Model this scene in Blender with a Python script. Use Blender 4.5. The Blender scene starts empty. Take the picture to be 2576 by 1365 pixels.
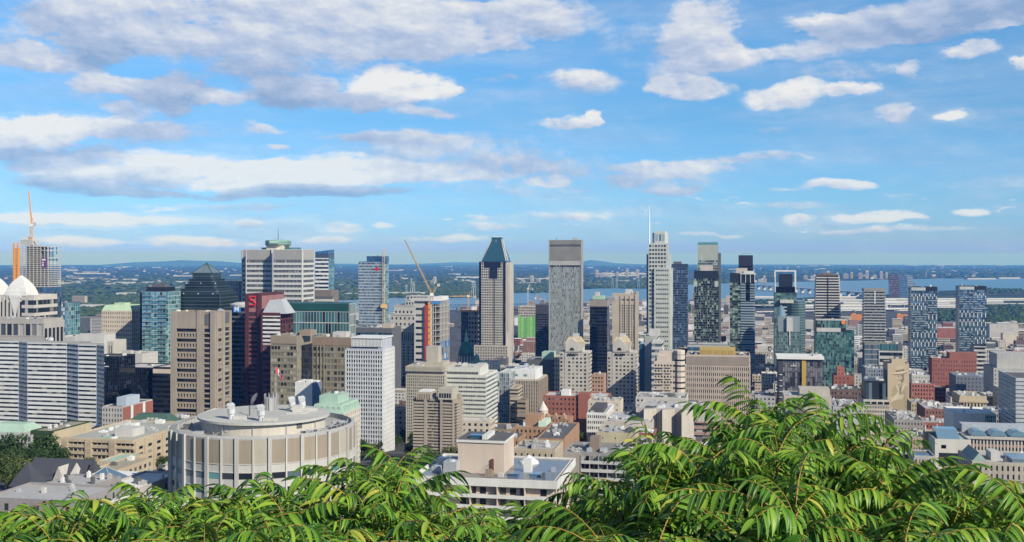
import bpy, math, random
import numpy as np
from mathutils import Vector, Matrix, noise as mnoise
R = math.radians
rnd = random.Random(7)
S = bpy.context.scene
COL = S.collection

# ------------------------------------------------------------------ camera, sky, sun, exposure
F, CX, HY, CZ = 2750.0, 1288.0, 645.0, 212.0      # lens in photo units, axis, eye level, eye height
cam_d = bpy.data.cameras.new('camera'); cam = bpy.data.objects.new('camera', cam_d); COL.objects.link(cam)
cam.location = (0, 0, CZ); cam.rotation_euler = (R(90), 0, 0)
cam_d.sensor_width = 36; cam_d.lens = 36 * F / 2576; cam_d.shift_y = -37.5 / 2576
cam_d.clip_start = 0.3; cam_d.clip_end = 120000
S.camera = cam
S.view_settings.view_transform = 'Standard'; S.view_settings.look = 'None'
S.view_settings.exposure = 0.27; S.view_settings.gamma = 1.0
SUN_EL, SUN_AZ = R(33), R(137)                    # azimuth clockwise from the view direction (+Y)
sunv = Vector((math.sin(SUN_AZ) * math.cos(SUN_EL), math.cos(SUN_AZ) * math.cos(SUN_EL), math.sin(SUN_EL)))
sl = bpy.data.lights.new('sun', 'SUN'); sl.energy = 5.0; sl.angle = R(0.53); sl.color = (1.0, 0.92, 0.78)
so = bpy.data.objects.new('sun', sl); COL.objects.link(so)
so.rotation_euler = (-sunv).to_track_quat('-Z', 'Y').to_euler(); so.location = (200, -200, 400)
try:
    S.cycles.volume_bounces = 0; S.cycles.max_bounces = 6; S.cycles.diffuse_bounces = 2; S.cycles.glossy_bounces = 3
    S.cycles.transmission_bounces = 3; S.cycles.transparent_max_bounces = 6
except Exception: pass

W = bpy.data.worlds.new('World'); S.world = W; W.use_nodes = True
SKYK = 0.1
def build_sky():
    nt = W.node_tree; nt.nodes.clear(); L = nt.links.new
    def N(t, **k):
        n = nt.nodes.new(t)
        for a, v in k.items(): setattr(n, a, v)
        return n
    def setin(n, i, v):
        if isinstance(v, bpy.types.NodeSocket): L(v, n.inputs[i])
        elif v is not None: n.inputs[i].default_value = v
    def M(op, a, b=None, c=None, clamp=False):
        n = N('ShaderNodeMath', operation=op, use_clamp=clamp); setin(n, 0, a); setin(n, 1, b); setin(n, 2, c); return n.outputs[0]
    def V(op, a, b=None, c=None):
        n = N('ShaderNodeVectorMath', operation=op); setin(n, 0, a); setin(n, 1, b); setin(n, 2, c); return n
    def mr(v, a, b, c=0., d=1., kind='SMOOTHSTEP'):
        n = N('ShaderNodeMapRange', interpolation_type=kind); setin(n, 0, v)
        for i, x in enumerate((a, b, c, d)): n.inputs[i + 1].default_value = x
        return n.outputs[0]
    def mix(f, a, b):
        n = N('ShaderNodeMix', data_type='RGBA'); setin(n, 0, f); setin(n, 6, a); setin(n, 7, b); return n.outputs[2]
    def noise(vec, sc, det=5., rough=.55):
        n = N('ShaderNodeTexNoise', noise_dimensions='3D'); L(vec, n.inputs['Vector'])
        n.inputs['Scale'].default_value = sc; n.inputs['Detail'].default_value = det; n.inputs['Roughness'].default_value = rough
        return n
    sky = N('ShaderNodeTexSky', sky_type='NISHITA', sun_disc=False, sun_elevation=SUN_EL, sun_rotation=SUN_AZ, altitude=200, air_density=1.0, dust_density=0.6, ozone_density=2.0)
    tc = N('ShaderNodeTexCoord'); sep = N('ShaderNodeSeparateXYZ'); L(tc.outputs['Generated'], sep.inputs[0])
    x, y, z = sep.outputs
    az = M('ARCTAN2', x, y)
    hyp = M('SQRT', M('ADD', M('MULTIPLY', x, x), M('MULTIPLY', y, y)))
    el = M('DIVIDE', z, M('MAXIMUM', hyp, 0.05))
    # sky angles in hundredths of a radian
    comb = N('ShaderNodeCombineXYZ'); L(M('MULTIPLY', az, 100.), comb.inputs[0]); L(M('MULTIPLY', el, 100.), comb.inputs[1])
    P = comb.outputs[0]
    st = V('MULTIPLY', P, (0.6, 1.15, 1.)).outputs[0]
    w1 = noise(st, 0.21, 8., .62)
    amp = mr(el, 0.0, 0.2, 0.5, 1.5, 'LINEAR')
    wv = V('SCALE', V('SUBTRACT', w1.outputs['Color'], (.5, .5, .5)).outputs[0]); L(M('MULTIPLY', amp, 5.0), wv.inputs['Scale'])
    Q = V('ADD', P, V('MULTIPLY', wv.outputs[0], (1.2, .55, 0)).outputs[0]).outputs[0]
    D = Bs = Cy = Cr = 0.
    for cx, cy, rx, ry, op, br in CLOUDS:
        a = math.atan2(cx - CX, F); cs = math.cos(a)
        e = (HY - cy) / F * cs
        ra, re = rx / F * cs * cs * 100 * 1.26, ry / F * cs * 100 * 1.36
        q = V('MULTIPLY_ADD', Q, (1 / ra, 1 / re, 0), (-a * 100 / ra, -e * 100 / re, 0)).outputs[0]
        d = V('DOT_PRODUCT', q, q).outputs['Value']
        f = M('MULTIPLY_ADD', d, -1., 1., clamp=True)
        D = M('MULTIPLY_ADD', f, op, D); Bs = M('MULTIPLY_ADD', f, op * br, Bs); Cy = M('MULTIPLY_ADD', f, op * e * 100, Cy); Cr = M('MULTIPLY_ADD', f, op * re, Cr)
    bri = M('DIVIDE', M('ADD', Bs, .035), M('ADD', D, 0.06))
    # tops catch the light, undersides stay grey
    sq = N('ShaderNodeSeparateXYZ'); L(Q, sq.inputs[0]); Ds = M('MAXIMUM', D, .02)
    vert = M('DIVIDE', M('SUBTRACT', sq.outputs[1], M('DIVIDE', Cy, Ds)), M('MAXIMUM', M('DIVIDE', Cr, Ds), .1))
    vert = M('MULTIPLY', M('MINIMUM', M('MAXIMUM', vert, -1.), 1.), mr(D, .1, .5))
    n1 = noise(V('MULTIPLY', P, (0.5, 1.0, 1.)).outputs[0], 0.27, 9., .6).outputs['Fac']
    off = V('ADD', P, (0.55, 0.75, 0.)).outputs[0]
    n2 = noise(V('MULTIPLY', off, (0.5, 1.0, 1.)).outputs[0], 0.27, 6., .55).outputs['Fac']
    relief = M('SUBTRACT', n1, n2)
    # thin veils and the clouds of the rest of the sky
    veil = noise(V('MULTIPLY', P, (0.10, 0.62, 1.)).outputs[0], 0.42, 8., .62).outputs['Fac']
    veilD = M('MULTIPLY', mr(veil, 0.40, 0.66), M('MULTIPLY', mr(el, 0.0, 0.13, .85, .4), mr(el, -0.005, .035, .15, 1.)))
    gen = noise(tc.outputs['Generated'], 3.2, 7., .6).outputs['Fac']
    genD = M('MULTIPLY', mr(gen, 0.55, 0.66), mr(y, 0.25, -0.15))
    n3 = noise(V('MULTIPLY', P, (0.55, 1.05, 1.)).outputs[0], 1.0, 9., .6).outputs['Fac']
    n3b = noise(V('MULTIPLY', V('ADD', P, (.22, .32, 0.)).outputs[0], (0.55, 1.05, 1.)).outputs[0], 1.0, 7., .58).outputs['Fac']
    soft = M('MULTIPLY', M('MINIMUM', D, .9), M('MULTIPLY_ADD', n3, 1.9, M('MULTIPLY_ADD', n1, 2.9, -1.4)))
    a1 = mr(soft, 0.07, 0.62)
    a1 = M('MULTIPLY', a1, M('MINIMUM', M('MULTIPLY_ADD', D, .9, 0.40), 1.0))
    pf = noise(V('MULTIPLY', P, (0.34, 1.35, 1.)).outputs[0], 0.8, 7., .6).outputs['Fac']
    puff = M('MULTIPLY', mr(pf, .575, .70), M('MULTIPLY', mr(el, .008, .025), mr(el, .075, .045)))
    bri = M('ADD', bri, M('MULTIPLY', puff, .35))
    a1 = M('MAXIMUM', a1, M('MULTIPLY', puff, .75))
    alpha = M('MAXIMUM', M('MULTIPLY', a1, 0.95), M('MAXIMUM', M('MULTIPLY', veilD, 0.68), genD), clamp=True)
    bb = M('MULTIPLY_ADD', relief, 2.0, M('MULTIPLY_ADD', vert, .30, bri))
    bb = M('ADD', bb, M('MULTIPLY', M('SUBTRACT', n3, n3b), .3), clamp=True)
    ramp = N('ShaderNodeValToRGB'); L(bb, ramp.inputs[0])
    e = ramp.color_ramp.elements
    k = .84 / SKYK / 10
    e[0].position = 0.0; e[0].color = (2.7 * k, 4.0 * k, 6.3 * k, 1)
    e[1].position = 1.0; e[1].color = (8.6 * k, 8.6 * k, 8.5 * k, 1)
    m = ramp.color_ramp.elements.new(0.5); m.color = (5.0 * k, 5.8 * k, 7.5 * k, 1)
    # colour of clear air, height by height above the horizon
    tr = N('ShaderNodeValToRGB'); L(M('MULTIPLY', el, 2.5), tr.inputs[0])
    for i, (po, c) in enumerate(((0.0, (.56, .83, 2.5)), (.0375, (.54, .92, 1.75)), (.125, (.50, .92, 1.52)), (.31, (.49, .90, 1.28)), (.53, (.60, 1.08, 1.42)), (.65, (.60, 1.05, 1.36)), (1., (.36, .64, .86)))):
        q = tr.color_ramp.elements[i] if i < 2 else tr.color_ramp.elements.new(po)
        q.position = po; q.color = (*[v / 2 for v in c], 1)
    hs = V('SCALE', sky.outputs[0]); hs.inputs['Scale'].default_value = 1.7
    tint = N('ShaderNodeMix', data_type='RGBA', blend_type='MULTIPLY'); tint.inputs[0].default_value = 1.; L(hs.outputs[0], tint.inputs[6]); L(tr.outputs[0], tint.inputs[7])
    cloudc = mix(mr(el, 0.0, 0.16, 0.25, 0.0), ramp.outputs[0], tint.outputs[2])      # far clouds take the colour of the air before them
    final = mix(alpha, tint.outputs[2], cloudc)
    bg = N('ShaderNodeBackground'); L(final, bg.inputs[0]); bg.inputs[1].default_value = SKYK
    out = N('ShaderNodeOutputWorld'); L(bg.outputs[0], out.inputs[0])
    try: W.cycles.sampling_method = 'MANUAL'; W.cycles.sample_map_resolution = 512
    except Exception: pass
CLOUDS = [
 (520,332,230,20,.35,.5),(1300,480,260,18,.4,.5),(900,375,260,16,.35,.5),
 (1250,400,300,38,.5,.5),(1100,345,260,24,.45,.5),(1650,450,250,38,.45,.5),(1450,545,200,11,.5,.8),(1150,600,150,9,.5,.8),(600,522,300,13,.45,.55),(1980,520,200,11,.4,.6),(2250,578,250,8,.45,.8),(250,215,200,40,.4,.5),(110,440,130,22,.5,.3),(1600,100,150,60,.35,.5),(2150,180,160,30,.4,.5),(1000,440,260,30,.45,.8),(700,560,160,10,.4,.7),
 (700,70,520,95,.9,.6),(1000,60,380,70,.9,.62),(1330,40,180,45,.7,.6),(330,60,250,60,.7,.5),(80,60,120,60,.5,.5),
 (60,135,130,26,.8,.6),(300,200,110,23,.8,.65),(240,125,90,38,.7,.12),(150,160,110,16,.6,.5),
 (450,225,90,45,.95,.12),(560,250,60,28,.8,.6),(700,235,85,38,.95,.10),(800,228,60,35,.85,.5),(640,180,130,30,.6,.3),(440,275,40,22,.6,.2),
 (980,212,100,42,1,1.0),(1090,213,68,30,1,1.0),(930,250,90,20,.9,.35),(1150,230,35,9,.5,.6),(1075,278,80,12,.7,.6),(1000,255,70,14,.6,.3),
 (60,320,140,34,.95,1.1),(200,312,150,28,.85,.95),(330,272,60,20,.6,.5),(350,335,120,40,.6,.45),(120,385,190,34,.9,.15),(40,355,90,14,.8,.9),
 (450,420,330,34,.95,1.0),(850,428,230,36,.95,1.08),(600,452,270,24,.9,1.15),(260,470,200,25,.7,.25),(800,485,230,13,.9,.1),(1130,437,90,17,.6,.85),(1300,430,150,30,.4,.4),(500,492,220,10,.6,.2),
 (250,552,270,17,.9,1.15),(60,550,80,15,.6,.8),(190,604,110,13,.85,1.05),(500,609,160,12,.85,1.05),(870,575,60,14,.65,.9),(830,605,70,10,.6,.8),(620,557,30,9,.6,.8),(970,565,30,8,.55,.9),
 (1460,205,110,30,.8,.65),(1440,304,75,16,.8,.75),(1492,293,28,16,.9,1.0),(1265,210,60,10,.5,.5),(970,345,180,14,.55,.5),(1270,120,80,20,.5,.5),(660,320,60,8,.45,.6),(700,362,34,7,.6,.85),
 (1770,75,105,85,.95,.65),(1850,140,90,28,.85,.7),(1730,218,90,28,.9,.85),(1960,240,125,33,1,1.0),(2150,230,60,16,.9,.9),(2250,285,65,20,.75,.7),(2410,297,44,16,.9,.95),(2440,130,80,18,.8,.75),(2560,165,40,20,.85,.85),(2290,175,35,20,.4,.4),(2060,128,140,23,.65,.55),(2040,60,80,22,.7,.75),(2340,48,250,46,.9,.25),(2530,22,190,40,1,-.1),(2200,75,140,36,.75,.5),(2500,68,80,9,.7,.8),(1950,330,50,14,.4,.4),(1700,190,70,60,.5,.45),
 (1700,420,150,20,.6,.6),(1900,400,200,11,.55,.6),(2110,468,100,14,.9,.9),(2260,492,60,6,.5,.7),(1960,478,60,6,.45,.7),(1380,455,50,13,.75,.95),(1560,455,60,16,.45,.5),(1700,480,80,11,.45,.5),(2010,554,36,13,.85,1.0),(2230,549,65,16,.95,1.0),(2130,552,50,9,.65,.95),(2310,550,35,7,.65,.95),(2450,535,55,10,.85,.95),(1230,568,80,11,.65,.85),(1200,550,40,6,.5,.8),(1450,550,35,7,.5,.7),(1750,588,60,7,.65,.85),(1840,592,40,6,.5,.8),(2110,585,45,7,.5,.7),(2200,583,40,6,.45,.8),
]
build_sky()

# ------------------------------------------------------------------ helpers
def tag(o, label=None, cat=None, group=None, kind=None):
    if label: o['label'] = label
    if cat: o['category'] = cat
    if group: o['group'] = group
    if kind: o['kind'] = kind
    return o
def gz(Y):
    pts = GROUND
    for (a, za), (b, zb) in zip(pts, pts[1:]):
        if Y <= b:
            t = max(0, (Y - a) / (b - a)); return za + (zb - za) * t
    return pts[-1][1]
GROUND = [(-60, 210.4), (0.5, 210.4), (3, 209.6), (10, 206.0), (25, 197), (60, 181), (200, 138), (350, 119), (600, 96), (720, 82), (900, 66), (1300, 44), (1800, 28), (2500, 12), (3200, 6), (60000, 6)]
def at(px, py, Y): return Vector(((px - CX) / F * Y, Y, CZ - (py - HY) / F * Y))
def ground_pt(px, py, z=6.): Y = F * (CZ - z) / (py - HY); return Vector(((px - CX) / F * Y, Y, z))
class MB:
    def __init__(s): s.v = []; s.f = []; s.m = []
    def quad(s, a, b, c, d, m=0):
        n = len(s.v); s.v += [tuple(a), tuple(b), tuple(c), tuple(d)]; s.f.append((n, n + 1, n + 2, n + 3)); s.m.append(m)
    def box(s, x0, y0, z0, x1, y1, z1, m=0, top=None, bottom=True):
        n = len(s.v)
        s.v += [(x0,y0,z0),(x1,y0,z0),(x1,y1,z0),(x0,y1,z0),(x0,y0,z1),(x1,y0,z1),(x1,y1,z1),(x0,y1,z1)]
        fs = [(0,1,5,4),(1,2,6,5),(2,3,7,6),(3,0,4,7),(4,5,6,7)] + ([(3,2,1,0)] if bottom else [])
        for i, f in enumerate(fs):
            s.f.append(tuple(n + k for k in f)); s.m.append(top if (i == 4 and top is not None) else m)
    def prism(s, pts, z0, z1, m=0, top=None):           # pts counter-clockwise seen from above
        n = len(s.v); k = len(pts)
        s.v += [(p[0], p[1], z0) for p in pts] + [(p[0], p[1], z1) for p in pts]
        for i in range(k):
            j = (i + 1) % k; s.f.append((n + i, n + j, n + k + j, n + k + i)); s.m.append(m)
        s.f.append(tuple(n + k + i for i in range(k))); s.m.append(m if top is None else top)
        s.f.append(tuple(n + k - 1 - i for i in range(k))); s.m.append(m)
    def loft(s, rings, m=0, cap=True, capm=None):          # rings of equal length
        n = len(s.v); k = len(rings[0])
        for r in rings: s.v += [tuple(p) for p in r]
        for a in range(len(rings) - 1):
            for i in range(k):
                j = (i + 1) % k; b = n + a * k
                s.f.append((b + i, b + j, b + k + j, b + k + i)); s.m.append(m)
        if cap:
            b = n + (len(rings) - 1) * k; s.f.append(tuple(b + i for i in range(k))); s.m.append(m if capm is None else capm)
            s.f.append(tuple(n + k - 1 - i for i in range(k))); s.m.append(m)
    def lathe(s, prof, c=(0, 0), n=32, m=0, cap=True, capm=None, a0=0.):
        s.loft([[(c[0] + r * math.cos(a0 + 2 * math.pi * i / n), c[1] + r * math.sin(a0 + 2 * math.pi * i / n), z) for i in range(n)] for r, z in prof], m, cap, capm)
    def bar(s, a, b, t, m=0, n=4, t2=None):
        a, b = Vector(a), Vector(b); d = (b - a).normalized(); u = d.orthogonal().normalized(); w = d.cross(u); t2 = t if t2 is None else t2
        s.loft([[p + (u * math.cos(2*math.pi*(i+.5)/n) + w * math.sin(2*math.pi*(i+.5)/n)) * r for i in range(n)] for p, r in ((a, t), (b, t2))], m)
    def build(s, name, mats, parent=None, loc=(0, 0, 0), smooth=False):
        me = bpy.data.meshes.new(name); me.from_pydata(s.v, [], s.f)
        if not isinstance(mats, (list, tuple)): mats = [mats]
        for k in mats: me.materials.append(k)
        if len(mats) > 1: me.polygons.foreach_set('material_index', s.m)
        if smooth: me.polygons.foreach_set('use_smooth', [True] * len(s.f))
        me.update()
        o = bpy.data.objects.new(name, me); COL.objects.link(o); o.location = loc
        if parent: o.parent = parent
        return o
def empty(name, loc, rz=0.):
    o = bpy.data.objects.new(name, None); COL.objects.link(o); o.location = loc; o.rotation_euler = (0, 0, rz); o.empty_display_size = 1; return o

# ------------------------------------------------------------------ materials
MATS = {}
def nodes_of(m):
    m.use_nodes = True; nt = m.node_tree; return nt, nt.nodes['Principled BSDF']
def wallmat(key, col, rough=.8, var=.2, streak=.17, spec=.3):
    if key in MATS: return MATS[key]
    col = [c * (1 - .2 * min(1, max(0, (c - .2) / .3))) for c in col]
    m = bpy.data.materials.new(key); nt, p = nodes_of(m); L = nt.links.new
    p.inputs['Roughness'].default_value = rough; p.inputs['Specular IOR Level'].default_value = spec
    g = nt.nodes.new('ShaderNodeNewGeometry')
    def nz(sx, sz, det):
        v = nt.nodes.new('ShaderNodeVectorMath'); v.operation = 'MULTIPLY'; L(g.outputs['Position'], v.inputs[0]); v.inputs[1].default_value = (sx, sx, sz)
        n = nt.nodes.new('ShaderNodeTexNoise'); n.inputs['Scale'].default_value = 1; n.inputs['Detail'].default_value = det; L(v.outputs[0], n.inputs['Vector']); return n.outputs['Fac']
    a, b = nz(.08, .08, 5), nz(.7, .06, 3)
    def mul(x, k, o):
        q = nt.nodes.new('ShaderNodeMath'); q.operation = 'MULTIPLY_ADD'; L(x, q.inputs[0]); q.inputs[1].default_value = k
        if isinstance(o, float): q.inputs[2].default_value = o
        else: L(o, q.inputs[2])
        return q.outputs[0]
    f = mul(a, var * 2, mul(b, streak * 2, 1. - var - streak))
    h = nt.nodes.new('ShaderNodeVectorMath'); h.operation = 'SCALE'; h.inputs[0].default_value = col[:3]; L(f, h.inputs['Scale'])
    L(h.outputs[0], p.inputs['Base Color'])
    MATS[key] = m; return m
def glassmat(key, cols, rough=.06, metal=0., spec=.6, wob=0.):
    """cols: (share, rgb) steps picked at random for each pane"""
    if key in MATS: return MATS[key]
    m = bpy.data.materials.new(key); nt, p = nodes_of(m); L = nt.links.new
    g = nt.nodes.new('ShaderNodeNewGeometry'); oi = nt.nodes.new('ShaderNodeObjectInfo')
    a = nt.nodes.new('ShaderNodeMath'); a.operation = 'ADD'; L(g.outputs['Random Per Island'], a.inputs[0]); L(oi.outputs['Random'], a.inputs[1])
    b = nt.nodes.new('ShaderNodeMath'); b.operation = 'FRACT'; L(a.outputs[0], b.inputs[0])
    r = nt.nodes.new('ShaderNodeValToRGB'); L(b.outputs[0], r.inputs[0]); r.color_ramp.interpolation = 'CONSTANT'
    pos = 0.
    for i, (sh, c) in enumerate(cols):
        e = r.color_ramp.elements[0] if i == 0 else (r.color_ramp.elements[1] if i == 1 else r.color_ramp.elements.new(pos))
        e.position = pos; e.color = (*c, 1); pos += sh
    if len(cols) == 1: r.color_ramp.elements[1].color = (*cols[0][1], 1)
    L(r.outputs[0], p.inputs['Base Color'])
    p.inputs['Roughness'].default_value = rough; p.inputs['Metallic'].default_value = metal; p.inputs['Specular IOR Level'].default_value = spec
    if wob:
        n = nt.nodes.new('ShaderNodeTexNoise'); n.inputs['Scale'].default_value = .06; n.inputs['Detail'].default_value = 2; L(g.outputs['Position'], n.inputs['Vector'])
        bu = nt.nodes.new('ShaderNodeBump'); bu.inputs['Strength'].default_value = wob; bu.inputs['Distance'].default_value = 6; L(n.outputs['Fac'], bu.inputs['Height']); L(bu.outputs[0], p.inputs['Normal'])
    MATS[key] = m; return m
def plain(key, col, rough=.6, metal=0., spec=.4):
    if key in MATS: return MATS[key]
    m = bpy.data.materials.new(key); nt, p = nodes_of(m)
    p.inputs['Base Color'].default_value = (*col, 1); p.inputs['Roughness'].default_value = rough; p.inputs['Metallic'].default_value = metal; p.inputs['Specular IOR Level'].default_value = spec
    MATS[key] = m; return m
W_ = wallmat
WHITE = W_('white_panel', (.74, .75, .75)); CREAM = W_('cream_stone', (.62, .55, .44)); BEIGE = W_('beige_concrete', (.52, .43, .34)); TAN = W_('tan_concrete', (.46, .36, .27))
GREY = W_('grey_concrete', (.42, .42, .42)); LGREY = W_('pale_grey_concrete', (.56, .55, .53)); DGREY = W_('dark_grey_panel', (.10, .105, .115)); BLACK = W_('black_panel', (.018, .02, .025), .35, .05, .05, .5)
BROWN = W_('brown_concrete', (.26, .205, .16)); BRICK = W_('red_brick', (.27, .10, .075)); OBRICK = W_('orange_brick', (.36, .20, .13)); PINK = W_('pinkish_stone', (.56, .45, .38)); REDG = W_('red_granite', (.085, .03, .033), .4)
STONE = W_('limestone', (.52, .50, .45)); YSTONE = W_('yellow_sandstone', (.54, .43, .27)); OCHRE = W_('ochre_metal', (.52, .34, .11)); COPPER = W_('green_copper', (.13, .30, .24)); PCOPPER = W_('pale_green_copper', (.34, .54, .42)); MINT = W_('mint_panel', (.58, .72, .62))
SLATE = W_('slate_roof', (.055, .06, .075)); GRAVEL = W_('gravel_roof', (.36, .35, .33)); TAR = W_('tar_roof', (.10, .10, .105)); WROOF = W_('white_roof', (.80, .80, .79)); BROOF = W_('brown_roof', (.24, .20, .16)); STEEL = plain('galvanised_steel', (.55, .57, .6), .4, .5)
GREENROOF = W_('sedum_roof', (.20, .24, .16))
DARKG = glassmat('dark_window', [(.62, (.015, .02, .028)), (.2, (.035, .045, .055)), (.12, (.09, .10, .11)), (.06, (.25, .24, .21))])
MIXG = glassmat('blind_window', [(.45, (.02, .025, .03)), (.25, (.06, .07, .075)), (.18, (.17, .17, .16)), (.12, (.36, .35, .32))])
BLACKG = glassmat('black_glass', [(.7, (.006, .008, .012)), (.2, (.012, .016, .022)), (.1, (.03, .035, .045))], .04, 0., .55, .08)
BLUEG = glassmat('blue_glass', [(.5, (.08, .19, .32)), (.25, (.05, .12, .21)), (.15, (.15, .28, .42)), (.1, (.02, .035, .06))], .05, .6, .6, .1)
TEALG = glassmat('teal_glass', [(.45, (.15, .36, .40)), (.25, (.09, .24, .28)), (.18, (.30, .52, .54)), (.12, (.04, .09, .11))], .08, .5, .6, .1)
GREENG = glassmat('green_glass', [(.45, (.06, .18, .19)), (.3, (.035, .10, .115)), (.15, (.12, .27, .27)), (.1, (.015, .025, .035))], .05, .35, .6, .1)
PALEG = glassmat('pale_glass', [(.4, (.22, .30, .36)), (.3, (.14, .20, .25)), (.2, (.34, .42, .47)), (.1, (.08, .11, .14))], .1, .45, .6)
SILVERG = glassmat('silver_glass', [(.34, (.36, .42, .40)), (.24, (.26, .31, .30)), (.16, (.14, .17, .17)), (.16, (.03, .035, .035)), (.1, (.5, .54, .5))], .2, .25, .5)
REDDISHG = glassmat('reddish_glass', [(.6, (.035, .02, .025)), (.25, (.06, .035, .04)), (.15, (.12, .09, .09))], .05, .2, .6)
BALG = glassmat('balcony_glass', [(.5, (.16, .22, .26)), (.3, (.10, .14, .17)), (.2, (.26, .33, .36))], .1, .3, .6)

# ------------------------------------------------------------------ buildings
ROT = R(-11.4); EX = Vector((math.cos(ROT), math.sin(ROT))); EY = Vector((-math.sin(ROT), math.cos(ROT)))
PANE = {}
def pane_mesh(w, h, mat):
    k = (round(w, 1), round(h, 1), mat.name)
    if k not in PANE:
        me = bpy.data.meshes.new('window'); w, h = k[0], k[1]
        me.from_pydata([(0,0,0),(w,0,0),(w,0,h),(0,0,h)], [], [(0,1,2,3)]); me.materials.append(mat); PANE[k] = me
    return PANE[k]
BUILT = []          # screen boxes (x0, x1, top, Y) used to see what stands hidden
FOOT = []           # footprints
class Bld:
    def __init__(s, name, label, cat, xl, xr, yt, Y, d, yb=None, wall=WHITE, roof=None, rot=None, group=None, core=True, nwin=100, z0=None, parapet=.9):
        rot = ROT if rot is None else R(rot)
        ex, ey = Vector((math.cos(rot), math.sin(rot))), Vector((-math.sin(rot), math.cos(rot)))
        pr = Vector(((xr - CX) / F * Y, Y)); k = (xl - CX) / F
        s.w = (pr.x - k * Y) / (ex.x - k * ex.y)
        s.Y, s.d, s.ex, s.ey, s.pr, s.rot = Y, d, ex, ey, pr, rot
        pl = pr - ex * s.w
        s.z0 = (gz(Y) - 2 if yb is None else CZ - (yb - HY) / F * Y) if z0 is None else z0
        s.h = CZ - (yt - HY) / F * Y - s.z0
        s.root = empty(name, (pl.x, pl.y, s.z0), rot); tag(s.root, label, cat, group)
        s.mats = [wall]; s.wallb = MB(); s.panes = []; s.bands = []; s.nwin = nwin
        s.roofm = roof or GRAVEL
        if core:
            p = parapet
            s.wallb.box(0, 0, 0, s.w, d, s.h, 0, top=s.mi(s.roofm))
            if p:
                t = .35
                for (a, b, c, e) in ((0, 0, s.w, t), (0, d - t, s.w, d), (0, t, t, d - t), (s.w - t, t, s.w, d - t)): s.wallb.box(a, b, s.h, c, e, s.h + p, 0)
        back = pl + ey * d; backr = pr + ey * d
        xs = [CX + q.x / q.y * F for q in (pl, pr, back, backr)]
        BUILT.append((min(xs), max(xs), yt, Y)); FOOT.append((pl, ex, ey, s.w, d))
    def mi(s, m):
        if m not in s.mats: s.mats.append(m)
        return s.mats.index(m)
    def z(s, py): return CZ - (py - HY) / F * s.Y - s.z0
    def u(s, px):
        k = (px - CX) / F; return s.w - (s.pr.x - k * s.Y) / (s.ex.x - k * s.ex.y)
    def v(s, px):        # depth on the right-hand face seen at px
        k = (px - CX) / F; return (s.pr.x - k * s.Y) / (k * s.ey.y - s.ey.x)
    def L(s, face, dist=0):     # length of a face
        return s.w if face in 'FB' else s.d
    def fpt(s, face, u, p):
        return {'F': (u, -p), 'R': (s.w + p, u), 'L': (-p, u), 'B': (u, s.d + p)}[face]
    def fbox(s, face, u0, u1, z0, z1, p0, p1, mb=None, m=0, **k):
        a, b = s.fpt(face, u0, p0), s.fpt(face, u1, p1)
        (mb or s.wallb).box(min(a[0], b[0]), min(a[1], b[1]), z0, max(a[0], b[0]), max(a[1], b[1]), z1, m, **k)
    def win(s, face, u0, u1, z0, z1, p, mat, name='window'):
        s.panes.append((face, u0, u1, z0, z1, p, mat, name))
    def rect(s, face, u0, u1, z0, z1, p, m, mb=None):
        a, b = s.fpt(face, u0, p), s.fpt(face, u1, p)
        q = [(a[0], a[1], z0), (b[0], b[1], z0), (b[0], b[1], z1), (a[0], a[1], z1)]
        if face in 'LB': q = [q[1], q[0], q[3], q[2]]
        (mb or s.wallb).quad(*q, m)
    # punched windows between piers and spandrels
    def grid(s, face, nu, nz, fu=.6, fz=.55, u0=0, u1=None, z0=0, z1=None, rec=.4, glass=DARKG, m=None, pier=None, low=.4, flush=False, zproud=.04, uproud=0.):
        u1 = s.L(face) if u1 is None else u1; z1 = s.h if z1 is None else z1
        mi = 0 if m is None else s.mi(m); mp = mi if pier is None else s.mi(pier)
        du, dz = (u1 - u0) / nu, (z1 - z0) / nz; pw = du * (1 - fu)
        e0 = rec if (u0 <= .01 and face == 'F') else 0; e1 = rec if (u1 >= s.L(face) - .01 and face == 'F') else 0
        for i in range(nu + 1):
            c = u0 + i * du; a, b = c - pw / 2, c + pw / 2
            if i == 0: a = u0 - e0
            if i == nu: b = u1 + e1
            s.fbox(face, a, b, z0, z1 - .06, 0, rec + uproud, m=mp)
        sh = dz * (1 - fz)
        for j in range(nz + 1):
            a = z0 + j * dz - sh * (1 - low); b = z0 + j * dz + sh * low
            if j == 0: a = z0
            if j == nz: b = z1
            if b - a > .02: s.fbox(face, u0 - e0, u1 + e1, a, b, 0, rec - zproud, m=mi)
        for j in range(nz):
            for i in range(nu):
                s.win(face, u0 + i * du + pw / 2, u0 + (i + 1) * du - pw / 2, z0 + j * dz + sh * low, z0 + (j + 1) * dz - sh * (1 - low), .05, glass)
    # continuous window bands, one to a floor
    def ribbon(s, face, nz, fz=.45, u0=0, u1=None, z0=0, z1=None, rec=.35, glass=DARKG, m=None, nm=0, mm=None, low=.5):
        u1 = s.L(face) if u1 is None else u1; z1 = s.h if z1 is None else z1
        mi = 0 if m is None else s.mi(m); dz = (z1 - z0) / nz; sh = dz * (1 - fz)
        e0 = rec if (u0 <= .01 and face == 'F') else 0; e1 = rec if (u1 >= s.L(face) - .01 and face == 'F') else 0
        for j in range(nz + 1):
            a = z0 + j * dz - sh * (1 - low); b = z0 + j * dz + sh * low
            if j == 0: a = z0
            if j == nz: b = z1
            if b - a > .02: s.fbox(face, u0 - e0, u1 + e1, a, b, 0, rec, m=mi)
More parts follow.
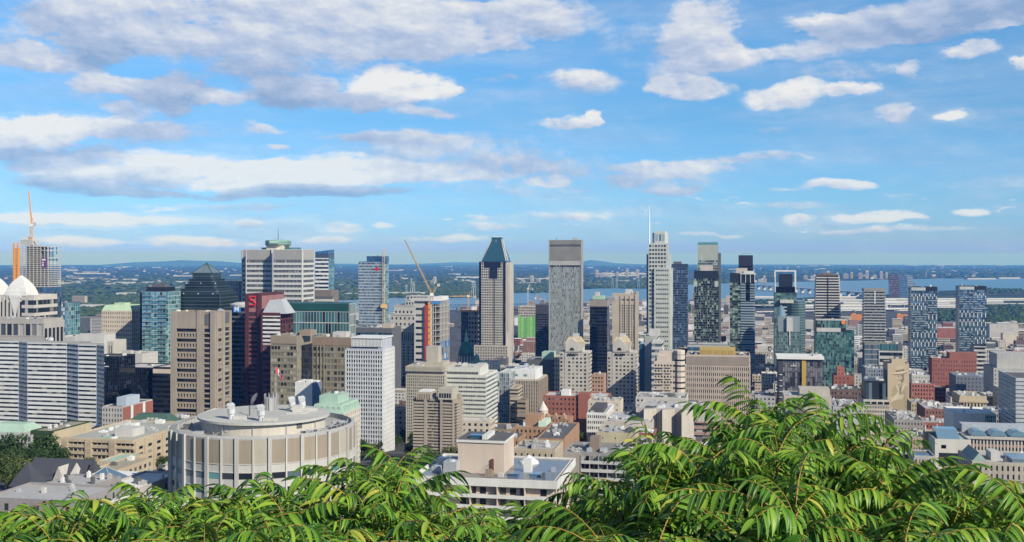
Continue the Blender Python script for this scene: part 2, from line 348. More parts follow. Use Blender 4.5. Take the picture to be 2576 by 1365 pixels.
        for j in range(nz):
            za, zb = z0 + j * dz + sh * low, z0 + (j + 1) * dz - sh * (1 - low)
            s.bands.append((face, u0, u1, za, zb, .05, glass, max(1, nm or int((u1 - u0) / 3.2))))
            if nm:
                for i in range(1, nm):
                    c = u0 + (u1 - u0) * i / nm; s.fbox(face, c - .14, c + .14, za, zb, 0, rec * .55, m=mi if mm is None else s.mi(mm))
    # tall piers with glass strips between
    def fins(s, face, nu, nz, fu=.5, u0=0, u1=None, z0=0, z1=None, rec=.6, glass=DARKG, m=None, sp=.3, spm=None, sprec=.1):
        u1 = s.L(face) if u1 is None else u1; z1 = s.h if z1 is None else z1
        mi = 0 if m is None else s.mi(m); ms = mi if spm is None else s.mi(spm); du = (u1 - u0) / nu; pw = du * (1 - fu); dz = (z1 - z0) / nz
        for i in range(nu + 1):
            c = u0 + i * du; a, b = max(u0, c - pw / 2), min(u1, c + pw / 2)
            s.fbox(face, a, b, z0, z1, 0, rec, m=mi)
        for j in range(nz + 1):
            a, b = z0 + j * dz - dz * sp / 2, z0 + j * dz + dz * sp / 2
            s.fbox(face, u0, u1, max(z0, a), min(z1 - .05, b), 0, sprec, m=ms)
        for j in range(nz):
            for i in range(nu):
                s.win(face, u0 + i * du + pw / 2, u0 + (i + 1) * du - pw / 2, z0 + (j + sp / 2) * dz, z0 + (j + 1 - sp / 2) * dz, .05, glass)
    # glass skin of single panes behind a fine net of mullions
    def curtain(s, face, nu, nz, u0=0, u1=None, z0=0, z1=None, glass=BLUEG, m=None, t=.12, th=None, proud=.12, hz=True, jit=.0):
        u1 = s.L(face) if u1 is None else u1; z1 = s.h if z1 is None else z1
        mi = 0 if m is None else s.mi(m); du, dz = (u1 - u0) / nu, (z1 - z0) / nz; th = t if th is None else th
        if t:
            for i in range(nu + 1):
                c = u0 + i * du; s.fbox(face, max(u0, c - t), min(u1, c + t), z0, z1 - .05, 0, proud, m=mi)
        if th and hz:
            for j in range(nz + 1):
                c = z0 + j * dz; s.fbox(face, u0, u1, max(z0, c - th), min(z1, c + th), 0, proud - .03, m=mi)
        for j in range(nz):
            for i in range(nu):
                s.win(face, u0 + i * du, u0 + (i + 1) * du, z0 + j * dz, z0 + (j + 1) * dz, .05 + jit * rnd.random(), glass, 'glass_pane')
    def slabs(s, face, nz, u0=0, u1=None, z0=0, z1=None, out=1.5, t=.22, par=1.0, m=None, pm=None, each=True):
        u1 = s.L(face) if u1 is None else u1; z1 = s.h if z1 is None else z1; dz = (z1 - z0) / nz
        mi = m or s.mats[0]
        for j in range(nz):
            b = MB(); zz = z0 + j * dz
            s.fbox(face, u0, u1, zz, zz + t, .06, out, mb=b, m=0)
            if par: s.fbox(face, u0, u1, zz + t, zz + t + par, out - .12, out + .01, mb=b, m=1)
            s.part('balcony', b, [mi, pm or mi])
    def part(s, name, mb, mats, parent=None, smooth=False, label=None):
        o = mb.build(name, mats, parent or s.root, smooth=smooth)
        if label: o['label'] = label
        return o
    def pbox(s, name, x0, y0, z0, x1, y1, z1, mats, top=None, label=None):
        b = MB(); b.box(x0, y0, z0, x1, y1, z1, 0, top=top); return s.part(name, b, mats, label=label)
    def units(s, n, zone=None, z=None, big=3.5, hmax=2.4, mats=None):
        x0, y0, x1, y1 = zone or (1, 1, s.w - 1, s.d - 1); z = s.h if z is None else z
        r = random.Random(int(s.Y * 7 + s.w * 13))
        for i in range(n):
            a, b, c = r.uniform(.8, big), r.uniform(.8, big), r.uniform(.8, hmax)
            x, y = r.uniform(x0, max(x0, x1 - a)), r.uniform(y0, max(y0, y1 - b))
            q = MB(); q.box(x, y, z - .02 + .013 * i, x + a, y + b, z + c, 0)
            if r.random() < .6: q.lathe([(min(a, b) * .32, z + c), (min(a, b) * .32, z + c + .35)], (x + a / 2, y + b / 2), 10)
            s.part('roof_unit', q, [r.choice(mats or [LGREY, STEEL, GREY, WHITE, DGREY])])
    def place(s, face, u, z, p, me, name):
        o = bpy.data.objects.new(name, me); COL.objects.link(o); o.parent = s.root
        x, y = s.fpt(face, u, p); o.location = (x, y, z); o.rotation_euler = (0, 0, {'F': 0, 'R': math.pi / 2, 'L': -math.pi / 2, 'B': math.pi}[face]); return o
    def done(s):
        s.part('wall', s.wallb, s.mats)
        sc = F / s.Y * 1024 / 2576
        for (face, u0, u1, z0, z1, p, mat, nm) in s.bands:         # a band is one part of panes side by side
            b = MB(); du = (u1 - u0) / nm
            for i in range(nm): s.rect(face, u0 + i * du, u0 + (i + 1) * du, z0, z1, p, 0, mb=b)
            s.part('window_band', b, [mat])
        if s.panes:
            fo = {'F': 0, 'R': 1, 'L': 2, 'B': 3}
            ps = sorted(s.panes, key=lambda q: (-round((q[2] - q[1]) * (q[4] - q[3]) * {'F': 1, 'R': .5, 'L': .35, 'B': 0}[q[0]], 1), -round(q[3], 1)))
            n = s.nwin if len(ps) else 0
            w0 = max((q[2] - q[1]) for q in ps) * sc
            if w0 < 1.1: n = min(n, 0)
            for (face, u0, u1, z0, z1, p, mat, nm) in ps[:n]:
                s.place(face, u1 if face in 'LB' else u0, z0, p, pane_mesh(u1 - u0, z1 - z0, mat), nm)
            by = {}
            for q in ps[n:]: by.setdefault(q[7], []).append(q)
            for nm, qs in by.items():
                b = MB(); ms = []
                for (face, u0, u1, z0, z1, p, mat, _) in qs:
                    if mat not in ms: ms.append(mat)
                    s.rect(face, u0, u1, z0, z1, p, ms.index(mat), mb=b)
                o = s.part(nm, b, ms); o['kind'] = 'stuff'
        return s

# ------------------------------------------------------------------ ground, river, far shore, hills
def gzc(x, y):
    r2 = x * x + y * y
    return gz(y) - max(0., r2 - 2500 ** 2) / 1.48e7
def gpt(px, py):
    z = 6.
    for _ in range(6):
        Y = F * (CZ - z) / (py - HY); X = (px - CX) / F * Y; z = gzc(X, Y)
    return X, Y
def landmat():
    m = bpy.data.materials.new('land'); nt, p = nodes_of(m); L = nt.links.new
    p.inputs['Roughness'].default_value = .9; p.inputs['Specular IOR Level'].default_value = .1
    g = nt.nodes.new('ShaderNodeNewGeometry'); sp = nt.nodes.new('ShaderNodeSeparateXYZ'); L(g.outputs['Position'], sp.inputs[0])
    def tex(kind, sc, det=4):
        n = nt.nodes.new(kind); n.inputs['Scale'].default_value = sc; L(g.outputs['Position'], n.inputs['Vector'])
        if 'Detail' in n.inputs: n.inputs['Detail'].default_value = det
        return n
    def ramp(f, *st, const=False):
        r = nt.nodes.new('ShaderNodeValToRGB'); L(f, r.inputs[0])
        if const: r.color_ramp.interpolation = 'CONSTANT'
        for i, (po, c) in enumerate(st):
            e = r.color_ramp.elements[i] if i < 2 else r.color_ramp.elements.new(po)
            e.position = po; e.color = (*c, 1)
        return r.outputs[0]
    def mr(v, a, b):
        n = nt.nodes.new('ShaderNodeMapRange'); n.interpolation_type = 'SMOOTHSTEP'; L(v, n.inputs[0]); n.inputs[1].default_value = a; n.inputs[2].default_value = b; return n.outputs[0]
    def mix(f, a, b):
        n = nt.nodes.new('ShaderNodeMix'); n.data_type = 'RGBA'
        for i, v in ((0, f), (6, a), (7, b)):
            if isinstance(v, (tuple, float)): n.inputs[i].default_value = v
            else: L(v, n.inputs[i])
        return n.outputs[2]
    asph = ramp(tex('ShaderNodeTexNoise', .03, 6).outputs['Fac'], (.35, (.045, .046, .05)), (.6, (.10, .10, .10)), (.75, (.05, .07, .035)))
    woods = ramp(tex('ShaderNodeTexNoise', .006, 8).outputs['Fac'], (.3, (.018, .035, .012)), (.55, (.035, .06, .02)), (.7, (.09, .10, .045)))
    vor = nt.nodes.new('ShaderNodeTexVoronoi'); vor.inputs['Scale'].default_value = .012; L(g.outputs['Position'], vor.inputs['Vector'])
    sepc = nt.nodes.new('ShaderNodeSeparateColor'); L(vor.outputs['Color'], sepc.inputs[0])
    houses = ramp(sepc.outputs[0], (0, (.02, .035, .015)), (.6, (.05, .055, .05)), (.82, (.12, .11, .105)), (.965, (.4, .4, .4)), const=True)
    urban = mr(tex('ShaderNodeTexNoise', .00035, 3).outputs['Fac'], .46, .56)
    far = mix(urban, woods, houses)
    f1 = mix(mr(sp.outputs[1], 4300, 5200), asph, far)
    hill = ramp(tex('ShaderNodeTexNoise', .4, 6).outputs['Fac'], (.3, (.012, .02, .008)), (.7, (.04, .06, .02)))
    L(mix(mr(sp.outputs[1], 240, 330), hill, f1), p.inputs['Base Color'])
    return m
def build_ground():
    ys = [-60, -20, -5, 0, .5, 1.5, 3, 5, 10, 17, 25, 40, 60, 100, 150, 200, 270, 350, 470, 600, 750, 900, 1100, 1300, 1550, 1800, 2150, 2500, 2850, 3200]
    y = 3200.
    while y < 62000: y *= 1.06; ys.append(y)
    nx = 33; vs = []; fs = []
    for y in ys:
        hw = 300 + .62 * max(y, 0)
        for i in range(nx):
            x = hw * (2 * i / (nx - 1) - 1); vs.append((x, y, gzc(x, y) + (mnoise.noise((x * .02, y * .02, 0)) * 2 if 60 < y < 400 else 0)))
    for j in range(len(ys) - 1):
        for i in range(nx - 1):
            a = j * nx + i; fs.append((a, a + 1, a + nx + 1, a + nx))
    b = MB(); b.v = vs; b.f = fs; b.m = [0] * len(fs)
    tag(b.build('ground', landmat(), smooth=True), kind='structure')
build_ground()
def watermat():
    m = bpy.data.materials.new('river_water'); nt, p = nodes_of(m); L = nt.links.new
    p.inputs['Base Color'].default_value = (.05, .13, .23, 1); p.inputs['Roughness'].default_value = .28; p.inputs['Specular IOR Level'].default_value = .4
    g = nt.nodes.new('ShaderNodeNewGeometry'); n = nt.nodes.new('ShaderNodeTexNoise'); n.inputs['Scale'].default_value = .01; n.inputs['Detail'].default_value = 8; L(g.outputs['Position'], n.inputs['Vector'])
    bu = nt.nodes.new('ShaderNodeBump'); bu.inputs['Strength'].default_value = .25; bu.inputs['Distance'].default_value = 4; L(n.outputs['Fac'], bu.inputs['Height']); L(bu.outputs[0], p.inputs['Normal'])
    return m
FARB = [(-300,826),(175,797),(480,780),(700,766),(1000,750),(1300,738),(1480,728),(1820,714),(2120,708),(2350,702),(2900,699)]
NEARB = [(-300,860),(175,824),(260,821),(450,812),(700,803),(1000,790),(1300,773),(1480,763),(1820,757),(1950,755),(2120,744),(2250,742),(2390,731),(2576,733),(2900,736)]
def lerp(pts, x):
    for (a, ya), (b, yb) in zip(pts, pts[1:]):
        if x <= b: return ya + (yb - ya) * (x - a) / (b - a)
    return pts[-1][1]
def build_river():
    b = MB(); n = 60; k = 8; grid = []
    for i in range(n + 1):
        px = -300 + 3200 * i / n
        X0, Y0 = gpt(px, lerp(NEARB, px)); X1, Y1 = gpt(px, lerp(FARB, px)); col = []
        for j in range(k + 1):
            t = j / k; x, y = X0 + (X1 - X0) * t, Y0 + (Y1 - Y0) * t; col.append((x, y, gzc(x, y) + 1.6))
        grid.append(col)
    for i in range(n):
        for j in range(k): b.quad(grid[i][j], grid[i + 1][j], grid[i + 1][j + 1], grid[i][j + 1])
    tag(b.build('river', watermat()), kind='structure')
build_river()
def build_hills():
    hm = W_('hill_woods', (.05, .08, .05), .9)
    for (px0, px1, prof, Y) in ((230, 660, [(0, 0), (.12, .28), (.25, .62), (.4, .72), (.52, 1.0), (.62, .86), (.75, .8), (.86, .5), (1, 0)], 36000), (740, 960, [(0, 0), (.3, .8), (.55, 1), (.8, .5), (1, 0)], 42000), (1010, 1260, [(0, 0), (.3, .5), (.55, 1), (.75, .85), (1, 0)], 44000), (1440, 1660, [(0, 0), (.08, .55), (.2, 1), (.3, .9), (.5, .35), (.75, .15), (1, 0)], 38000)):
        top = {230: 655, 740: 664, 1010: 660, 1440: 655}[px0]
        rows = []; n = 60
        for i in range(n + 1):
            t = i / n; px = px0 + (px1 - px0) * t; x = (px - CX) / F * Y
            zb = gzc(x, Y) - 5; zt = CZ - (top - HY) / F * Y; h = lerp(prof, t) * (zt - zb) * (1 + .06 * mnoise.noise((i * .35, px0, 0)))
            row = []
            for j in range(9):
                s = j / 8 * 2 - 1; y = Y + s * 4500; row.append((x * y / Y, y, zb - 20 + (h + 20) * (math.cos(s * math.pi / 2) ** 1.3)))
            rows.append(row)
        b = MB()
        for i in range(n):
            for j in range(8): b.quad(rows[i][j], rows[i + 1][j], rows[i + 1][j + 1], rows[i][j + 1])
        tag(b.build('hill', hm, smooth=True), kind='structure')
build_hills()
# leaf clumps: crumpled low domes used for woods far off
LEAFM = {}
def leafmat(key, c0, c1):
    if key in LEAFM: return LEAFM[key]
    m = bpy.data.materials.new(key); nt, p = nodes_of(m); L = nt.links.new
    g = nt.nodes.new('ShaderNodeNewGeometry'); r = nt.nodes.new('ShaderNodeValToRGB'); L(g.outputs['Random Per Island'], r.inputs[0])
    r.color_ramp.elements[0].color = (*c0, 1); r.color_ramp.elements[1].color = (*c1, 1)
    L(r.outputs[0], p.inputs['Base Color']); p.inputs['Roughness'].default_value = .7; p.inputs['Specular IOR Level'].default_value = .15
    LEAFM[key] = m; return m
def tuft(V, Fc, c, r, h, rr):
    n = len(V); k = 5; a0 = rr.random() * 6
    for q, (rad, zz) in enumerate(((.8, 0), (1., .45), (.55, .85))):
        for i in range(k):
            a = a0 + q * .5 + 2 * math.pi * i / k; f = rr.uniform(.75, 1.2); V.append((c[0] + r * rad * f * math.cos(a), c[1] + r * rad * f * math.sin(a), c[2] + h * zz * rr.uniform(.85, 1.15)))
    V.append((c[0], c[1], c[2] + h))
    for q in range(2):
        for i in range(k):
            j = (i + 1) % k; Fc.append((n + q * k + i, n + q * k + j, n + (q + 1) * k + j, n + (q + 1) * k + i))
    for i in range(k): Fc.append((n + 2 * k + i, n + 2 * k + (i + 1) % k, n + 3 * k))
def woods(name, zones, mat, seed=3):
    V, Fc = [], []; rr = random.Random(seed)
    for (px0, px1, py0, py1, n, r, h) in zones:
        for _ in range(n):
            px, py = rr.uniform(px0, px1), rr.uniform(py0, py1); x, y = gpt(px, py); s = rr.uniform(.6, 1.4)
            tuft(V, Fc, (x, y, gzc(x, y) - .5), r * s, h * s * rr.uniform(.7, 1.2), rr)
    b = MB(); b.v = V; b.f = Fc; b.m = [0] * len(Fc); o = b.build(name, mat); tag(o, kind='stuff'); return o
FW = leafmat('far_leaves', (.025, .05, .015), (.07, .10, .03))
woods('far_woods', [(960, 1210, 718, 750, 1500, 16, 11), (1290, 1390, 715, 738, 500, 16, 11), (1470, 1640, 712, 727, 700, 18, 12), (1630, 1830, 705, 714, 300, 20, 12),
   (160, 500, 740, 797, 1600, 14, 10), (560, 720, 735, 766, 500, 14, 10), (770, 910, 735, 755, 500, 14, 10), (1800, 2560, 690, 700, 500, 26, 13), (120, 1000, 700, 738, 1500, 24, 12), (1000, 1650, 690, 716, 1000, 26, 12), (1650, 2576, 672, 690, 900, 34, 14)], FW)
woods('riverside_woods', [(1900, 2050, 757, 776, 350, 9, 9), (1640, 1780, 760, 800, 300, 8, 9), (2480, 2576, 770, 830, 700, 8, 9), (2250, 2300, 742, 756, 120, 8, 8), (2360, 2420, 780, 810, 150, 8, 8), (2480, 2576, 728, 740, 200, 9, 9), (160, 260, 826, 840, 160, 7, 8)], leafmat('near_leaves', (.02, .045, .012), (.06, .09, .03)), 5)
def suburb():
    rr = random.Random(11); b = MB(); ms = [W_('suburb_white', (.5, .5, .5)), W_('suburb_grey', (.36, .36, .37)), BROOF, BRICK, CREAM, DGREY]
    def put(px, py, w, h, m, d=None):
        x, y = gpt(px, py); z = gzc(x, y); d = d or w * rr.uniform(.5, 1)
        b.box(x - w / 2, y, z - 1, x + w / 2, y + d, z + h, m)
    for _ in range(1100):
        py = 668 + (745 - 668) * rr.random() ** 1.5; px = rr.uniform(0, 2576)
        if mnoise.noise((px * .006, py * .05, 3.)) < -.05: continue
        if FARB and py > lerp(FARB, px) - 2: continue
        big = rr.random() < .12
        put(px, py, rr.uniform(60, 260) if big else rr.uniform(12, 40), rr.uniform(8, 14) if big else rr.uniform(6, 16), rr.choice([0, 1, 1, 1, 2, 3, 4, 5]) if not big else rr.choice([0, 0, 1]))
    for px, py, w in ((1560, 691, 700), (1430, 709, 260), (1590, 695, 500), (1340, 704, 300), (1325, 716, 150), (2390, 667, 900), (2300, 668, 500), (640, 712, 200), (300, 706, 300), (230, 690, 400), (215, 776, 90), (190, 777, 60), (2080, 669, 200), (2520, 668, 300), (1075, 713, 70), (1150, 692, 200), (1640, 700, 200), (2470, 704, 260), (2540, 702, 200)): put(px, py, w, 12, 0, 90)
    tag(b.build('suburb_houses', ms), kind='stuff')
suburb()
def far_towers():
    rr = random.Random(4); protos = []
    for k, (w, d, h, m) in enumerate(((26, 20, 44, PINK), (34, 18, 36, LGREY), (20, 20, 58, CREAM), (60, 18, 30, WHITE))):
        root = empty('apartment_tower', (0, 0, 0), ROT); b = MB(); b.box(0, 0, 0, w, d, h); b.box(w * .35, d * .3, h, w * .65, d * .7, h + 4); o = b.build('wall', m, root)
        for j in range(int(h / 6)):
            g = MB(); g.quad((1, -.2, 2 + j * 6), (w - 1, -.2, 2 + j * 6), (w - 1, -.2, 5 + j * 6), (1, -.2, 5 + j * 6)); g.build('window_band', DARKG, root)
        protos.append(root)
    desc = ['pinkish', 'pale grey', 'cream', 'long white']
    spots = [(2022, 704), (2040, 703), (2052, 704), (2066, 703), (2080, 703), (2094, 703), (2104, 704), (2122, 702), (2140, 702), (2160, 703), (2178, 702), (2196, 702), (2214, 703), (2228, 702), (1498, 700), (1508, 700), (1520, 699), (1550, 700), (1574, 699), (1600, 700), (1083, 716), (1090, 715), (1310, 716), (1334, 715), (1352, 716), (1908, 712), (1920, 713)]
    used = set()
    for i, (px, py) in enumerate(spots):
        k = rr.randrange(4); p = protos[k]
        if k in used:
            r = p.copy(); COL.objects.link(r)
            for ch in p.children:
                c = ch.copy(); COL.objects.link(c); c.parent = r
        else: r = p; used.add(k)
        x, y = gpt(px, py); r.location = (x, y, gzc(x, y) - 1); s = y / 8500 * rr.uniform(.8, 1.15); r.scale = (s, s, s)
        where = 'row beyond the long bridge' if px > 1900 else ('cluster at the foot of the pointed far hill' if px > 1450 else 'group on the wooded far shore')
        tag(r, f'{desc[k]} apartment tower in the {where}', 'apartment tower', f'{desc[k]} far towers, {where}')
    for k, p in enumerate(protos):
        if k not in used:
            for c in list(p.children): bpy.data.objects.remove(c)
            bpy.data.objects.remove(p)
far_towers()
def bridge(name, label, p0, p1, h, n, deck, truss, mat, wide=12, arch=False):
    (x0, y0), (x1, y1) = gpt(*p0), gpt(*p1); root = empty(name, (x0, y0, gzc(x0, y0))); tag(root, label, 'bridge')
    L = math.hypot(x1 - x0, y1 - y0); root.rotation_euler = (0, 0, math.atan2(y1 - y0, x1 - x0))
    b = MB(); b.box(-80, -wide / 2, h, L + 80, wide / 2, h + deck); b.build('deck', mat, root)
    for i in range(n + 1):
        c = MB(); x = L * i / n; c.loft([[(x - 5, -wide * .4, -8), (x + 5, -wide * .4, -8), (x + 5, wide * .4, -8), (x - 5, wide * .4, -8)], [(x - 3, -wide * .4, h * .5), (x + 3, -wide * .4, h * .5), (x + 3, wide * .4, h * .5), (x - 3, wide * .4, h * .5)], [(x - (9 if arch else 3), -wide * .4, h), (x + (9 if arch else 3), -wide * .4, h), (x + (9 if arch else 3), wide * .4, h), (x - (9 if arch else 3), wide * .4, h)]]); c.build('pier', mat, root)
    if truss:
        t = MB()
        for sgn in (-1, 1):
            yy = sgn * wide * .46; t.bar((0, yy, h + deck + truss), (L, yy, h + deck + truss), .8)
            k = int(L / (truss * 1.4))
            for i in range(k):
                a, c = L * i / k, L * (i + 1) / k; t.bar((a, yy, h + deck), ((a + c) / 2, yy, h + deck + truss), .5); t.bar(((a + c) / 2, yy, h + deck + truss), (c, yy, h + deck), .5)
        t.build('truss_lattice', plain('bridge_steel', (.06, .08, .11), .6), root)
bridge('road_bridge', 'long pale concrete bridge on splayed piers across the river', (1880, 727), (2178, 751), 26, 17, 5, 0, LGREY, 24, True)
bridge('truss_bridge', 'low dark steel truss bridge crossing the river behind the pointed tower', (1080, 783), (1400, 778), 9, 14, 2, 11, plain('bridge_dark', (.08, .11, .16), .6), 14)
def pylons():
    for i, (px, py, hh) in enumerate(((1541, 727, 70), (1552, 727, 70), (1606, 727, 76), (1650, 728, 70), (1189, 752, 85), (1194, 752, 85), (1035, 742, 90), (1041, 742, 70), (1022, 745, 60), (2330, 700, 60))):
        x, y = gpt(px, py); r = empty('power_pylon', (x, y, gzc(x, y) - 1)); b = MB()
        for a, c in ((-1, -1), (1, -1), (1, 1), (-1, 1)): b.bar((a * 6, c * 6, 0), (a * 1.2, c * 1.2, hh), .9)
        b.build('lattice_mast', STEEL, r); d = MB()
        for z in (.7, .82, .94): d.bar((-11 * (1.3 - z * .6), 0, hh * z), (11 * (1.3 - z * .6), 0, hh * z), .8)
        d.build('crossarm_lattice', STEEL, r)
        tag(r, 'grey steel power pylon on the far river bank', 'power pylon', 'pylons along the far river bank')
pylons()
def haze():
    b = MB(); b.box(-46000, -300, -290, 46000, 66000, 330)
    m = bpy.data.materials.new('haze'); m.use_nodes = True; nt = m.node_tree; nt.nodes.clear()
    v = nt.nodes.new('ShaderNodeVolumePrincipled'); v.inputs['Color'].default_value = HAZE_COL; v.inputs['Density'].default_value = HAZE_D; v.inputs['Anisotropy'].default_value = 0.0; v.inputs['Absorption Color'].default_value = (1, 1, 1, 1)
    o = nt.nodes.new('ShaderNodeOutputMaterial'); nt.links.new(v.outputs[0], o.inputs['Volume'])
    tag(b.build('haze', m), kind='stuff')
HAZE_COL, HAZE_D = (.06, .30, 1.0, 1), 4.7e-5
haze()

# ------------------------------------------------------------------ the tall buildings, from the lookout outwards
B = Bld
def tower_round():
    c = at(665, 645, 392); r = 32.3; z0 = gz(392) - 3
    root = empty('round_building', (c.x, c.y, z0), R(-90 - 3)); tag(root, 'round pale concrete building with fins and a drum on its roof, behind the bushes', 'building')
    H = CZ - (1098 - HY) / F * 365 - z0
    n = 19; w = MB(); w.lathe([(r, 0), (r, H), (r - 1.2, H + .6), (r - 1.4, H + .6), (r - 1.5, H - 1.2)], n=96); w.build('wall', [W_('drum_concrete', (.38, .38, .37))], root)
    rf = MB(); rf.lathe([(r - 1.5, H - 1.25), (.5, H - 1.2)], n=64, cap=True); rf.build('roof', [TAR], root)
    PB = W_('panel_brown', (.27, .225, .175)); PW = W_('panel_pale', (.52, .52, .50)); PB2 = W_('panel_buff', (.40, .36, .29))
    def P(a, rr, z): return (rr * math.cos(a), rr * math.sin(a), z)
    def arc(b, a0, a1, z0_, z1, ro, ri):
        b.loft([[P(a0, ro, z0_), P(a1, ro, z0_), P(a1, ri, z0_), P(a0, ri, z0_)], [P(a0, ro, z1), P(a1, ro, z1), P(a1, ri, z1), P(a0, ri, z1)]])
    da = 2 * math.pi / n; fw = .019
    for i in range(n):
        a = i * da; vis = abs((a + math.pi) % (2 * math.pi) - math.pi) < 1.9
        f = MB(); arc(f, a - fw, a + fw, 0, H + .4, r + .8, r + .02); f.build('fin', W_('fin_concrete', (.47, .465, .44)), root)
        if not vis: continue
        f = MB(); arc(f, a + da / 2 - .008, a + da / 2 + .008, 0, H - .1, r + .55, r + .02); f.build('mullion', LGREY, root)
        for h in range(2):
            a0 = a + fw if h == 0 else a + da / 2 + .008; a1 = a + da / 2 - .008 if h == 0 else a + da - fw
            t = rnd.random(); q = MB(); q.quad(P(a0, r + .14, H - 8.4), P(a1, r + .14, H - 8.4), P(a1, r + .14, H - .5), P(a0, r + .14, H - .5)); q.build('facade_panel', PB if t < .7 else PB2, root)
            z = H - 8.5; k = 0
            while z > 4:
                if k == 0: q = MB(); q.quad(P(a0, r + .13, z - 2.6), P(a1, r + .13, z - 2.6), P(a1, r + .13, z), P(a0, r + .13, z)); q.build('spandrel_panel', PW, root); z -= 2.7
                q = MB(); q.quad(P(a0, r + .1, z - 2.2), P(a1, r + .1, z - 2.2), P(a1, r + .1, z), P(a0, r + .1, z)); q.build('window', rnd.choice([DARKG, PALEG, TEALG]), root)
                q = MB(); q.quad(P(a0, r + .13, z - 4.9), P(a1, r + .13, z - 4.9), P(a1, r + .13, z - 2.25), P(a0, r + .13, z - 2.25)); q.build('spandrel_panel', PW, root); z -= 4.95; k += 1
    for k in range(9):
        zz = H - 8.5 - (0 if k == 0 else 2.7 + (k - 1) * 4.95)
        if zz > 4: q = MB(); q.lathe([(r + .3, zz - .12), (r + .3, zz + .12), (r + .05, zz + .12)], n=72, cap=False); q.build('string_course_trim', LGREY, root)
    # roof drum
    Dz = CZ - (1041 - HY) / F * 392 - z0; dr = 23.2; yw = W_('drum_sunlit', (.66, .56, .38)); dw = W_('drum_white', (.58, .54, .46))
    d = MB(); d.lathe([(dr - 1.6, H - 1.2), (dr - 1.6, Dz - .9)], n=72, cap=False); d.build('drum_wall', dw, root)
    d = MB(); d.lathe([(dr - 1.6, Dz - .9), (dr, Dz - .8), (dr, Dz), (0.3, Dz + .25)], n=72); d.build('drum_roof', W_('pale_roof', (.52, .52, .49)), root)
    q = MB(); arc(q, .72, 1.15, H + .3, Dz - 2.2, dr - 1.5, dr - 2.2); q.build('sunlit_patch', yw, root)  # sunlit side of the drum, its warm light put into the colour
    q = MB(); arc(q, .80, .90, H + .8, H + 3.4, dr - 1.4, dr - 2.2); q.build('louvre', DGREY, root)
    for a in (-.55, -.38): q = MB(); arc(q, a, a + .05, H + .2, H + 2.3, dr - 1.45, dr - 2.2); q.build('door', LGREY, root)
    for a in (-1.0, -.62, -.42, .1, .62, 1.2, -1.35): q = MB(); p = P(a, dr - 1.3, H - 1); q.bar(p, (p[0], p[1], Dz - .2), .14, n=6); q.build('drain_pipe', STEEL, root)
    def loc(px, py, Y):      # a point on the drum roof seen at this place
        w3 = at(px, py, Y); v = w3 - Vector((c.x, c.y, z0)); m = Matrix.Rotation(-root.rotation_euler[2], 3, 'Z'); return m @ v
    for px, Y, s in ((582, 378, .85), (657, 374, .85), (735, 397, .8), (760, 398, .82)):    # hooded air vents
        p = loc(px, 645, Y); b = MB(); k = 1.35 * s
        b.lathe([(k * .85, Dz + .1), (k * .85, Dz + 2.2 * s), (k * 1.15, Dz + 2.4 * s), (k * 1.15, Dz + 4.2 * s), (k * .9, Dz + 4.4 * s)], (p.x, p.y), 12)
        b.loft([[(p.x + dx * k, p.y + dy * k, Dz + 4.4 * s + dz) for dx, dy, dz in ((-1, -.8, 0), (1, -.8, 0), (1, .8, 0), (-1, .8, 0))], [(p.x + dx * k, p.y + dy * k, Dz + 4.4 * s + dz) for dx, dy, dz in ((-1, -.95, 1.1), (1, -.95, 1.1), (1, .8, 1.3), (-1, .8, 1.3))], [(p.x + dx * k, p.y + dy * k, Dz + 4.4 * s + dz) for dx, dy, dz in ((-.7, -1.25, 1.8), (.7, -1.25, 1.8), (.8, .2, 2.0), (-.8, .2, 2.0))]])
        b.build('air_vent', W_('vent_white', (.58, .60, .62), .4), root)
        b = MB(); b.box(p.x - 1, p.y + .9 * s, Dz + .1, p.x + 1, p.y + 5.5, Dz + 1.5 * s); b.build('air_duct', LGREY, root)
    p = loc(745, 645, 392); b = MB(); b.box(p.x - 4, p.y - 3, Dz + .15, p.x + 3, p.y + 4, Dz + .7); b.box(p.x - 1.5, p.y - 1, Dz + .7, p.x + 1.5, p.y + 2, Dz + 3); b.build('roof_unit', LGREY, root)
    p = loc(682, 645, 400); b = MB()
    for k in range(10): a = k * .628; b.bar((p.x + 2.4 * math.cos(a), p.y + 2.4 * math.sin(a), Dz), (p.x + 2.4 * math.cos(a), p.y + 2.4 * math.sin(a), Dz + 6.2), .12)
    b.lathe([(2.2, Dz + .1), (2.2, Dz + 4.6)], (p.x, p.y), 12); b.build('cooling_tower', GREY, root)
    p = loc(628, 645, 386); b = MB(); b.lathe([(.25, Dz), (.25, Dz + 3.5)], (p.x, p.y), 8); b.build('flue', DGREY, root)
    for k in range(26):                                  # machinery on the roof ring
        a = rnd.uniform(-2.2, 2.2) if k > 12 else rnd.uniform(.75, 1.9); rr = rnd.uniform(dr + .6, r - 3.2); p = P(a, rr, H - 1.2); b = MB(); s = rnd.uniform(.5, 1.6)
        b.box(p[0] - s, p[1] - s, p[2], p[0] + s, p[1] + s, p[2] + rnd.uniform(.6, 2.0)); b.build('roof_unit', rnd.choice([GREY, STEEL, DGREY, TAR]), root)
    for a0, a1 in ((.7, 1.8), (-1.9, -1.2)):
        b = MB(); k = 10
        for i in range(k):
            q0, q1 = P(a0 + (a1 - a0) * i / k, r - 2.6, H + 1.2), P(a0 + (a1 - a0) * (i + 1) / k, r - 2.6, H + 1.2); b.bar(q0, q1, .12); b.bar((q0[0], q0[1], H - 1.2), q0, .1)
        b.build('railing', STEEL, root)
    BUILT.append((437, 893, 1060, 392)); FOOT.append((Vector((c.x - 32, c.y - 32)), Vector((1, 0)), Vector((0, 1)), 64, 64))
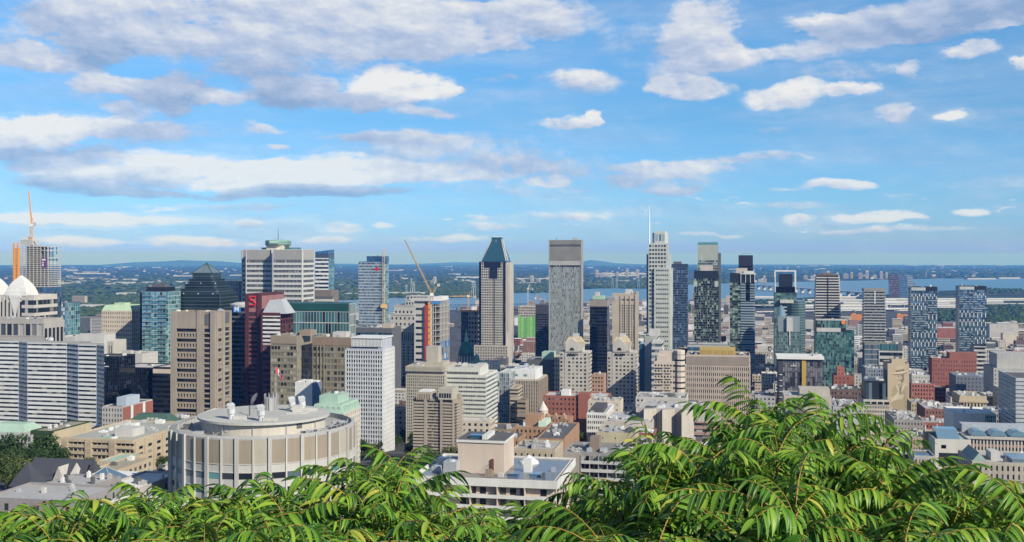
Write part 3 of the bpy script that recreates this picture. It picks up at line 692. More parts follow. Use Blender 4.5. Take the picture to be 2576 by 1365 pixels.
    # steam over the flue: its own wisp
    pw = at(633, 1002, 386); b = MB(); b.loft([[(x + r * math.cos(a * .63), r * math.sin(a * .63), z) for a in range(10)] for x, r, z in ((0, .2, 0), (.2, .6, 1.2), (.6, .9, 2.4), (1.2, .8, 3.6), (1.9, .3, 4.6))])
    m = bpy.data.materials.new('steam'); m.use_nodes = True; nt = m.node_tree; nt.nodes.clear(); v = nt.nodes.new('ShaderNodeVolumePrincipled'); v.inputs['Density'].default_value = .35; v.inputs['Color'].default_value = (1, 1, 1, 1); o = nt.nodes.new('ShaderNodeOutputMaterial'); nt.links.new(v.outputs[0], o.inputs['Volume'])
    tag(b.build('steam', m, loc=(pw.x, pw.y, z0 + Dz + 3.6)), kind='stuff')
    # flag on its pole on the drum roof
    p = at(694, 645, 398); zb = z0 + Dz; fr = empty('flagpole', (p.x, p.y, zb), ROT); tag(fr, 'tall flagpole with a red and white flag on the round building roof', 'flagpole')
    b = MB(); b.lathe([(.14, 0), (.07, 17)], n=8); b.build('pole', STEEL, fr)
    red = plain('flag_red', (.55, .02, .03), .7); wh = plain('flag_white', (.8, .8, .8), .7); b = MB()
    def fp(i, j): t = i / 8; return (t * 2.6, .35 * math.sin(t * 5), 16.4 - j * 2.3 - t * 3.2)
    for i in range(8): b.quad(fp(i, 1), fp(i + 1, 1), fp(i + 1, 0), fp(i, 0), 0 if i < 2 or i > 5 else 1)
    q = MB()
    for k in range(3): q.quad((1.1 + .15 * k, .12, 14.2 - .15 * k), (1.45 - .08 * k, .12, 13.8), (1.4, .12, 13.3), (1.1, .12, 13.7))
    b.build('flag', [red, wh], fr); q.build('flag_leaf_emblem', red, fr)
tower_round()

def signs_letters(b, face, u, z, txt, size, mat, p=.5, name='sign_text', bold=0.):
    cu = bpy.data.curves.new(name, 'FONT'); cu.body = txt; cu.size = size; cu.extrude = .05; cu.offset = bold
    o = bpy.data.objects.new(name, cu); COL.objects.link(o); o.parent = b.root; cu.materials.append(mat)
    dg = bpy.context.evaluated_depsgraph_get(); me = bpy.data.meshes.new_from_object(o.evaluated_get(dg)); bpy.data.objects.remove(o)
    o = bpy.data.objects.new(name, me); COL.objects.link(o); o.parent = b.root
    x, y = b.fpt(face, u, p); o.location = (x, y, z); o.rotation_euler = (R(90), 0, {'F': 0, 'R': math.pi / 2}[face]); return o
SW = plain('sign_white', (.8, .8, .8)); SRED = plain('sign_red', (.5, .02, .03), .4); SBLUE = plain('sign_blue', (.03, .18, .6), .4); SGREEN = plain('sign_green', (.05, .4, .2), .4)

# white striped slab in four folded wings
def striped():
    Y = 820
    b = B('striped_building', 'white office slab with thin dark window stripes and folded wings, beside the black tower', 'office building', 175, 247, 862, Y, 26, wall=WHITE, roof=GRAVEL, core=False)
    M0 = b.root.matrix_world.copy() if False else Matrix.Translation(b.root.location) @ Matrix.Rotation(ROT, 4, 'Z'); inv = M0.inverted()
    # plan of the zigzag front as seen, nearest wing farthest along the street
    pts = []; Yd = [842, 828, 818, 811, 801, 797, 788]; pxs = [-150, 47, 69, 168, 197, 243, 262]
    for px, yy in zip(pxs, Yd): pts.append(inv @ Vector(((px - CX) / F * yy, yy, b.z0)))
    back = [inv @ Vector(((px - CX) / F * yy, yy, b.z0)) for px, yy in ((262, 815), (-150, 880))]
    H = b.h; nz = 23
    plan = [(p.x, p.y) for p in pts + back]
    w = MB(); w.prism(plan, 0, H, 0, 1); w.build('wall', [WHITE, GRAVEL], b.root)
    for k in range(len(pts) - 1):
        p, q = pts[k], pts[k + 1]; d = (q - p); L = d.length; d = d / L; nrm = Vector((d.y, -d.x, 0))
        for j in range(nz):
            z = 3 + (H - 5) * j / (nz - 1) ; g = MB(); o = nrm * .12; a, c = p + o + d * .3, q + o - d * .3
            n = max(2, int(L / 4))
            for i in range(n):
                s0, s1 = a + (c - a) * i / n, a + (c - a) * (i + 1) / n
                g.quad((s0.x, s0.y, z), (s1.x, s1.y, z), (s1.x, s1.y, z + 1.25), (s0.x, s0.y, z + 1.25))
            g.build('window_band', DARKG, b.root)
    g = MB(); g.box(2, 4, H, 26, 20, H + 5.2); g.build('penthouse', [LGREY], b.root)
    g = MB(); g.loft([[(-14 + a, -.9 + e * .15, H - 2.2 + c) for a, c in ((0, .3), (1.2, 0), (8.5, .2), (9, .9), (8, 1.6), (1, 1.5))] for e in (0, -1)]); g.build('sign', SBLUE, b.root)
    b.units(4, (-30, 8, 0, 20), H)
striped()

# black glass pair
b = B('black_tower', 'tall black glass tower with a small white emblem, next to the white striped slab', 'office building', 234, 300, 900, 960, 26, wall=BLACK, roof=TAR)
b.curtain('F', 12, 20, glass=BLACKG, m=BLACK, t=.15); b.curtain('R', 7, 20, glass=BLACKG, m=BLACK, t=.15)
for k in range(3): q = MB(); q.lathe([(.8 - .2 * k, 0), (.8 - .2 * k, .2)], n=10); o = b.part('emblem', q, SW); o.location = (10.5 + k * .5, -.4, b.h - 5.6 + .5 * (k == 1)); o.rotation_euler = (R(90), 0, 0)
q = MB(); [q.box(8.2 + k * .95, -.45, b.h - 8.4, 8.2 + k * .95 + (.7 if k % 3 else .5), -.35, b.h - 7.7) for k in range(8)]; b.part('sign_lettering', q, SW); b.units(2); b.done()
b = B('black_podium', 'lower black glass block joined behind the black emblem tower', 'office building', 296, 388, 928, 1010, 40, wall=BLACK, roof=LGREY); b.curtain('F', 20, 16, glass=BLACKG, m=BLACK, t=.12); b.curtain('R', 8, 16, glass=BLACKG, m=BLACK, t=.12); b.units(3); b.done()
b = B('black_annex', 'dark block with a cream top band beside the brown concrete tower', 'office building', 385, 440, 927, 1000, 30, wall=BLACK, roof=LGREY); b.ribbon('F', 10, .5, z1=b.h - 6, glass=BLACKG); b.fbox('F', 0, b.w, b.h - 5, b.h - 1, 0, .3, m=b.mi(CREAM)); b.done()

# brown concrete tower in front of the pyramid
b = B('concrete_tower', 'tall brown concrete tower with a blank top and paired window rows, behind the round building', 'office building', 433, 541, 788, 860, 26, wall=BROWN, roof=BROOF)
BT = W_('tower_beige', (.31, .26, .21)); m = BT
uu = [0, b.u(445), b.u(497), b.u(507), b.u(514), b.u(531), b.w]; top = b.z(828); nz = 22
for (a, c) in ((0, uu[1]), (uu[2], uu[3]), (b.u(531), b.w)): b.fbox('F', a - (.6 if a == 0 else 0), c + (.6 if c == b.w else 0), 0, b.h + 1.5, 0, 1.6, m=b.mi(BT))
b.fbox('F', uu[1], uu[2], top, b.h + .2, 0, 1.0, m=b.mi(BT)); b.fbox('F', uu[3], b.u(514), 0, b.h, 0, 1.2, m=b.mi(BT)); b.fbox('F', b.u(515), uu[5], top + 3, b.h - 1, 0, .4, m=b.mi(DGREY))
dz = top / nz
for j in range(nz):
    z = j * dz; b.fbox('F', uu[1], uu[2], z, z + dz * .34, 0, 1.0, m=b.mi(BT)); b.fbox('F', b.u(514), uu[5], z, z + dz * .3, 0, .9, m=b.mi(BT)); b.win('F', b.u(514), uu[5], z + dz * .3, z + dz, .05, BLACKG)
    if j % 2 == 0:
        n = 7; du = (uu[2] - uu[1]) / n
        for i in range(n):
            b.fbox('F', uu[1] + i * du, uu[1] + i * du + du * .42, z + dz * .34, z + dz, 0, .97, m=b.mi(BT)); b.win('F', uu[1] + i * du + du * .42, uu[1] + (i + 1) * du, z + dz * .34, z + dz, .05, BLACKG)
    else: b.win('F', uu[1], uu[2], z + dz * .34, z + dz, .05, BLACKG)
vv = [0, 3.5, 14, 17, b.d]
for a, c in ((0, 2.4), (10.5, 14.5), (b.d - 2, b.d)): b.fbox('R', a, c, 0, b.h + .8, 0, 1.5, m=b.mi(BT))
b.fbox('R', 2.4, 10.5, top, b.h, 0, .8, m=b.mi(BT)); b.fbox('R', 14.5, b.d - 2, b.h - 9, b.h, 0, .3, m=b.mi(DGREY))
for j in range(nz):
    z = j * dz; b.fbox('R', 2.4, 10.5, z, z + dz * .36, 0, .8, m=b.mi(BT)); b.fbox('R', 14.5, b.d - 2, z, z + dz * .3, 0, .8, m=b.mi(BT)); b.win('R', 14.5, b.d - 2, z + dz * .3, z + dz, .05, DARKG)
    for i in range(6):
        du = 8.1 / 6
        if j % 2 == 0: b.fbox('R', 2.4 + i * du, 2.4 + i * du + du * .4, z + dz * .36, z + dz, 0, .77, m=b.mi(BT))
        b.win('R', 2.4 + i * du + (du * .4 if j % 2 == 0 else 0), 2.4 + (i + 1) * du, z + dz * .36, z + dz, .05, BLACKG)
b.units(8, hmax=2.5); b.done()

# pyramid tower
def pyramid():
    b = B('pyramid_tower', 'dark glass tower stepping up to a small glass pyramid', 'office tower', 438, 553, 741, 1200, 40, wall=BLACK, roof=TAR, core=False)
    GD = glassmat('pyramid_glass', [(.6, (.012, .022, .022)), (.3, (.02, .034, .034)), (.1, (.03, .045, .045))], .06, 0., .6)
    w = b.w; d = 46; H = b.h
    steps = [(0, H), (4.8, b.z(728)), (9, b.z(715)), (13, b.z(703)), (17, b.z(689))]
    lo = 0
    for k, (ins, top) in enumerate(steps):
        s = ins * w / 64; q = MB(); c = s + 2.5; x1, y1 = w - s, d - s * .8; y0 = s * .8
        q.prism([(c, y0), (x1 - 2.5, y0), (x1, y0 + 2.5), (x1, y1 - 2.5), (x1 - 2.5, y1), (c, y1), (s, y1 - 2.5), (s, y0 + 2.5)], lo, top, 0, 1); b.part('tower_stage', q, [GD, TAR])
        n = max(2, int((top - lo) / 3.9)) if k else 26
        for j in range(n):
            z = top - (j + 1) * (top - lo) / n if k else H - (j + 1) * 3.9
            if z < 2: break
            q = MB(); e = .12; q.prism([(c - e, y0 - e), (x1 - 2.5 + e, y0 - e), (x1 + e, y0 + 2.5 - e), (x1 + e, y1), (s - e, y1), (s - e, y0 + 2.5 - e)], z, z + .32); b.part('spandrel_trim', q, plain('dark_steel', (.16, .19, .2), .4, .3))
        lo = top - .5
    s = 17.6 * w / 64; z0, z1 = b.z(688.5), b.z(663); x0, x1, y0, y1 = s, w - s, s * .8, d - s * .8; ap = ((x0 + x1) / 2, (y0 + y1) / 2, z1)
    q = MB(); P = [(x0, y0, z0), (x1, y0, z0), (x1, y1, z0), (x0, y1, z0)]; n = 0
    for i in range(4): q.v += [P[i], P[(i + 1) % 4], ap]; q.f.append((n, n + 1, n + 2)); q.m.append(0); n += 3
    b.part('glass_pyramid', q, [plain('pyramid_pane', (.30, .38, .42), .08, .6)])
    fr = MB()
    for i in range(4): fr.bar(P[i], ap, .55); fr.bar(P[i], P[(i + 1) % 4], .5)
    for i in range(4): m_ = tuple((P[i][k] + P[(i + 1) % 4][k]) / 2 for k in range(3)); fr.bar(m_, ap, .3)
    b.part('pyramid_frame', fr, plain('dark_green_steel', (.03, .07, .07), .4))
    for a in (.18, .5, .82):
        for z in (H, b.z(728), b.z(715)): q = MB(); q.lathe([(.5, 0), (.5, .9)], (a * w, 3 + 6 * (z > H + 3)), 8); o = b.part('roof_light', q, SW); o.location.z = z
    g = MB(); g.box(.2, -.35, 0, 1.4, 0, H); g.box(w - 1.6, -.35, 0, w - .3, 0, H); b.part('corner_trim', g, BLACK)
pyramid()
b = B('ribbed_tower', 'dark grey vertically ribbed tower between the pyramid tower and the cross-plan tower', 'office tower', 540, 600, 710, 1550, 30, wall=DGREY, roof=TAR); b.fins('F', 16, 20, .5, glass=DARKG, m=GREY); b.done()

# cross-plan aluminium tower with the round penthouse
def cross():
    Y = 1450; AL = W_('aluminium', (.62, .62, .60), .45, .06, .08); ALD = W_('aluminium_louvre', (.44, .43, .41), .5, .06, .05)
    b = B('cross_tower', 'massive silver cross-plan tower with horizontal bands and a round green-topped penthouse', 'office tower', 591, 773, 628, Y, 60, wall=AL, roof=GRAVEL, core=False)
    H = b.h; w = b.w; nz = 26; zt = b.z(655); inv = Matrix.Rotation(-b.rot, 3, 'Z')
    def arm(x0, y0, x1, y1, faces):
        q = MB(); q.box(x0, y0, 0, x1, y1, H, 0, top=1); q.build('wing_wall', [AL, GRAVEL], b.root)
        for fc in faces:
            L = (x1 - x0) if fc == 'F' else (y1 - y0); P = (lambda u, p: (x0 + u, y0 - p)) if fc == 'F' else ((lambda u, p: (x1 + p, y0 + u)) if fc == 'R' else (lambda u, p: (x0 - p, y1 - u)))
            def bx(m, u0, u1, z0, z1, p0, p1):
                a, c = P(u0, p0), P(u1, p1); m.box(min(a[0], c[0]), min(a[1], c[1]), z0, max(a[0], c[0]), max(a[1], c[1]), z1)
            dz = zt / nz
            for j in range(nz):
                z = j * dz; g = MB(); n = max(3, int(L / 1.9)); m_ = MB(); bx(m_, 1.0, L - 1.0, z, z + dz * .46, 0, .75); m_.build('spandrel', AL, b.root)
                for i in range(n):
                    u0, u1 = 1 + (L - 2) * i / n, 1 + (L - 2) * (i + .78) / n; a, c = P(u0, .06), P(u1, .06); g.quad((a[0], a[1], z + dz * .46), (c[0], c[1], z + dz * .46), (c[0], c[1], z + dz), (a[0], a[1], z + dz))
                g.build('window_band', DARKG, b.root)
            lv = MB(); n = int(L / 1.5); bx(lv, .9, L - .9, zt, H - .2, 0, .3)
            for i in range(n): bx(lv, 1 + (L - 2) * i / n, 1 + (L - 2) * (i + .45) / n, zt + .6, H - .6, .3, .8)
            lv.build('louvre_band', ALD, b.root)
            tr = MB(); bx(tr, 0, 1.0, 0, H, 0, .9); bx(tr, L - 1.0, L, 0, H, 0, .9); tr.build('corner_trim', AL, b.root)
    # four wings round a square core, corners towards the viewer
    u1, u2, u3 = b.u(619), b.u(665), b.u(690)
    arm(u1, 0, b.u(690) , 40, 'FRL'); 
    arm(b.u(697), -14, w - 1, 26, 'FR')
    arm(0, 22, u1 + 2, 62, 'FL')
    q = MB(); q.box(u3 - 3, -3, 0, u3 + 3.6, 34, H + 1); b.part('core_pier', q, W_('bright_aluminium', (.74, .73, .70), .4))
    cx = b.u(683); cy = 22
    q = MB(); q.box(cx - 12, cy - 12, H, cx + 12, cy + 12, b.z(618)); b.part('penthouse_base', q, [W_('penthouse_cream', (.66, .60, .50))])
    q = MB(); q.lathe([(16.5, b.z(618)), (17.2, b.z(615)), (17.2, b.z(606)), (16, b.z(604))], (cx, cy), 8, a0=R(22.5)); b.part('penthouse', q, [W_('penthouse_green', (.17, .33, .27), .35)])
    q = MB(); q.lathe([(17.3, b.z(616.5)), (17.3, b.z(614.5))], (cx, cy), 8, cap=False, a0=R(22.5)); q.lathe([(17.35, b.z(611)), (17.35, b.z(609.5))], (cx, cy), 8, cap=False, a0=R(22.5)); b.part('penthouse_trim', q, DGREY)
    q = MB(); q.quad(*[(cx - 15.5 + x, cy - 16.3 - .2, z) for x, z in ((10, b.z(612)), (23, b.z(612)), (23, b.z(606)), (10, b.z(606)))]); b.part('sign', q, W_('sign_mint', (.45, .68, .55)))
    for px0, px1 in ((637, 664), (690, 738)): q = MB(); q.lathe([((px1 - px0) * .26, H), ((px1 - px0) * .26, b.z(623))], (b.u((px0 + px1) / 2), cy + 4), 16); b.part('roof_lantern', q, GREENG)
    q = MB(); q.bar((cx, cy, b.z(604)), (cx, cy, b.z(590)), .6, t2=.4); q.bar((cx, cy, b.z(590)), (cx, cy, b.z(572)), .4, t2=.15, n=6); b.part('antenna', q, DGREY)
    for k in (-6, -3, 4, 7): q = MB(); q.bar((cx + k, cy, b.z(604)), (cx + k, cy, b.z(599)), .2); b.part('antenna', q, DGREY)
cross()

# left-hand group
b = B('tower_under_construction', 'unfinished concrete tower with bare floors above blue glass, a tower crane on top', 'building', 46, 122, 617, 1350, 26, wall=W_('slab_concrete', (.55, .53, .49)), roof=GREY, core=False)
zg = b.z(723); q = MB(); q.box(0, 0, 0, b.w, b.d, zg); b.part('glazed_shaft', q, BLUEG); b.curtain('F', 14, 22, z1=zg, glass=BLUEG, m=DGREY, t=.1); b.curtain('R', 8, 22, z1=zg, glass=BLUEG, m=DGREY, t=.1)
nf = 22; dz = (b.h - zg) / nf
for j in range(nf):
    q = MB(); z = zg + j * dz; x1 = b.w if j < 12 or j == nf - 1 else b.w * (.72 if j > 15 else .9); q.box(0, 0, z, b.w if j % 4 == 3 or j < 10 else x1, b.d, z + .9); b.part('floor_slab', q, [b.mats[0]])
for i in range(9):
    for yy in (0.2, b.d - 1): q = MB(); x = .3 + (b.w - 1) * i / 8; q.box(x - .35, yy, zg, x + .35, yy + .7, b.h + .02); b.part('column', q, [b.mats[0]])
q = MB(); q.box(b.w * .2, 5, zg, b.w * .62, 20, b.h - 1); b.part('core_wall', q, [W_('core_shaft', (.24, .23, .21))])
q = MB(); q.box(b.w * .02, 3, b.h, b.w * .42, 16, b.h + 6.5); q.loft([[(b.w * .05, 5, b.h + 6.5), (b.w * .38, 5, b.h + 6.5), (b.w * .38, 14, b.h + 6.5), (b.w * .05, 14, b.h + 6.5)], [(b.w * .08, 8, b.h + 11), (b.w * .3, 8, b.h + 9), (b.w * .3, 11, b.h + 9), (b.w * .08, 11, b.h + 11)]]); b.part('top_formwork', q, W_('formwork', (.5, .48, .45)))
q = MB(); q.box(b.w * .42, 4, b.h + 5, b.w * .75, 5.2, b.h + 6); b.part('canopy_beam', q, WHITE)
BAN = plain('banner_purple', (.14, .06, .16), .7); q = MB(); x0, x1 = b.u(105.5), b.u(119.5); q.box(x0, -.5, b.z(673), x1, -.3, b.z(649)); b.part('banner', q, BAN)
q = MB(); [q.box(x0 + .7 + k * 1.2, -.62, b.z(zz), x0 + 1.5 + k * 1.2, -.52, b.z(zz) + hh) for zz, n, hh in ((656, 4, 2.0), (663, 2, 1.6), (669.5, 2, 1.9)) for k in range(n)]; b.part('banner_lettering', q, SW)
b.done()
def crane_mast(b, x, y, z0, z1, mat, name='hoist_mast', r=1.4, step=4.):
    q = MB()
    for a, c in ((-1, -1), (1, -1), (1, 1), (-1, 1)): q.bar((x + a * r, y + c * r, z0), (x + a * r, y + c * r, z1), .28)
    z = z0; k = 0
    while z < z1 - step:
        for (a, c), (e, f) in (((-1, -1), (1, -1)), ((1, -1), (1, 1)), ((-1, 1), (-1, -1))):
            s = ((a, c), (e, f)) if k % 2 else ((e, f), (a, c)); q.bar((x + s[0][0] * r, y + s[0][1] * r, z), (x + s[1][0] * r, y + s[1][1] * r, z + step), .2)
        z += step; k += 1
    return q
CRO = plain('crane_orange', (.62, .28, .07), .5); CRY = plain('crane_yellow', (.58, .36, .14), .5)
r = empty('hoist_tower', at(42, 700, 1335)); tag(r, 'orange construction hoist running up beside the unfinished tower', 'hoist'); r.location.z = b.z0
for k in (-2.2, 2.4): q = MB(); q.box(k - 1.3, -1.3, 0, k + 1.3, 1.3, b.h - 4); q.build('hoist_shaft', CRO, r); q = crane_mast(b, k, -2.2, 0, b.h + 3, CRO, r=.8); q.build('hoist_lattice', CRO, r)
# tower crane with raised jib
def crane(name, label, base, jib_to, mast_z, mat, cab=True, counter=(8, 0, 2), r=1.3):
    root = empty(name, base); tag(root, label, 'crane'); v = Vector(jib_to) - Vector(base)
    q = crane_mast(None, 0, 0, 0, mast_z, mat, r=r); q.build('mast_lattice', mat, root)
    j = MB(); a = Vector((0, 0, mast_z)); n = 16
    side = Vector((-(v - a).y, (v - a).x, 0)).normalized() if abs((v - a).x) + abs((v - a).y) > 1 else Vector((0, 1, 0)); up = (v - a).cross(side).normalized()
    for sx, sz in ((1, 0), (-1, 0), (0, 1.6)):
        o = side * (sx * r * .8) + up * (sz * r * .8); j.bar(a + o, v + o * .4, .3)
    for i in range(n):
        t0, t1 = i / n, (i + 1) / n; p0 = a + (v - a) * t0; p1 = a + (v - a) * t1; s0 = 1 - .6 * t0; s1 = 1 - .6 * t1
        for sx in (1, -1): j.bar(p0 + side * (sx * r * .8 * s0), p1 + up * (1.6 * r * .8 * s1), .18); j.bar(p0 + up * (1.6 * r * .8 * s0), p1 + side * (sx * r * .8 * s1), .18)
    j.build('jib_lattice', mat, root)
    c = MB(); c.box(-2.2, -2.2, mast_z - 1, 2.2, 2.2, mast_z + 2.2); c.build('cab', WHITE, root)
    c = MB(); cv = Vector(counter); c.bar((0, 0, mast_z), (cv.x, cv.y, mast_z + cv.z), .7); c.build('counter_jib_lattice', mat, root)
    c = MB(); c.box(cv.x - 2, cv.y - 1.5, mast_z + cv.z - 3, cv.x + 2, cv.y + 1.5, mast_z + cv.z + 1); c.build('counterweight', GREY, root)
    f = (cv - Vector((cv.x * .4, cv.y * .4, -9))); f = Vector((cv.x * .45, cv.y * .45, mast_z + 10)); c = MB(); c.bar((0, 0, mast_z), f, .4); c.bar(f, (cv.x, cv.y, mast_z + cv.z), .25); c.bar(f, a + (v - a) * .6, .1); c.build('tie_rod', mat, root)
    return root
p = at(79, 617, 1362); crane('tower_crane', 'orange tower crane with its jib pointing straight up above the unfinished tower', (p.x, p.y, b.z0 + b.h - 6), (p.x - 4, p.y + 1, CZ - (480 - HY) / F * 1362), 30, CRO, counter=(3, 1, 3))
b = B('glass_condo', 'pale patterned condominium tower standing below the unfinished tower', 'apartment tower', 126, 173, 763, 1500, 26, wall=PALEG, roof=TAR)
PC = W_('pale_blue_panel', (.52, .57, .60)); nz = 20
for j in range(nz):
    for i in range(9):
        u0 = i * b.w / 9 * .78; z = j * b.h / nz
        if (i + j) % 3: b.fbox('F', u0, u0 + b.w / 9 * .74, z + .3, z + b.h / nz - 1.0, 0, .3, m=b.mi(PC))
        else: b.win('F', u0, u0 + b.w / 9 * .74, z + .3, z + b.h / nz - .3, .05, DARKG)
b.curtain('F', 4, nz, u0=b.w * .8, glass=TEALG, m=PC, t=.1); b.curtain('R', 5, nz, glass=TEALG, m=PC); b.units(2); b.done()

# postmodern pair of white cones
def postmodern():
    b = B('gabled_tower', 'pale stone tower crowned with white curved pyramid gables and arched windows', 'office tower', -70, 86, 745, 1150, 40, wall=W_('pale_rose_stone', (.58, .54, .50)), roof=LGREY)
    WC = W_('white_crown', (.72, .71, .69)); w = b.w; H = b.h
    for f, L in (('F', w), ('R', b.d)):
        b.ribbon(f, 14, .6, u0=0 if f == 'R' else b.u(55), u1=L, z1=H - 3, glass=MIXG)
    nu = 10
    for i in range(nu):
        u0 = b.u(-40) + (b.u(55) - b.u(-40)) * i / nu; du = (b.u(55) - b.u(-40)) / nu
        b.fbox('F', u0, u0 + du * .45, 0, H - 1, 0, 1.1); b.win('F', u0 + du * .45, u0 + du, 2, H - 4 - 3 * abs(math.sin(i * 1.3)), .1, DARKG)
    for cx_, s in ((b.u(39), 24), (b.u(-28), 24)):
        rings = []
        for t, ww in ((0, 1), (.2, .93), (.42, .78), (.62, .59), (.8, .36), (.93, .15), (1, .04)): q = s * ww * .55; z = H + (b.z(694) - H) * t; y0 = 10; rings.append([(cx_ - q, y0 - q * .8, z), (cx_ + q, y0 - q * .8, z), (cx_ + q, y0 + q * .8, z), (cx_ - q, y0 + q * .8, z)])
        q = MB(); q.loft(rings); b.part('crown', q, WC)
        q = MB(); q.prism([(cx_ - 7, -1.5), (cx_ + 7, -1.5), (cx_ + 7, -.1), (cx_ - 7, -.1)], H - 2.5, H + .5); q.loft([[(cx_ - 6, -1.4, H - 2.5), (cx_ + 6, -1.4, H - 2.5), (cx_ + 6, -.1, H - 2.5), (cx_ - 6, -.1, H - 2.5)][::-1], [(cx_ - .8, -1.3, H - 20), (cx_ + .8, -1.3, H - 20), (cx_ + .8, -.1, H - 20), (cx_ - .8, -.1, H - 20)][::-1]]); q.box(cx_ - .8, -1.2, 0, cx_ + .8, -.1, H - 20); b.part('gable_ornament', q, WC)
    b.done()
postmodern()
b = B('grey_block', 'grey beige office block with square dark windows and a recessed top row', 'office building', -60, 110, 806, 1000, 30, wall=W_('warm_grey', (.40, .37, .34)), roof=GRAVEL); b.grid('F', 11, 1, .82, .8, z0=b.z(848), z1=b.z(812), rec=.8, glass=MIXG); b.grid('F', 11, 3, .75, .5, z0=0, z1=b.z(848), rec=.6); b.grid('R', 5, 4, .7, .6, z1=b.z(812)); b.units(4); b.done()
b = B('flat_white_block', 'low pale roofed block standing between the striped slab and the green-roofed hotel', 'office building', 145, 228, 851, 1100, 30, wall=LGREY, roof=LGREY); b.ribbon('F', 6, .4); b.units(5); b.done()
b = B('small_domed_hall', 'old stone hall with a small pointed cupola, in front of the green-roofed hotel', 'hall', 228, 284, 860, 1150, 26, wall=STONE, roof=LGREY); b.grid('F', 9, 4, .4, .6); q = MB(); q.lathe([(2.2, b.h), (2.0, b.h + 4), (.5, b.h + 8), (.1, b.h + 12)], (b.w * .45, 8), 10); b.part('cupola', q, LGREY); b.done()
b = B('green_roofed_hotel', 'cream gridded hotel tower under a pale green hipped copper roof', 'hotel', 257, 331, 783, 1250, 34, wall=CREAM, roof=W_('lime_copper', (.50, .66, .44)), parapet=0); b.grid('F', 16, 21, .45, .5, rec=.5); b.grid('R', 9, 21, .45, .5, rec=.5)
q = MB(); q.loft([[(-.5, -.5, b.h), (b.w + .5, -.5, b.h), (b.w + .5, b.d + .5, b.h), (-.5, b.d + .5, b.h)], [(2.5, 2.5, b.h + 6.5), (b.w - 2.5, 2.5, b.h + 6.5), (b.w - 2.5, b.d - 2.5, b.h + 6.5), (2.5, b.d - 2.5, b.h + 6.5)]]); q.box(b.w * .35, 4, b.h + 6.5, b.w * .7, 16, b.h + 9); b.part('roof', q, W_('lime_copper', (.5, .66, .44))); q = MB(); q.box(b.w * .44, 3.2, b.h + 4, b.w * .56, 4.4, b.h + 5.5); b.part('roof_badge', q, plain('badge_gold', (.5, .42, .1), .5)); b.done()
b = B('art_deco_hall', 'small white stone hall with an arched gable front below the green-roofed hotel', 'hall', 285, 358, 893, 1080, 30, wall=LGREY, roof=GRAVEL); b.fins('F', 11, 1, .45, u0=b.w * .05, z1=b.h * .8, sp=.1); q = MB(); n = 14; q.prism([(b.w * .3, -1), (b.w * .62, -1), (b.w * .62, 4), (b.w * .3, 4)], b.h, b.h + 4); b.part('gable', q, LGREY); b.units(4); b.done()
b = B('teal_condo', 'teal glass apartment tower with rounded bays and stacked balconies', 'apartment tower', 358, 424, 735, 1180, 26, wall=TEALG, roof=DGREY); b.curtain('F', 9, 27, glass=TEALG, m=W_('pale_teal_frame', (.42, .54, .55)), t=.12, th=.3)
b.slabs('F', 27, b.w * .05, b.w * .38, out=1.6, t=.25, par=.9, m=W_('pale_teal_frame', (.42, .54, .55)), pm=BALG); b.slabs('F', 27, b.w * .62, b.w * .95, out=1.6, t=.25, par=.9, m=W_('pale_teal_frame', (.42, .54, .55)), pm=BALG)
b.curtain('R', 8, 27, glass=TEALG, m=W_('pale_teal_frame', (.42, .54, .55)), t=.12, th=.3); b.pbox('penthouse', b.w * .1, 3, b.h, b.w * .9, 20, b.h + 5, [BLACK]); b.pbox('penthouse', b.w * .25, 6, b.h + 5, b.w * .75, 16, b.h + 8.6, [DGREY]); b.done()
b = B('dark_glass_tower', 'narrow dark blue tower standing just behind the teal condominium', 'apartment tower', 352, 395, 738, 1230, 24, wall=BLACK, roof=TAR); b.curtain('F', 6, 24, glass=BLACKG, m=BLACK); b.done()

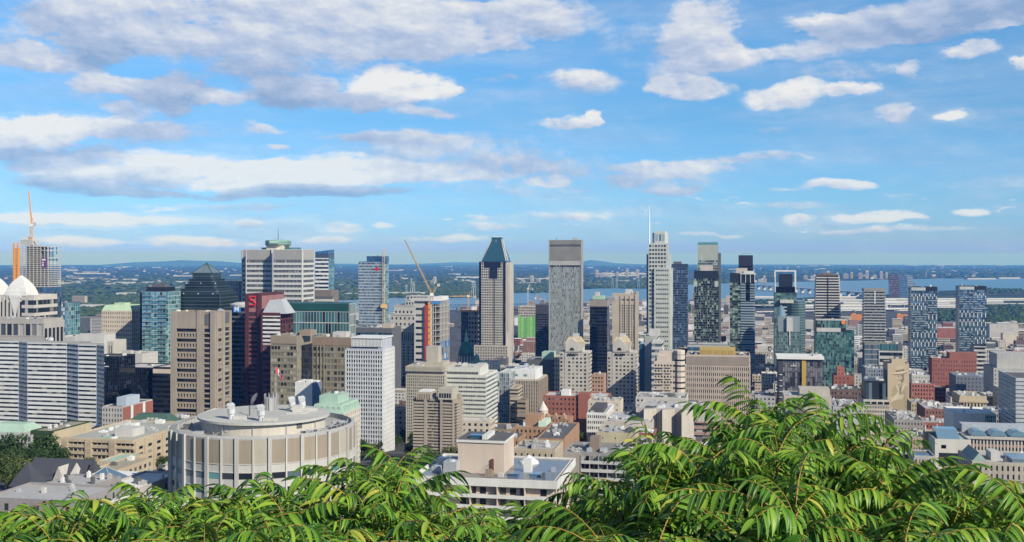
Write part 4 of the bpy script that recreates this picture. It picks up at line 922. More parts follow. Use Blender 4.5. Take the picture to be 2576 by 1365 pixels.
# red granite tower with the red emblem
def red_tower():
    b = B('red_granite_tower', 'red granite tower with a red letter emblem at its top corner', 'office tower', 618, 656, 742, 1000, 53, wall=REDG, roof=REDG)
    H = b.h
    b.fbox('F', 0, 3.2, 0, H, 0, 1.5); b.fbox('F', b.w - 3.2, b.w + .3, 0, H + .5, 0, 1.5); nz = 24
    for j in range(nz):
        z = j * (b.z(790)) / nz; dz = b.z(790) / nz; b.win('F', 3.2, b.w - 3.2, z + dz * .45, z + dz, .05, REDDISHG); b.fbox('F', 3.2, b.w - 3.2, z, z + dz * .45, 0, .7, m=b.mi(W_('pink_spandrel', (.19, .075, .075))))
    PK = W_('pink_panel', (.29, .135, .135)); q = MB(); q.box(3.4, -.5, b.z(773), b.w - 3.4, -.02, b.z(745)); q.box(3.4, -.5, b.z(786), b.w - 3.4, -.02, b.z(775)); b.part('top_panel', q, PK)
    # ribbon-like S mark on a disc
    q = MB(); pts = [(.8, .9), (.2, 1.0), (-.6, .85), (-.8, .45), (-.3, .15), (.4, -.05), (.8, -.4), (.6, -.85), (-.1, -1.0), (-.8, -.9)]; cx_, cz_ = b.w * .5, b.z(758.5)
    for (x0, z0_), (x1, z1_) in zip(pts, pts[1:]): q.bar((cx_ + x0 * 3.3, -1.0, cz_ + z0_ * 4), (cx_ + x1 * 3.3, -1.0, cz_ + z1_ * 4), .95)
    q.box(cx_ - 2.2, -1.2, cz_ - .8, cx_ + 2.2, -.6, cz_ + .8); b.part('logo', q, SRED)
    # right-hand side: pink panels, then a lower wing with white bands
    d = b.d; b.fbox('R', 0, 1.2, 0, H, 0, .6)
    for i in range(4): q = MB(); v0 = 1.4 + i * (d - 1.6) / 4; b.fbox('R', v0 + .3, v0 + (d - 1.6) / 4 - .3, b.z(786), H - 1.2, 0, .3, mb=q); b.part('top_panel', q, PK)
    b.done()
    c = B('red_granite_wing', 'lower red granite wing with a white sloped skylight below the red emblem', 'office building', 656, 704, 790, 985, 30, wall=REDG, roof=LGREY); zz = c.z(868)
    c.ribbon('F', 7, .5, u0=2, z0=zz, z1=c.h - 2, glass=REDDISHG, m=WHITE); c.ribbon('F', 14, .55, u0=2, z0=0, z1=zz, glass=REDDISHG, m=W_('pink_spandrel', (.19, .075, .075))); c.grid('R', 5, 20, .75, .7, glass=REDDISHG)
    q = MB(); h = c.h; w = c.w; q.loft([[(1, 0.5, h), (w + 6, .5, h), (w + 6, 22, h), (1, 22, h)], [(6, 6, h + 12), (w - 1, 6, h + 13), (w - 1, 16, h + 13), (6, 16, h + 12)]]); c.part('sloped_skylight', q, W_('skylight_white', (.42, .46, .50), .35)); c.done()
red_tower()
b = B('curved_sign_tower', 'dark glass tower with curved roof edge and blue square sign', 'office tower', 583, 622, 770, 1060, 30, wall=BLACK, roof=LGREY); b.ribbon('F', 24, .6, z1=b.z(775), glass=BLACKG, m=DGREY); b.ribbon('R', 24, .6, z1=b.z(775), glass=BLACKG, m=DGREY)
q = MB(); q.lathe([(13, b.h - 1.5), (13.6, b.h + 1.2), (8, b.h + 3)], (b.w * .5, 10), 24); b.part('curved_roof', q, LGREY); q = MB(); x = b.u(600); q.box(x - 4, -3.6, b.z(786), x + 4, -3.3, b.z(773)); b.part('sign', q, SBLUE); signs_letters(b, 'F', x - 2.6, b.z(784), 'M', 6.4, SW, 3.7, 'letter', .1); b.done()
b = B('green_glass_office', 'broad dark green glass office block with white floor lines', 'office building', 716, 878, 765, 1250, 22, wall=GREENG, roof=LGREY); b.curtain('F', 22, 8, z1=b.z(785), glass=GREENG, m=LGREY, t=.1, th=.45, proud=.4); b.curtain('R', 6, 9, glass=GREENG, m=LGREY, t=.1, th=.45, proud=.4)
b.fbox('F', 0, b.w, b.z(783), b.h, 0, .5, m=b.mi(W_('deep_green_fascia', (.02, .07, .06), .2))); q = MB(); x = b.u(722); q.box(x, -.9, b.z(780), x + 4, -.5, b.z(774)); b.part('sign', q, SGREEN); b.done()
b = B('brown_hotel_slab', 'dark brown low slab with a pale base line between the cross-plan tower and the banded round-cornered tower', 'office building', 765, 834, 733, 1650, 30, wall=W_('dark_taupe', (.17, .145, .13)), roof=BROOF); b.fbox('F', 0, b.w + 2, b.z(752), b.z(746), 0, 3, m=b.mi(DGREY)); b.fbox('F', 0, b.w + 4, b.z(759), b.z(753), 0, 4, m=b.mi(LGREY)); b.done()
b = B('banded_tower', 'tall white-banded glass tower with a slanted open glass crown', 'office tower', 793, 826, 640, 2000, 30, wall=PALEG, roof=TAR); b.ribbon('F', 26, .5, z1=b.z(650), glass=DARKG, m=WHITE); b.ribbon('R', 26, .55, z1=b.z(650), glass=TEALG, m=PALEG)
q = MB(); q.loft([[(0, 0, b.h), (b.w, 0, b.h), (b.w, b.d, b.h), (0, b.d, b.h)], [(0, 0, b.z(634)), (b.w, 0, b.z(630)), (b.w, b.d, b.z(628)), (0, b.d, b.z(632))]]); b.part('glass_crown', q, BLUEG); b.done()
b = B('flag_sign_tower', 'blue glass bank tower with a red pennant sign and a construction hoist up its side', 'office tower', 902, 962, 660, 1950, 36, wall=BLUEG, roof=GREY); b.ribbon('F', 34, .55, glass=PALEG, m=W_('steel_blue_panel', (.34, .41, .49), .4)); b.curtain('R', 5, 34, glass=TEALG, m=LGREY)
q = MB(); q.box(b.u(921), 3, b.h, b.u(968), 24, b.z(645)); b.part('penthouse', q, BLUEG); q = MB(); n = 18; x = b.u(948.5); q.loft([[(x + 3.9 * math.cos(a * .349), p_, b.z(677.5) + 3.2 * math.sin(a * .349)) for a in range(n)] for p_ in (-.2, -.7)][::-1]); b.part('sign', q, SRED); b.units(3, z=b.z(645), zone=(b.u(940), 4, b.u(960), 20)); b.done()
r = empty('hoist_mast', at(965, 650, 1946)); r.location.z = 28; tag(r, 'yellow hoist mast up the side of the blue bank tower', 'hoist'); q = crane_mast(None, 0, 0, 60, 196, CRY, r=1.6, step=6); q.build('mast_lattice', CRY, r); q = MB(); q.box(-5, -3, 92, 6, 3, 98); q.build('hoist_platform', CRY, r)

# old bank head office with stepped top
def oldbank():
    b = B('stepped_bank_building', 'grey granite bank headquarters stepping back towards its top, with tall columns', 'office building', 977, 1078, 826, 1500, 60, wall=W_('grey_granite', (.50, .485, .46)), roof=GRAVEL); m = b.mats[0]; H = b.h
    n = 11
    b.grid('F', 9, 8, .42, .5, z1=H * .42, rec=.6); b.grid('R', 8, 16, .42, .5, rec=.6)
    b.fins('F', 11, 1, .5, u0=b.u(1000), u1=b.u(1056), z0=b.z(862), z1=b.z(835), rec=1.4, sp=.2)
    b.grid('F', 9, 6, .4, .5, z0=H * .42, z1=b.z(864), rec=.6)
    q = MB(); q.box(-1, -1, b.z(829), b.w + 1, b.d + 1, b.z(826)); b.part('cornice', q, m)
    z1 = H; lev = [(980, 1076, 794), (988, 1074, 771), (1014, 1078, 757), (1014, 1068, 748)]
    for k, (l, r_, t) in enumerate(lev):
        x0, x1 = b.u(l), b.u(r_); y0 = 3 + 4 * k; q = MB(); q.box(x0, y0, z1 - .3, x1, b.d - 3 - 3 * k, b.z(t), 0); b.part('upper_stage', q, [m])
        q = MB(); q.box(x0 - .6, y0 - .6, b.z(t) - .2, x1 + .6, b.d - 2.4 - 3 * k, b.z(t) + .9); b.part('cornice', q, m)
        nw = 9 if k < 3 else 6
        for rr in range(2 if k == 0 else 1):
            for i in range(nw):
                q = MB(); u0 = x0 + (x1 - x0) * (i + .3) / nw; zz = z1 + (b.z(t) - z1) * (.18 + .45 * rr); q.quad((u0, y0 - .08, zz), (u0 + 2.2, y0 - .08, zz), (u0 + 2.2, y0 - .08, zz + 3.4), (u0, y0 - .08, zz + 3.4)); b.part('window', q, DARKG)
        z1 = b.z(t)
    b.units(3, (b.u(1020), 14, b.u(1060), 40), z1); b.done()
oldbank()
def construct2():
    b = B('scaffolded_building', 'half-built concrete block with blue wrap, red hoist shaft and open floors, beside the stepped bank', 'building', 1082, 1108, 757, 1420, 46, wall=W_('raw_concrete', (.55, .53, .5)), roof=GREY, core=False)
    H = b.h; nf = 15; dz = H / nf; BW = W_('blue_wrap', (.06, .20, .55), .6); q = MB(); q.box(3, 6, 0, b.w - 2, b.d - 4, H - 3); b.part('core_wall', q, [W_('core_concrete', (.16, .15, .14))])
    for j in range(nf + 1): q = MB(); q.box(0, 0, j * dz - .5, b.w, b.d, j * dz); b.part('floor_slab', q, [b.mats[0]])
    for i in range(3):
        for k in range(7): q = MB(); x, y = .5 + (b.w - 1.4) * i / 2, .5 + (b.d - 1.4) * k / 6; q.box(x, y, 0, x + .8, y + .8, H); b.part('column', q, [b.mats[0]])
    for k in range(7):
        for j in range(1, nf - 1):
            t = rnd.random()
            if j < 8 and t < .7:
                q = MB(); v0 = k * b.d / 7; b.fbox('R', v0 + .4, v0 + b.d / 7 - .4, j * dz + .1, (j + 1) * dz - .6, 0, .2, mb=q); b.part('wrap_panel', q, BW if t < .32 else (WHITE if t < .4 else BROWN))
    q = MB(); b.fbox('R', 0, b.d, 0, dz * 1.8, .1, .5, mb=q); b.part('white_hoarding', q, WHITE)
    for j in range(1, 9):
        q = MB(); b.fbox('R', 0, b.d, j * dz - .4, j * dz + .4, .2, .6, mb=q); b.part('blue_edge_trim', q, BW)
    q = MB(); q.box(b.w * .1, -.5, H - 4.5, b.w, -.1, H - .6); b.part('blue_hoarding', q, BW)
    q = MB(); q.box(b.w * .2, b.d * .1, H, b.w, b.d * .9, H + 5); b.part('roof_hoarding', q, WHITE)
    q = MB(); q.box(-7, -1.5, 0, -3, 3, H - 6); b.part('hoist_shaft', q, W_('hoist_red', (.42, .05, .04))); q = MB(); q.box(-2.6, -1.2, 0, .3, 1.2, H - 2); b.part('hoist_tower', q, CRO)
    for j in range(14): q = MB(); q.box(-2.5, -1.4, 2 + j * (H - 6) / 14, .2, -1.25, 3.4 + j * (H - 6) / 14); b.part('hoist_gate', q, DGREY)
    q = MB(); q.box(-22, 2, 0, -8, 30, H - 1, 0); b.part('stair_core', q, [b.mats[0]])
    for j in range(13): q = MB(); q.box(-20, 1.9, 4 + j * dz * 1.07, -11, 2.0, 7 + j * dz * 1.07); b.part('window', q, DARKG)
    q = MB(); q.box(-26, -1, H - .8, 2, 22, H + 2.6); b.part('roof_deck', q, LGREY)
    BUILT.append((1050, 1160, 757, 1420))
construct2()
p = at(1086, 742, 1440); crane('luffing_crane', 'brown luffing crane with a long slanting jib above the half-built block', (p.x, p.y, CZ - (775 - HY) / F * 1440), at(1018, 604, 1425), 17, W_('crane_brown', (.42, .27, .13)), counter=(9, 0, 14), r=1.5)
p = at(1178, 790, 1900); crane('small_tower_crane', 'yellow flat-top crane beside the pointed tower', (p.x, p.y, CZ - (790 - HY) / F * 1900), (p.x - 32, p.y, CZ - (747 - HY) / F * 1900), 30, CRY, counter=(12, 0, 0), r=1.2)
b = B('orange_topped_block', 'concrete shell building with an orange top edge next to the pointed tower', 'building', 1160, 1215, 784, 1850, 20, wall=W_('raw_concrete', (.55, .53, .5)), roof=GREY); b.grid('F', 5, 12, .62, .62, u0=b.u(1178), glass=DARKG, m=W_('shell_tan', (.48, .38, .30))); b.ribbon('F', 12, .6, u1=b.u(1178), m=DGREY, glass=BLACKG); b.fbox('F', -1, b.w + 1, b.h - 1.2, b.h + 2, 0, 1.4, m=b.mi(CRO)); b.done()

# cathedral with green dome
def cathedral():
    Y = 1600; c = at(1173, 645, Y); z0 = gz(Y) - 2; root = empty('cathedral', (c.x, c.y, z0), ROT); tag(root, 'stone cathedral with a large green copper dome, below the half-built block', 'church')
    def zz(py): return CZ - (py - HY) / F * Y - z0
    q = MB(); q.lathe([(11.5, 0), (11.5, zz(898)), (11.8, zz(897)), (11.8, zz(893))], n=16); q.build('drum', W_('drum_dark_stone', (.10, .12, .14)), root)
    for i in range(16): a = i * math.pi / 8; q = MB(); q.bar((12 * math.cos(a), 12 * math.sin(a), zz(912)), (12 * math.cos(a), 12 * math.sin(a), zz(896)), .5, n=6); q.build('column', LGREY, root)
    pr = [(11.6, zz(893))] + [(11.6 * math.cos(t), zz(893) + (zz(858) - zz(893)) * math.sin(t)) for t in (.25, .5, .75, 1.0, 1.2, 1.38)]
    q = MB(); q.lathe(pr, n=24); q.build('dome', W_('dome_green', (.035, .13, .11), .5), root, smooth=True)
    q = MB(); q.lathe([(3, zz(860)), (3, zz(852)), (2.1, zz(850)), (2.1, zz(842)), (1.0, zz(838)), (.2, zz(826))], n=12); q.build('lantern', W_('lantern_green', (.25, .42, .36)), root)
    q = MB(); q.lathe([(4.5, 0), (4.5, zz(905)), (4, zz(898)), (2, zz(892)), (.3, zz(889))], (17, -6), 12); q.build('small_dome', COPPER, root)
    q = MB(); w = 15; x0, x1, y0, y1 = -4, 42, -14, 2; h0, h1 = zz(918), zz(905)
    q.box(x0, y0, 0, x1, y1, h0); q.loft([[(x0, y0, h0), (x1, y0, h0), (x1, y1, h0), (x0, y1, h0)], [(x0 + 3, -6.1, h1), (x1 - 3, -6.1, h1), (x1 - 3, -5.9, h1), (x0 + 3, -5.9, h1)]], 1); q.build('nave', [STONE, COPPER], root)
    BUILT.append((1150, 1225, 830, Y)); FOOT.append((Vector((c.x - 15, c.y - 16)), EX, EY, 58, 32))
cathedral()

# pointed tower with the glass gambrel crown
def pointed():
    Y = 1747; ST = W_('warm_granite', (.50, .46, .40), .6); b = B('pointed_tower', 'tall stone and dark glass tower with a tapering blue glass crown', 'office tower', 1205, 1272, 659, Y, 42, wall=ST, roof=TAR, core=False)
    CB = glassmat('crown_glass', [(.6, (.03, .09, .13)), (.25, (.02, .06, .09)), (.15, (.04, .12, .17))], .12, .2, .6); H = b.h; w = b.w; d = b.d
    q = MB(); q.box(0, 0, 0, w, d, H, 0, top=1); q.build('wall', [BLACKG, TAR], b.root)
    zl = b.z(856)     # broad base
    q = MB(); q.box(b.u(1194) , -6, 0, w + 5, d + 6, b.z(870)); q.build('base_wall', ST, b.root)
    x0, x1 = b.u(1211), b.u(1265); mid = b.u(1243); mb = b.wallb
    nz = 46; zt = b.z(661)
    def pfield(u0, u1, z0, z1, nu, p0=0):
        n = max(1, round((z1 - z0) / 4.0)); du = (u1 - u0) / nu; dz = (z1 - z0) / n
        for i in range(nu + 1): c = u0 + i * du; b.fbox('F', max(u0, c - du * .17), min(u1, c + du * .17), z0, z1 - .05, p0, p0 + .8)
        for j in range(n + 1): c = z0 + j * dz; b.fbox('F', u0, u1, max(z0, c - dz * .21), min(z1, c + dz * .21), p0, p0 + .74)
        for j in range(n):
            for i in range(nu): b.win('F', u0 + i * du + du * .17, u0 + (i + 1) * du - du * .17, z0 + j * dz + dz * .21, z0 + (j + 1) * dz - dz * .21, p0 + .05, BLACKG)
    pfield(x0, mid - 1, 0, b.z(702), 7); pfield(mid + 1, x1, 0, b.z(702), 7)
    pfield(x0, b.u(1231), b.z(702), b.z(675), 4); pfield(b.u(1252), x1, b.z(702), b.z(675), 3)
    for a, c in ((x0, b.u(1217)), (b.u(1260), x1)): pfield(a, c, b.z(675), zt, 1)
    b.fbox('R', 0, 9, 0, b.h - 2, 0, 1.2); b.fbox('R', 9.5, d, 0, b.h - 1, 0, 4.5)
    b.fbox('R', 4, 7.5, b.z(835), b.z(668), 1.2, 1.3, m=b.mi(BLACKG))
    # base field in front of the plinth
    bu0, bu1 = b.u(1196), w + 4
    n = 20; du = (bu1 - bu0) / n; zb = b.z(871)
    for i in range(n + 1): c = bu0 + i * du; b.fbox('F', c - du * .24, c + du * .24, 0, zb, 6, 6.9)
    for i in range(n):
        for j in range(13): b.win('F', bu0 + (i + .24) * du, bu0 + (i + .76) * du, zb - (j + 1) * 4.4, zb - j * 4.4 - 1.1, 6.05, BLACKG)
    for j in range(14): z = zb - j * 4.4; b.fbox('F', bu0, bu1, max(0, z - 1.1), z, 6, 6.8)
    b.mats[0] = ST
    # crown
    def ring(px0, px1, py, ins): y0 = ins * d; return [(b.u(px0), y0, b.z(py)), (b.u(px1), y0, b.z(py)), (b.u(px1), d - y0, b.z(py)), (b.u(px0), d - y0, b.z(py))]
    q = MB(); q.loft([ring(1211, 1272, 661, .02), ring(1212, 1271, 655, .02), ring(1231, 1256, 604, .36), ring(1231, 1256, 597, .38)]); b.part('crown_roof', q, CB)
    q = MB()
    for l, r_ in ((1272, 1256), (1211, 1231)):
        for k in range(1): q.bar((b.u(l), .02 * d, b.z(657)), (b.u(r_), .36 * d, b.z(603)), .9)
    q.bar((b.u(1271), d * .45, b.z(657)), (b.u(1257), d * .5, b.z(603)), 1.2); q.bar((mid, -.2, b.z(690)), (mid, .36 * d - .3, b.z(604)), .4); b.part('crown_rib', q, ST)
    q = MB(); q.box(b.u(1233), .4 * d, b.z(597), b.u(1254), .6 * d, b.z(595)); b.part('crown_cap', q, WHITE)
    q = MB(); q.box(b.u(1231), -1.0, b.z(702), b.u(1252), .5, b.z(679)); b.part('glass_bay', q, BLACKG); b.done()
    BUILT.append((1194, 1300, 596, Y))
pointed()

# ------------------------------------------------------------------ middle and right-hand towers
b = B('dark_banded_slab', 'dark grey slab tower with thin bands, standing behind the broad green-grey tower', 'office tower', 1347, 1385, 768, 1750, 26, wall=W_('charcoal', (.05, .05, .065)), roof=GREY); b.ribbon('F', 24, .5, z1=b.z(790), glass=BLACKG); b.units(2); b.done()
# broad tower with silver-green panes
b = B('broad_tower', 'tall broad tower of green-grey panes with a louvred top and blank stone edges', 'office tower', 1383, 1461, 606, 1450, 16, wall=W_('slate_stone', (.30, .285, .275), .6), roof=GREY); LV = W_('louvre_stone', (.40, .39, .36)); d = b.v(1479); zt = b.z(672)
b.curtain('F', 28, 44, z1=zt, glass=SILVERG, m=W_('mullion_grey', (.40, .42, .40), .5), t=.25, th=.12, proud=.5)
b.fbox('F', 0, b.w, zt, b.h, 0, .2, m=b.mi(DGREY))
for a, c in ((b.z(656), b.z(622)), (b.z(616), b.z(604))):
    q = MB(); n = 44
    for i in range(n): b.fbox('F', b.w * i / n, b.w * (i + .48) / n, a, c, .2, 1.1, mb=q)
    b.part('louvre', q, LV)
q = MB(); b.fbox('F', 0, b.w, b.z(668), b.z(656), 0.2, .7, mb=q); b.part('stone_band_trim', q, LV)
for i in range(20): b.win('F', b.w * (i + .1) / 20, b.w * (i + .8) / 20, b.z(672), b.z(668), .75, DARKG)
q = MB(); q.box(-1.2, -1.0, 0, 0, b.d, b.h + 1.2); q.box(b.w, -1.0, 0, b.w + 1.2, b.d, b.h + 1.2); b.part('stone_edge', q, b.mats[0])
for k in (.2, .74, .8): q = MB(); q.bar((b.w * k, 6, b.h), (b.w * k, 6, b.h + 4), .3); b.part('roof_mast', q, DGREY)
q = MB(); q.box(b.w * .72, 4, b.h + .5, b.w * .9, 9, b.h + 3.8); b.part('roof_frame', q, GREY); b.done()
b = B('black_bank_tower', 'black glass tower with concrete crown and pale green roof hut', 'office tower', 1484, 1527, 756, 1480, 26, wall=BLACK, roof=GREY); b.ribbon('F', 24, .62, z1=b.z(773), glass=BLACKG, m=BLACK); b.ribbon('R', 24, .62, z1=b.z(773), glass=BLACKG, m=DGREY); q = MB(); q.box(-.6, -.6, b.z(772), b.w + .6, b.d + .6, b.h + .4); b.part('crown_band', q, W_('taupe_concrete', (.25, .225, .20)))
q = MB(); q.box(3, 5, b.h, b.w * .8, 18, b.z(745)); b.part('roof_hut', q, PCOPPER); q = MB(); q.box(6, 8, b.z(745), b.w * .5, 16, b.z(736)); b.part('roof_hut', q, LGREY); b.done()
# tan hotel
b = B('tan_hotel', 'tan hotel slab with columns of small windows and a round emblem', 'hotel', 1540, 1599, 742, 1400, 30, wall=W_('hotel_tan', (.47, .375, .28)), roof=GREY)
zt = b.z(766); n = 27
for k in range(3):
    u0 = b.u(1562) + k * (b.u(1597) - b.u(1562)) / 3; du = (b.u(1597) - b.u(1562)) / 3
    b.fbox('F', u0 - .8, u0 + .9, 0, b.h - 2, 0, .9)
    for j in range(n):
        z = zt - (j + 1) * (zt - 20) / n
        for i in range(2): b.win('F', u0 + .9 + i * du * .42, u0 + .9 + i * du * .42 + du * .26, z + .6, z + 2.5, .05, DARKG)
    b.win('F', u0 + .9, u0 + du * .8, b.z(757), b.z(753.5), .05, DARKG)
b.fbox('F', b.u(1597.5), b.w, 0, b.h, 0, .9); b.fbox('R', 0, 8, 0, b.h + 4, 0, 3.2); b.fbox('R', 8.3, b.d, 0, b.h + 1, 0, 1.0)
for j in range(n):
    z = zt - (j + 1) * (zt - 20) / n; b.win('R', 5, 7.5, z + .4, z + 2.2, 3.25, DARKG); b.win('R', 12, 15, z + .4, z + 2.4, 1.05, DARKG); b.win('R', 19, 22, z + .4, z + 2.4, 1.05, DARKG)
b.pbox('roof_hut', b.u(1572), 6, b.h, b.u(1588), 18, b.h + 6.5, [LGREY]); b.pbox('roof_hut', b.w * .86, 4, b.h, b.w, 12, b.h + 3.4, [LGREY])
q = MB(); q.lathe([(2.6, 0), (2.6, .5)], n=20); o = b.part('emblem_disc', q, LGREY); o.location = (b.u(1547), -.1, b.z(750)); o.rotation_euler = (R(90), 0, 0); signs_letters(b, 'F', b.u(1547) - 1.2, b.z(752), 'S', 3.6, plain('emblem_brown', (.2, .13, .09)), .75, 'letter')
q = MB(); q.loft([[(b.w + 3.3, 2.6 + y, b.z(752) + z) for y, z in ((-1.3, 0), (0, -1.4), (1.3, 0), (0, 1.8))], [(b.w + 3.6, 2.6 + y, b.z(752) + z) for y, z in ((-1.3, 0), (0, -1.4), (1.3, 0), (0, 1.8))]]); b.part('leaf_emblem', q, SRED); b.done()
# white spire tower
b = B('spire_tower', 'tall pale granite tower with paired square windows, stepped shoulders and a thin white spire', 'office tower', 1632, 1679, 614, 1560, 26, wall=W_('pale_granite', (.50, .53, .50), .6), roof=LGREY); zsh = b.z(675)
b.grid('F', 6, 34, .7, .52, u1=b.u(1676), z0=0, rec=.5); b.fbox('F', b.u(1676), b.w, 0, b.h, 0, .5); b.grid('R', 5, 34, .5, .46, rec=.5)
q = MB(); q.box(b.u(1646), -3.5, 0, b.w + 4, 30, zsh); b.part('front_bay', q, b.mats[0]); n = 24; dz = zsh / n
for j in range(n):
    for i in range(6):
        u0 = b.u(1650) + i * (b.w + 2 - b.u(1650)) / 6; du = (b.w + 2 - b.u(1650)) / 6
        for k in range(2): b.win('F', u0 + du * (.12 + .36 * k), u0 + du * (.42 + .36 * k), j * dz + 2.0, j * dz + 4.4, 3.56, DARKG)
q = MB(); q.box(b.w, 6, 0, b.w + 3.5, 32, b.z(640)); q.box(b.w + 3.5, 8, 0, b.w + 6, 34, zsh); b.part('side_shoulder', q, b.mats[0])
q = MB(); q.prism([(b.u(1646), 3), (b.u(1672), 3), (b.w, 8), (b.w, 24), (b.u(1640), 24), (b.u(1640), 8)], b.h, b.z(586)); q.prism([(b.u(1648), 6), (b.u(1672), 6), (b.u(1676), 10), (b.u(1676), 20), (b.u(1648), 20)], b.z(586), b.z(582)); b.part('crown', q, b.mats[0])
for i in range(3): b.win('F', b.u(1649) + i * 5, b.u(1649) + i * 5 + 3, b.z(607), b.z(590), -2.9, PALEG, 'window')
q = MB(); x = b.u(1633.5); q.bar((x, 2, b.z(630)), (x, 2, b.z(560)), .95, n=8, t2=.8); q.bar((x, 2, b.z(560)), (x, 2, b.z(517)), .8, n=8, t2=.12); b.part('spire', q, SW)
q = MB(); q.box(-3.4, 3, 0, 0, 24, b.z(640)); b.part('side_shaft', q, W_('slate_shaft', (.22, .24, .27))); b.done()
b = B('navy_tower', 'dark navy tower with a speckled balcony pattern, behind the spire tower', 'apartment tower', 1690, 1730, 666, 1900, 22, wall=W_('navy', (.03, .045, .075)), roof=TAR); NB = glassmat('navy_glass', [(.5, (.03, .05, .09)), (.25, (.06, .10, .16)), (.15, (.15, .22, .3)), (.1, (.01, .015, .03))], .1, .3)
b.curtain('F', 10, 40, z1=b.h - 6, glass=NB, t=.1, th=.3, m=W_('navy_slab', (.12, .16, .22))); b.curtain('R', 6, 40, z1=b.h - 6, glass=NB, t=.1, th=.3, m=W_('navy_slab', (.12, .16, .22))); b.pbox('penthouse', b.w * .1, 3, b.h, b.w * .6, 14, b.h + 5, [DGREY]); b.done()
# green twins: rear tall, front lower
GP = glassmat('lime_glass', [(.30, (.30, .40, .33)), (.25, (.07, .10, .085)), (.25, (.025, .03, .03)), (.2, (.15, .21, .17))], .12, .25); GG = W_('sage_panel', (.34, .38, .33)); GD_ = W_('sage_frame', (.46, .52, .46))
b = B('tall_sage_tower', 'tallest sage green glass tower with a slanted solid crown, rising behind its lower twin', 'apartment tower', 1755, 1806, 618, 1900, 24, wall=GG, roof=DGREY); b.curtain('F', 12, 13, z0=b.z(735), z1=b.z(655), glass=GP, m=GD_, t=.14, th=.3, proud=.5); b.ribbon('R', 40, .6, glass=BLACKG, m=DGREY)
q = MB(); q.box(.3, .3, b.h, b.w, 18, b.z(610)); b.part('crown_glass', q, [GREENG]); q = MB(); b.fbox('R', 2, b.d, 0, b.z(637), 0, 5, mb=q); b.part('dark_shaft', q, DGREY); q = MB(); q.bar((b.w * .8, 6, b.z(612)), (b.w * .86, 6, b.z(606)), .4); b.part('roof_davit', q, GREY); b.done()
b = B('sage_tower', 'sage green balcony tower with a beige roof box before its taller twin', 'apartment tower', 1746, 1807, 683, 1780, 24, wall=BLACK, roof=GREY); n = 38; zt = b.z(702)
GR = W_('grey_balcony', (.20, .22, .20))
for j in range(n):
    z = j * zt / n; dz = zt / n; b.fbox('F', -.8, b.w + .8, z, z + .35, 0, 1.2, m=b.mi(GR))
    for i in range(11):
        u0 = i * b.w / 11; t = rnd.random()
        b.win('F', u0 + .3, u0 + b.w / 11 - .2, z + .4, z + dz, (.05 if t < .6 else 1.1), GP if t > .35 else BLACKG)
        if t < .25: b.fbox('F', u0, u0 + .35, z, z + dz, 0, 1.1, m=b.mi(GD_))
b.curtain('R', 6, 38, z1=zt, glass=GP, m=GR); q = MB(); b.fbox('R', .2, 12, zt * .0, b.z(692), 0, 1.2, mb=q); b.part('dark_shaft', q, BLACK)
q = MB(); q.box(b.w * .06, 3, b.h - 3, b.w, 18, b.h + .8); b.part('canopy', q, LGREY); b.pbox('roof_box', b.w * .25, 4, b.h + .8, b.w * .78, 14, b.h + 9.5, [W_('roof_box_beige', (.52, .46, .40))])
for i in range(2): q = MB(); x = 0 if i == 0 else b.w * .86; b.fbox('F', x - .5, x + b.w * .14, b.z(722), b.z(708), 0, 1.6, mb=q); b.part('lime_bay', q, W_('lime_bay', (.35, .47, .38)))
b.done()
b = B('black_crowned_tower', 'black tower with a plain dark crown, looking over the teal balcony tower', 'apartment tower', 1858, 1894, 644, 1950, 22, wall=W_('ink', (.022, .022, .035)), roof=TAR); b.ribbon('F', 36, .5, z1=b.z(668), glass=BLACKG); b.ribbon('R', 36, .5, z1=b.z(665), glass=DARKG, m=GREY); q = MB(); q.bar((b.w * .3, 5, b.h), (b.w * .3, 5, b.h + 4), .25); q.bar((b.w * .3, 5, b.h + 4), (b.w * .9, 5, b.h + 4.2), .3); b.part('roof_davit', q, GREY); b.done()
b = B('teal_balcony_tower', 'slim tower half lime glass and half blue-green balconies with a white-framed sky lobby', 'apartment tower', 1836, 1899, 690, 1500, 26, wall=BLACK, roof=LGREY)
n = 40; zt = b.z(712); us = b.u(1863); BB = W_('slate_balcony', (.24, .29, .34)); BT2 = glassmat('balcony_teal', [(.4, (.12, .20, .24)), (.35, (.05, .08, .10)), (.25, (.25, .36, .40))], .1, .3)
for j in range(n):
    z = j * zt / n; dz = zt / n
    for i in range(4):
        u0 = i * us / 4; b.win('F', u0, u0 + us / 4 - .15, z + .35, z + dz, .05 if (i + j) % 3 else .9, GP)
    b.fbox('F', 0, us - .2, z, z + .3, 0, .8, m=b.mi(GR))
    notch = us + (b.w - us) * .35, us + (b.w - us) * .65
    for a, c in ((us, notch[0]), (notch[1], b.w)) if (j < 14 or j > 32) else ((us, b.w),):
        b.fbox('F', a, c, z, z + dz * .4, 0, 1.5, m=b.mi(BB)); b.win('F', a, c, z + dz * .4, z + dz, .05, BT2)
    if j < 14 or j > 32: b.win('F', notch[0], notch[1], z + .2, z + dz, .06, BLACKG)
b.ribbon('R', n, .55, z1=zt, glass=TEALG, m=BB); q = MB(); zz = b.z(697)
for x in (us, us + (b.w - us) * .33, us + (b.w - us) * .66, b.w - .8): q.box(x, -1.4, b.z(712), x + .8, -.6, b.h - .5)
q.box(us - .5, -1.6, b.h - .5, b.w + 1.5, 10, b.h + 1); b.part('sky_lobby_frame', q, W_('pale_frame', (.6, .62, .6))); b.pbox('roof_box', b.w * .25, 5, b.h + 1, b.w * .7, 14, b.h + 8, [W_('roof_box_beige', (.52, .46, .40))]); b.pbox('roof_box', b.w * .55, 3, b.h + 1, b.w * .98, 12, b.h + 4, [LGREY]); b.done()
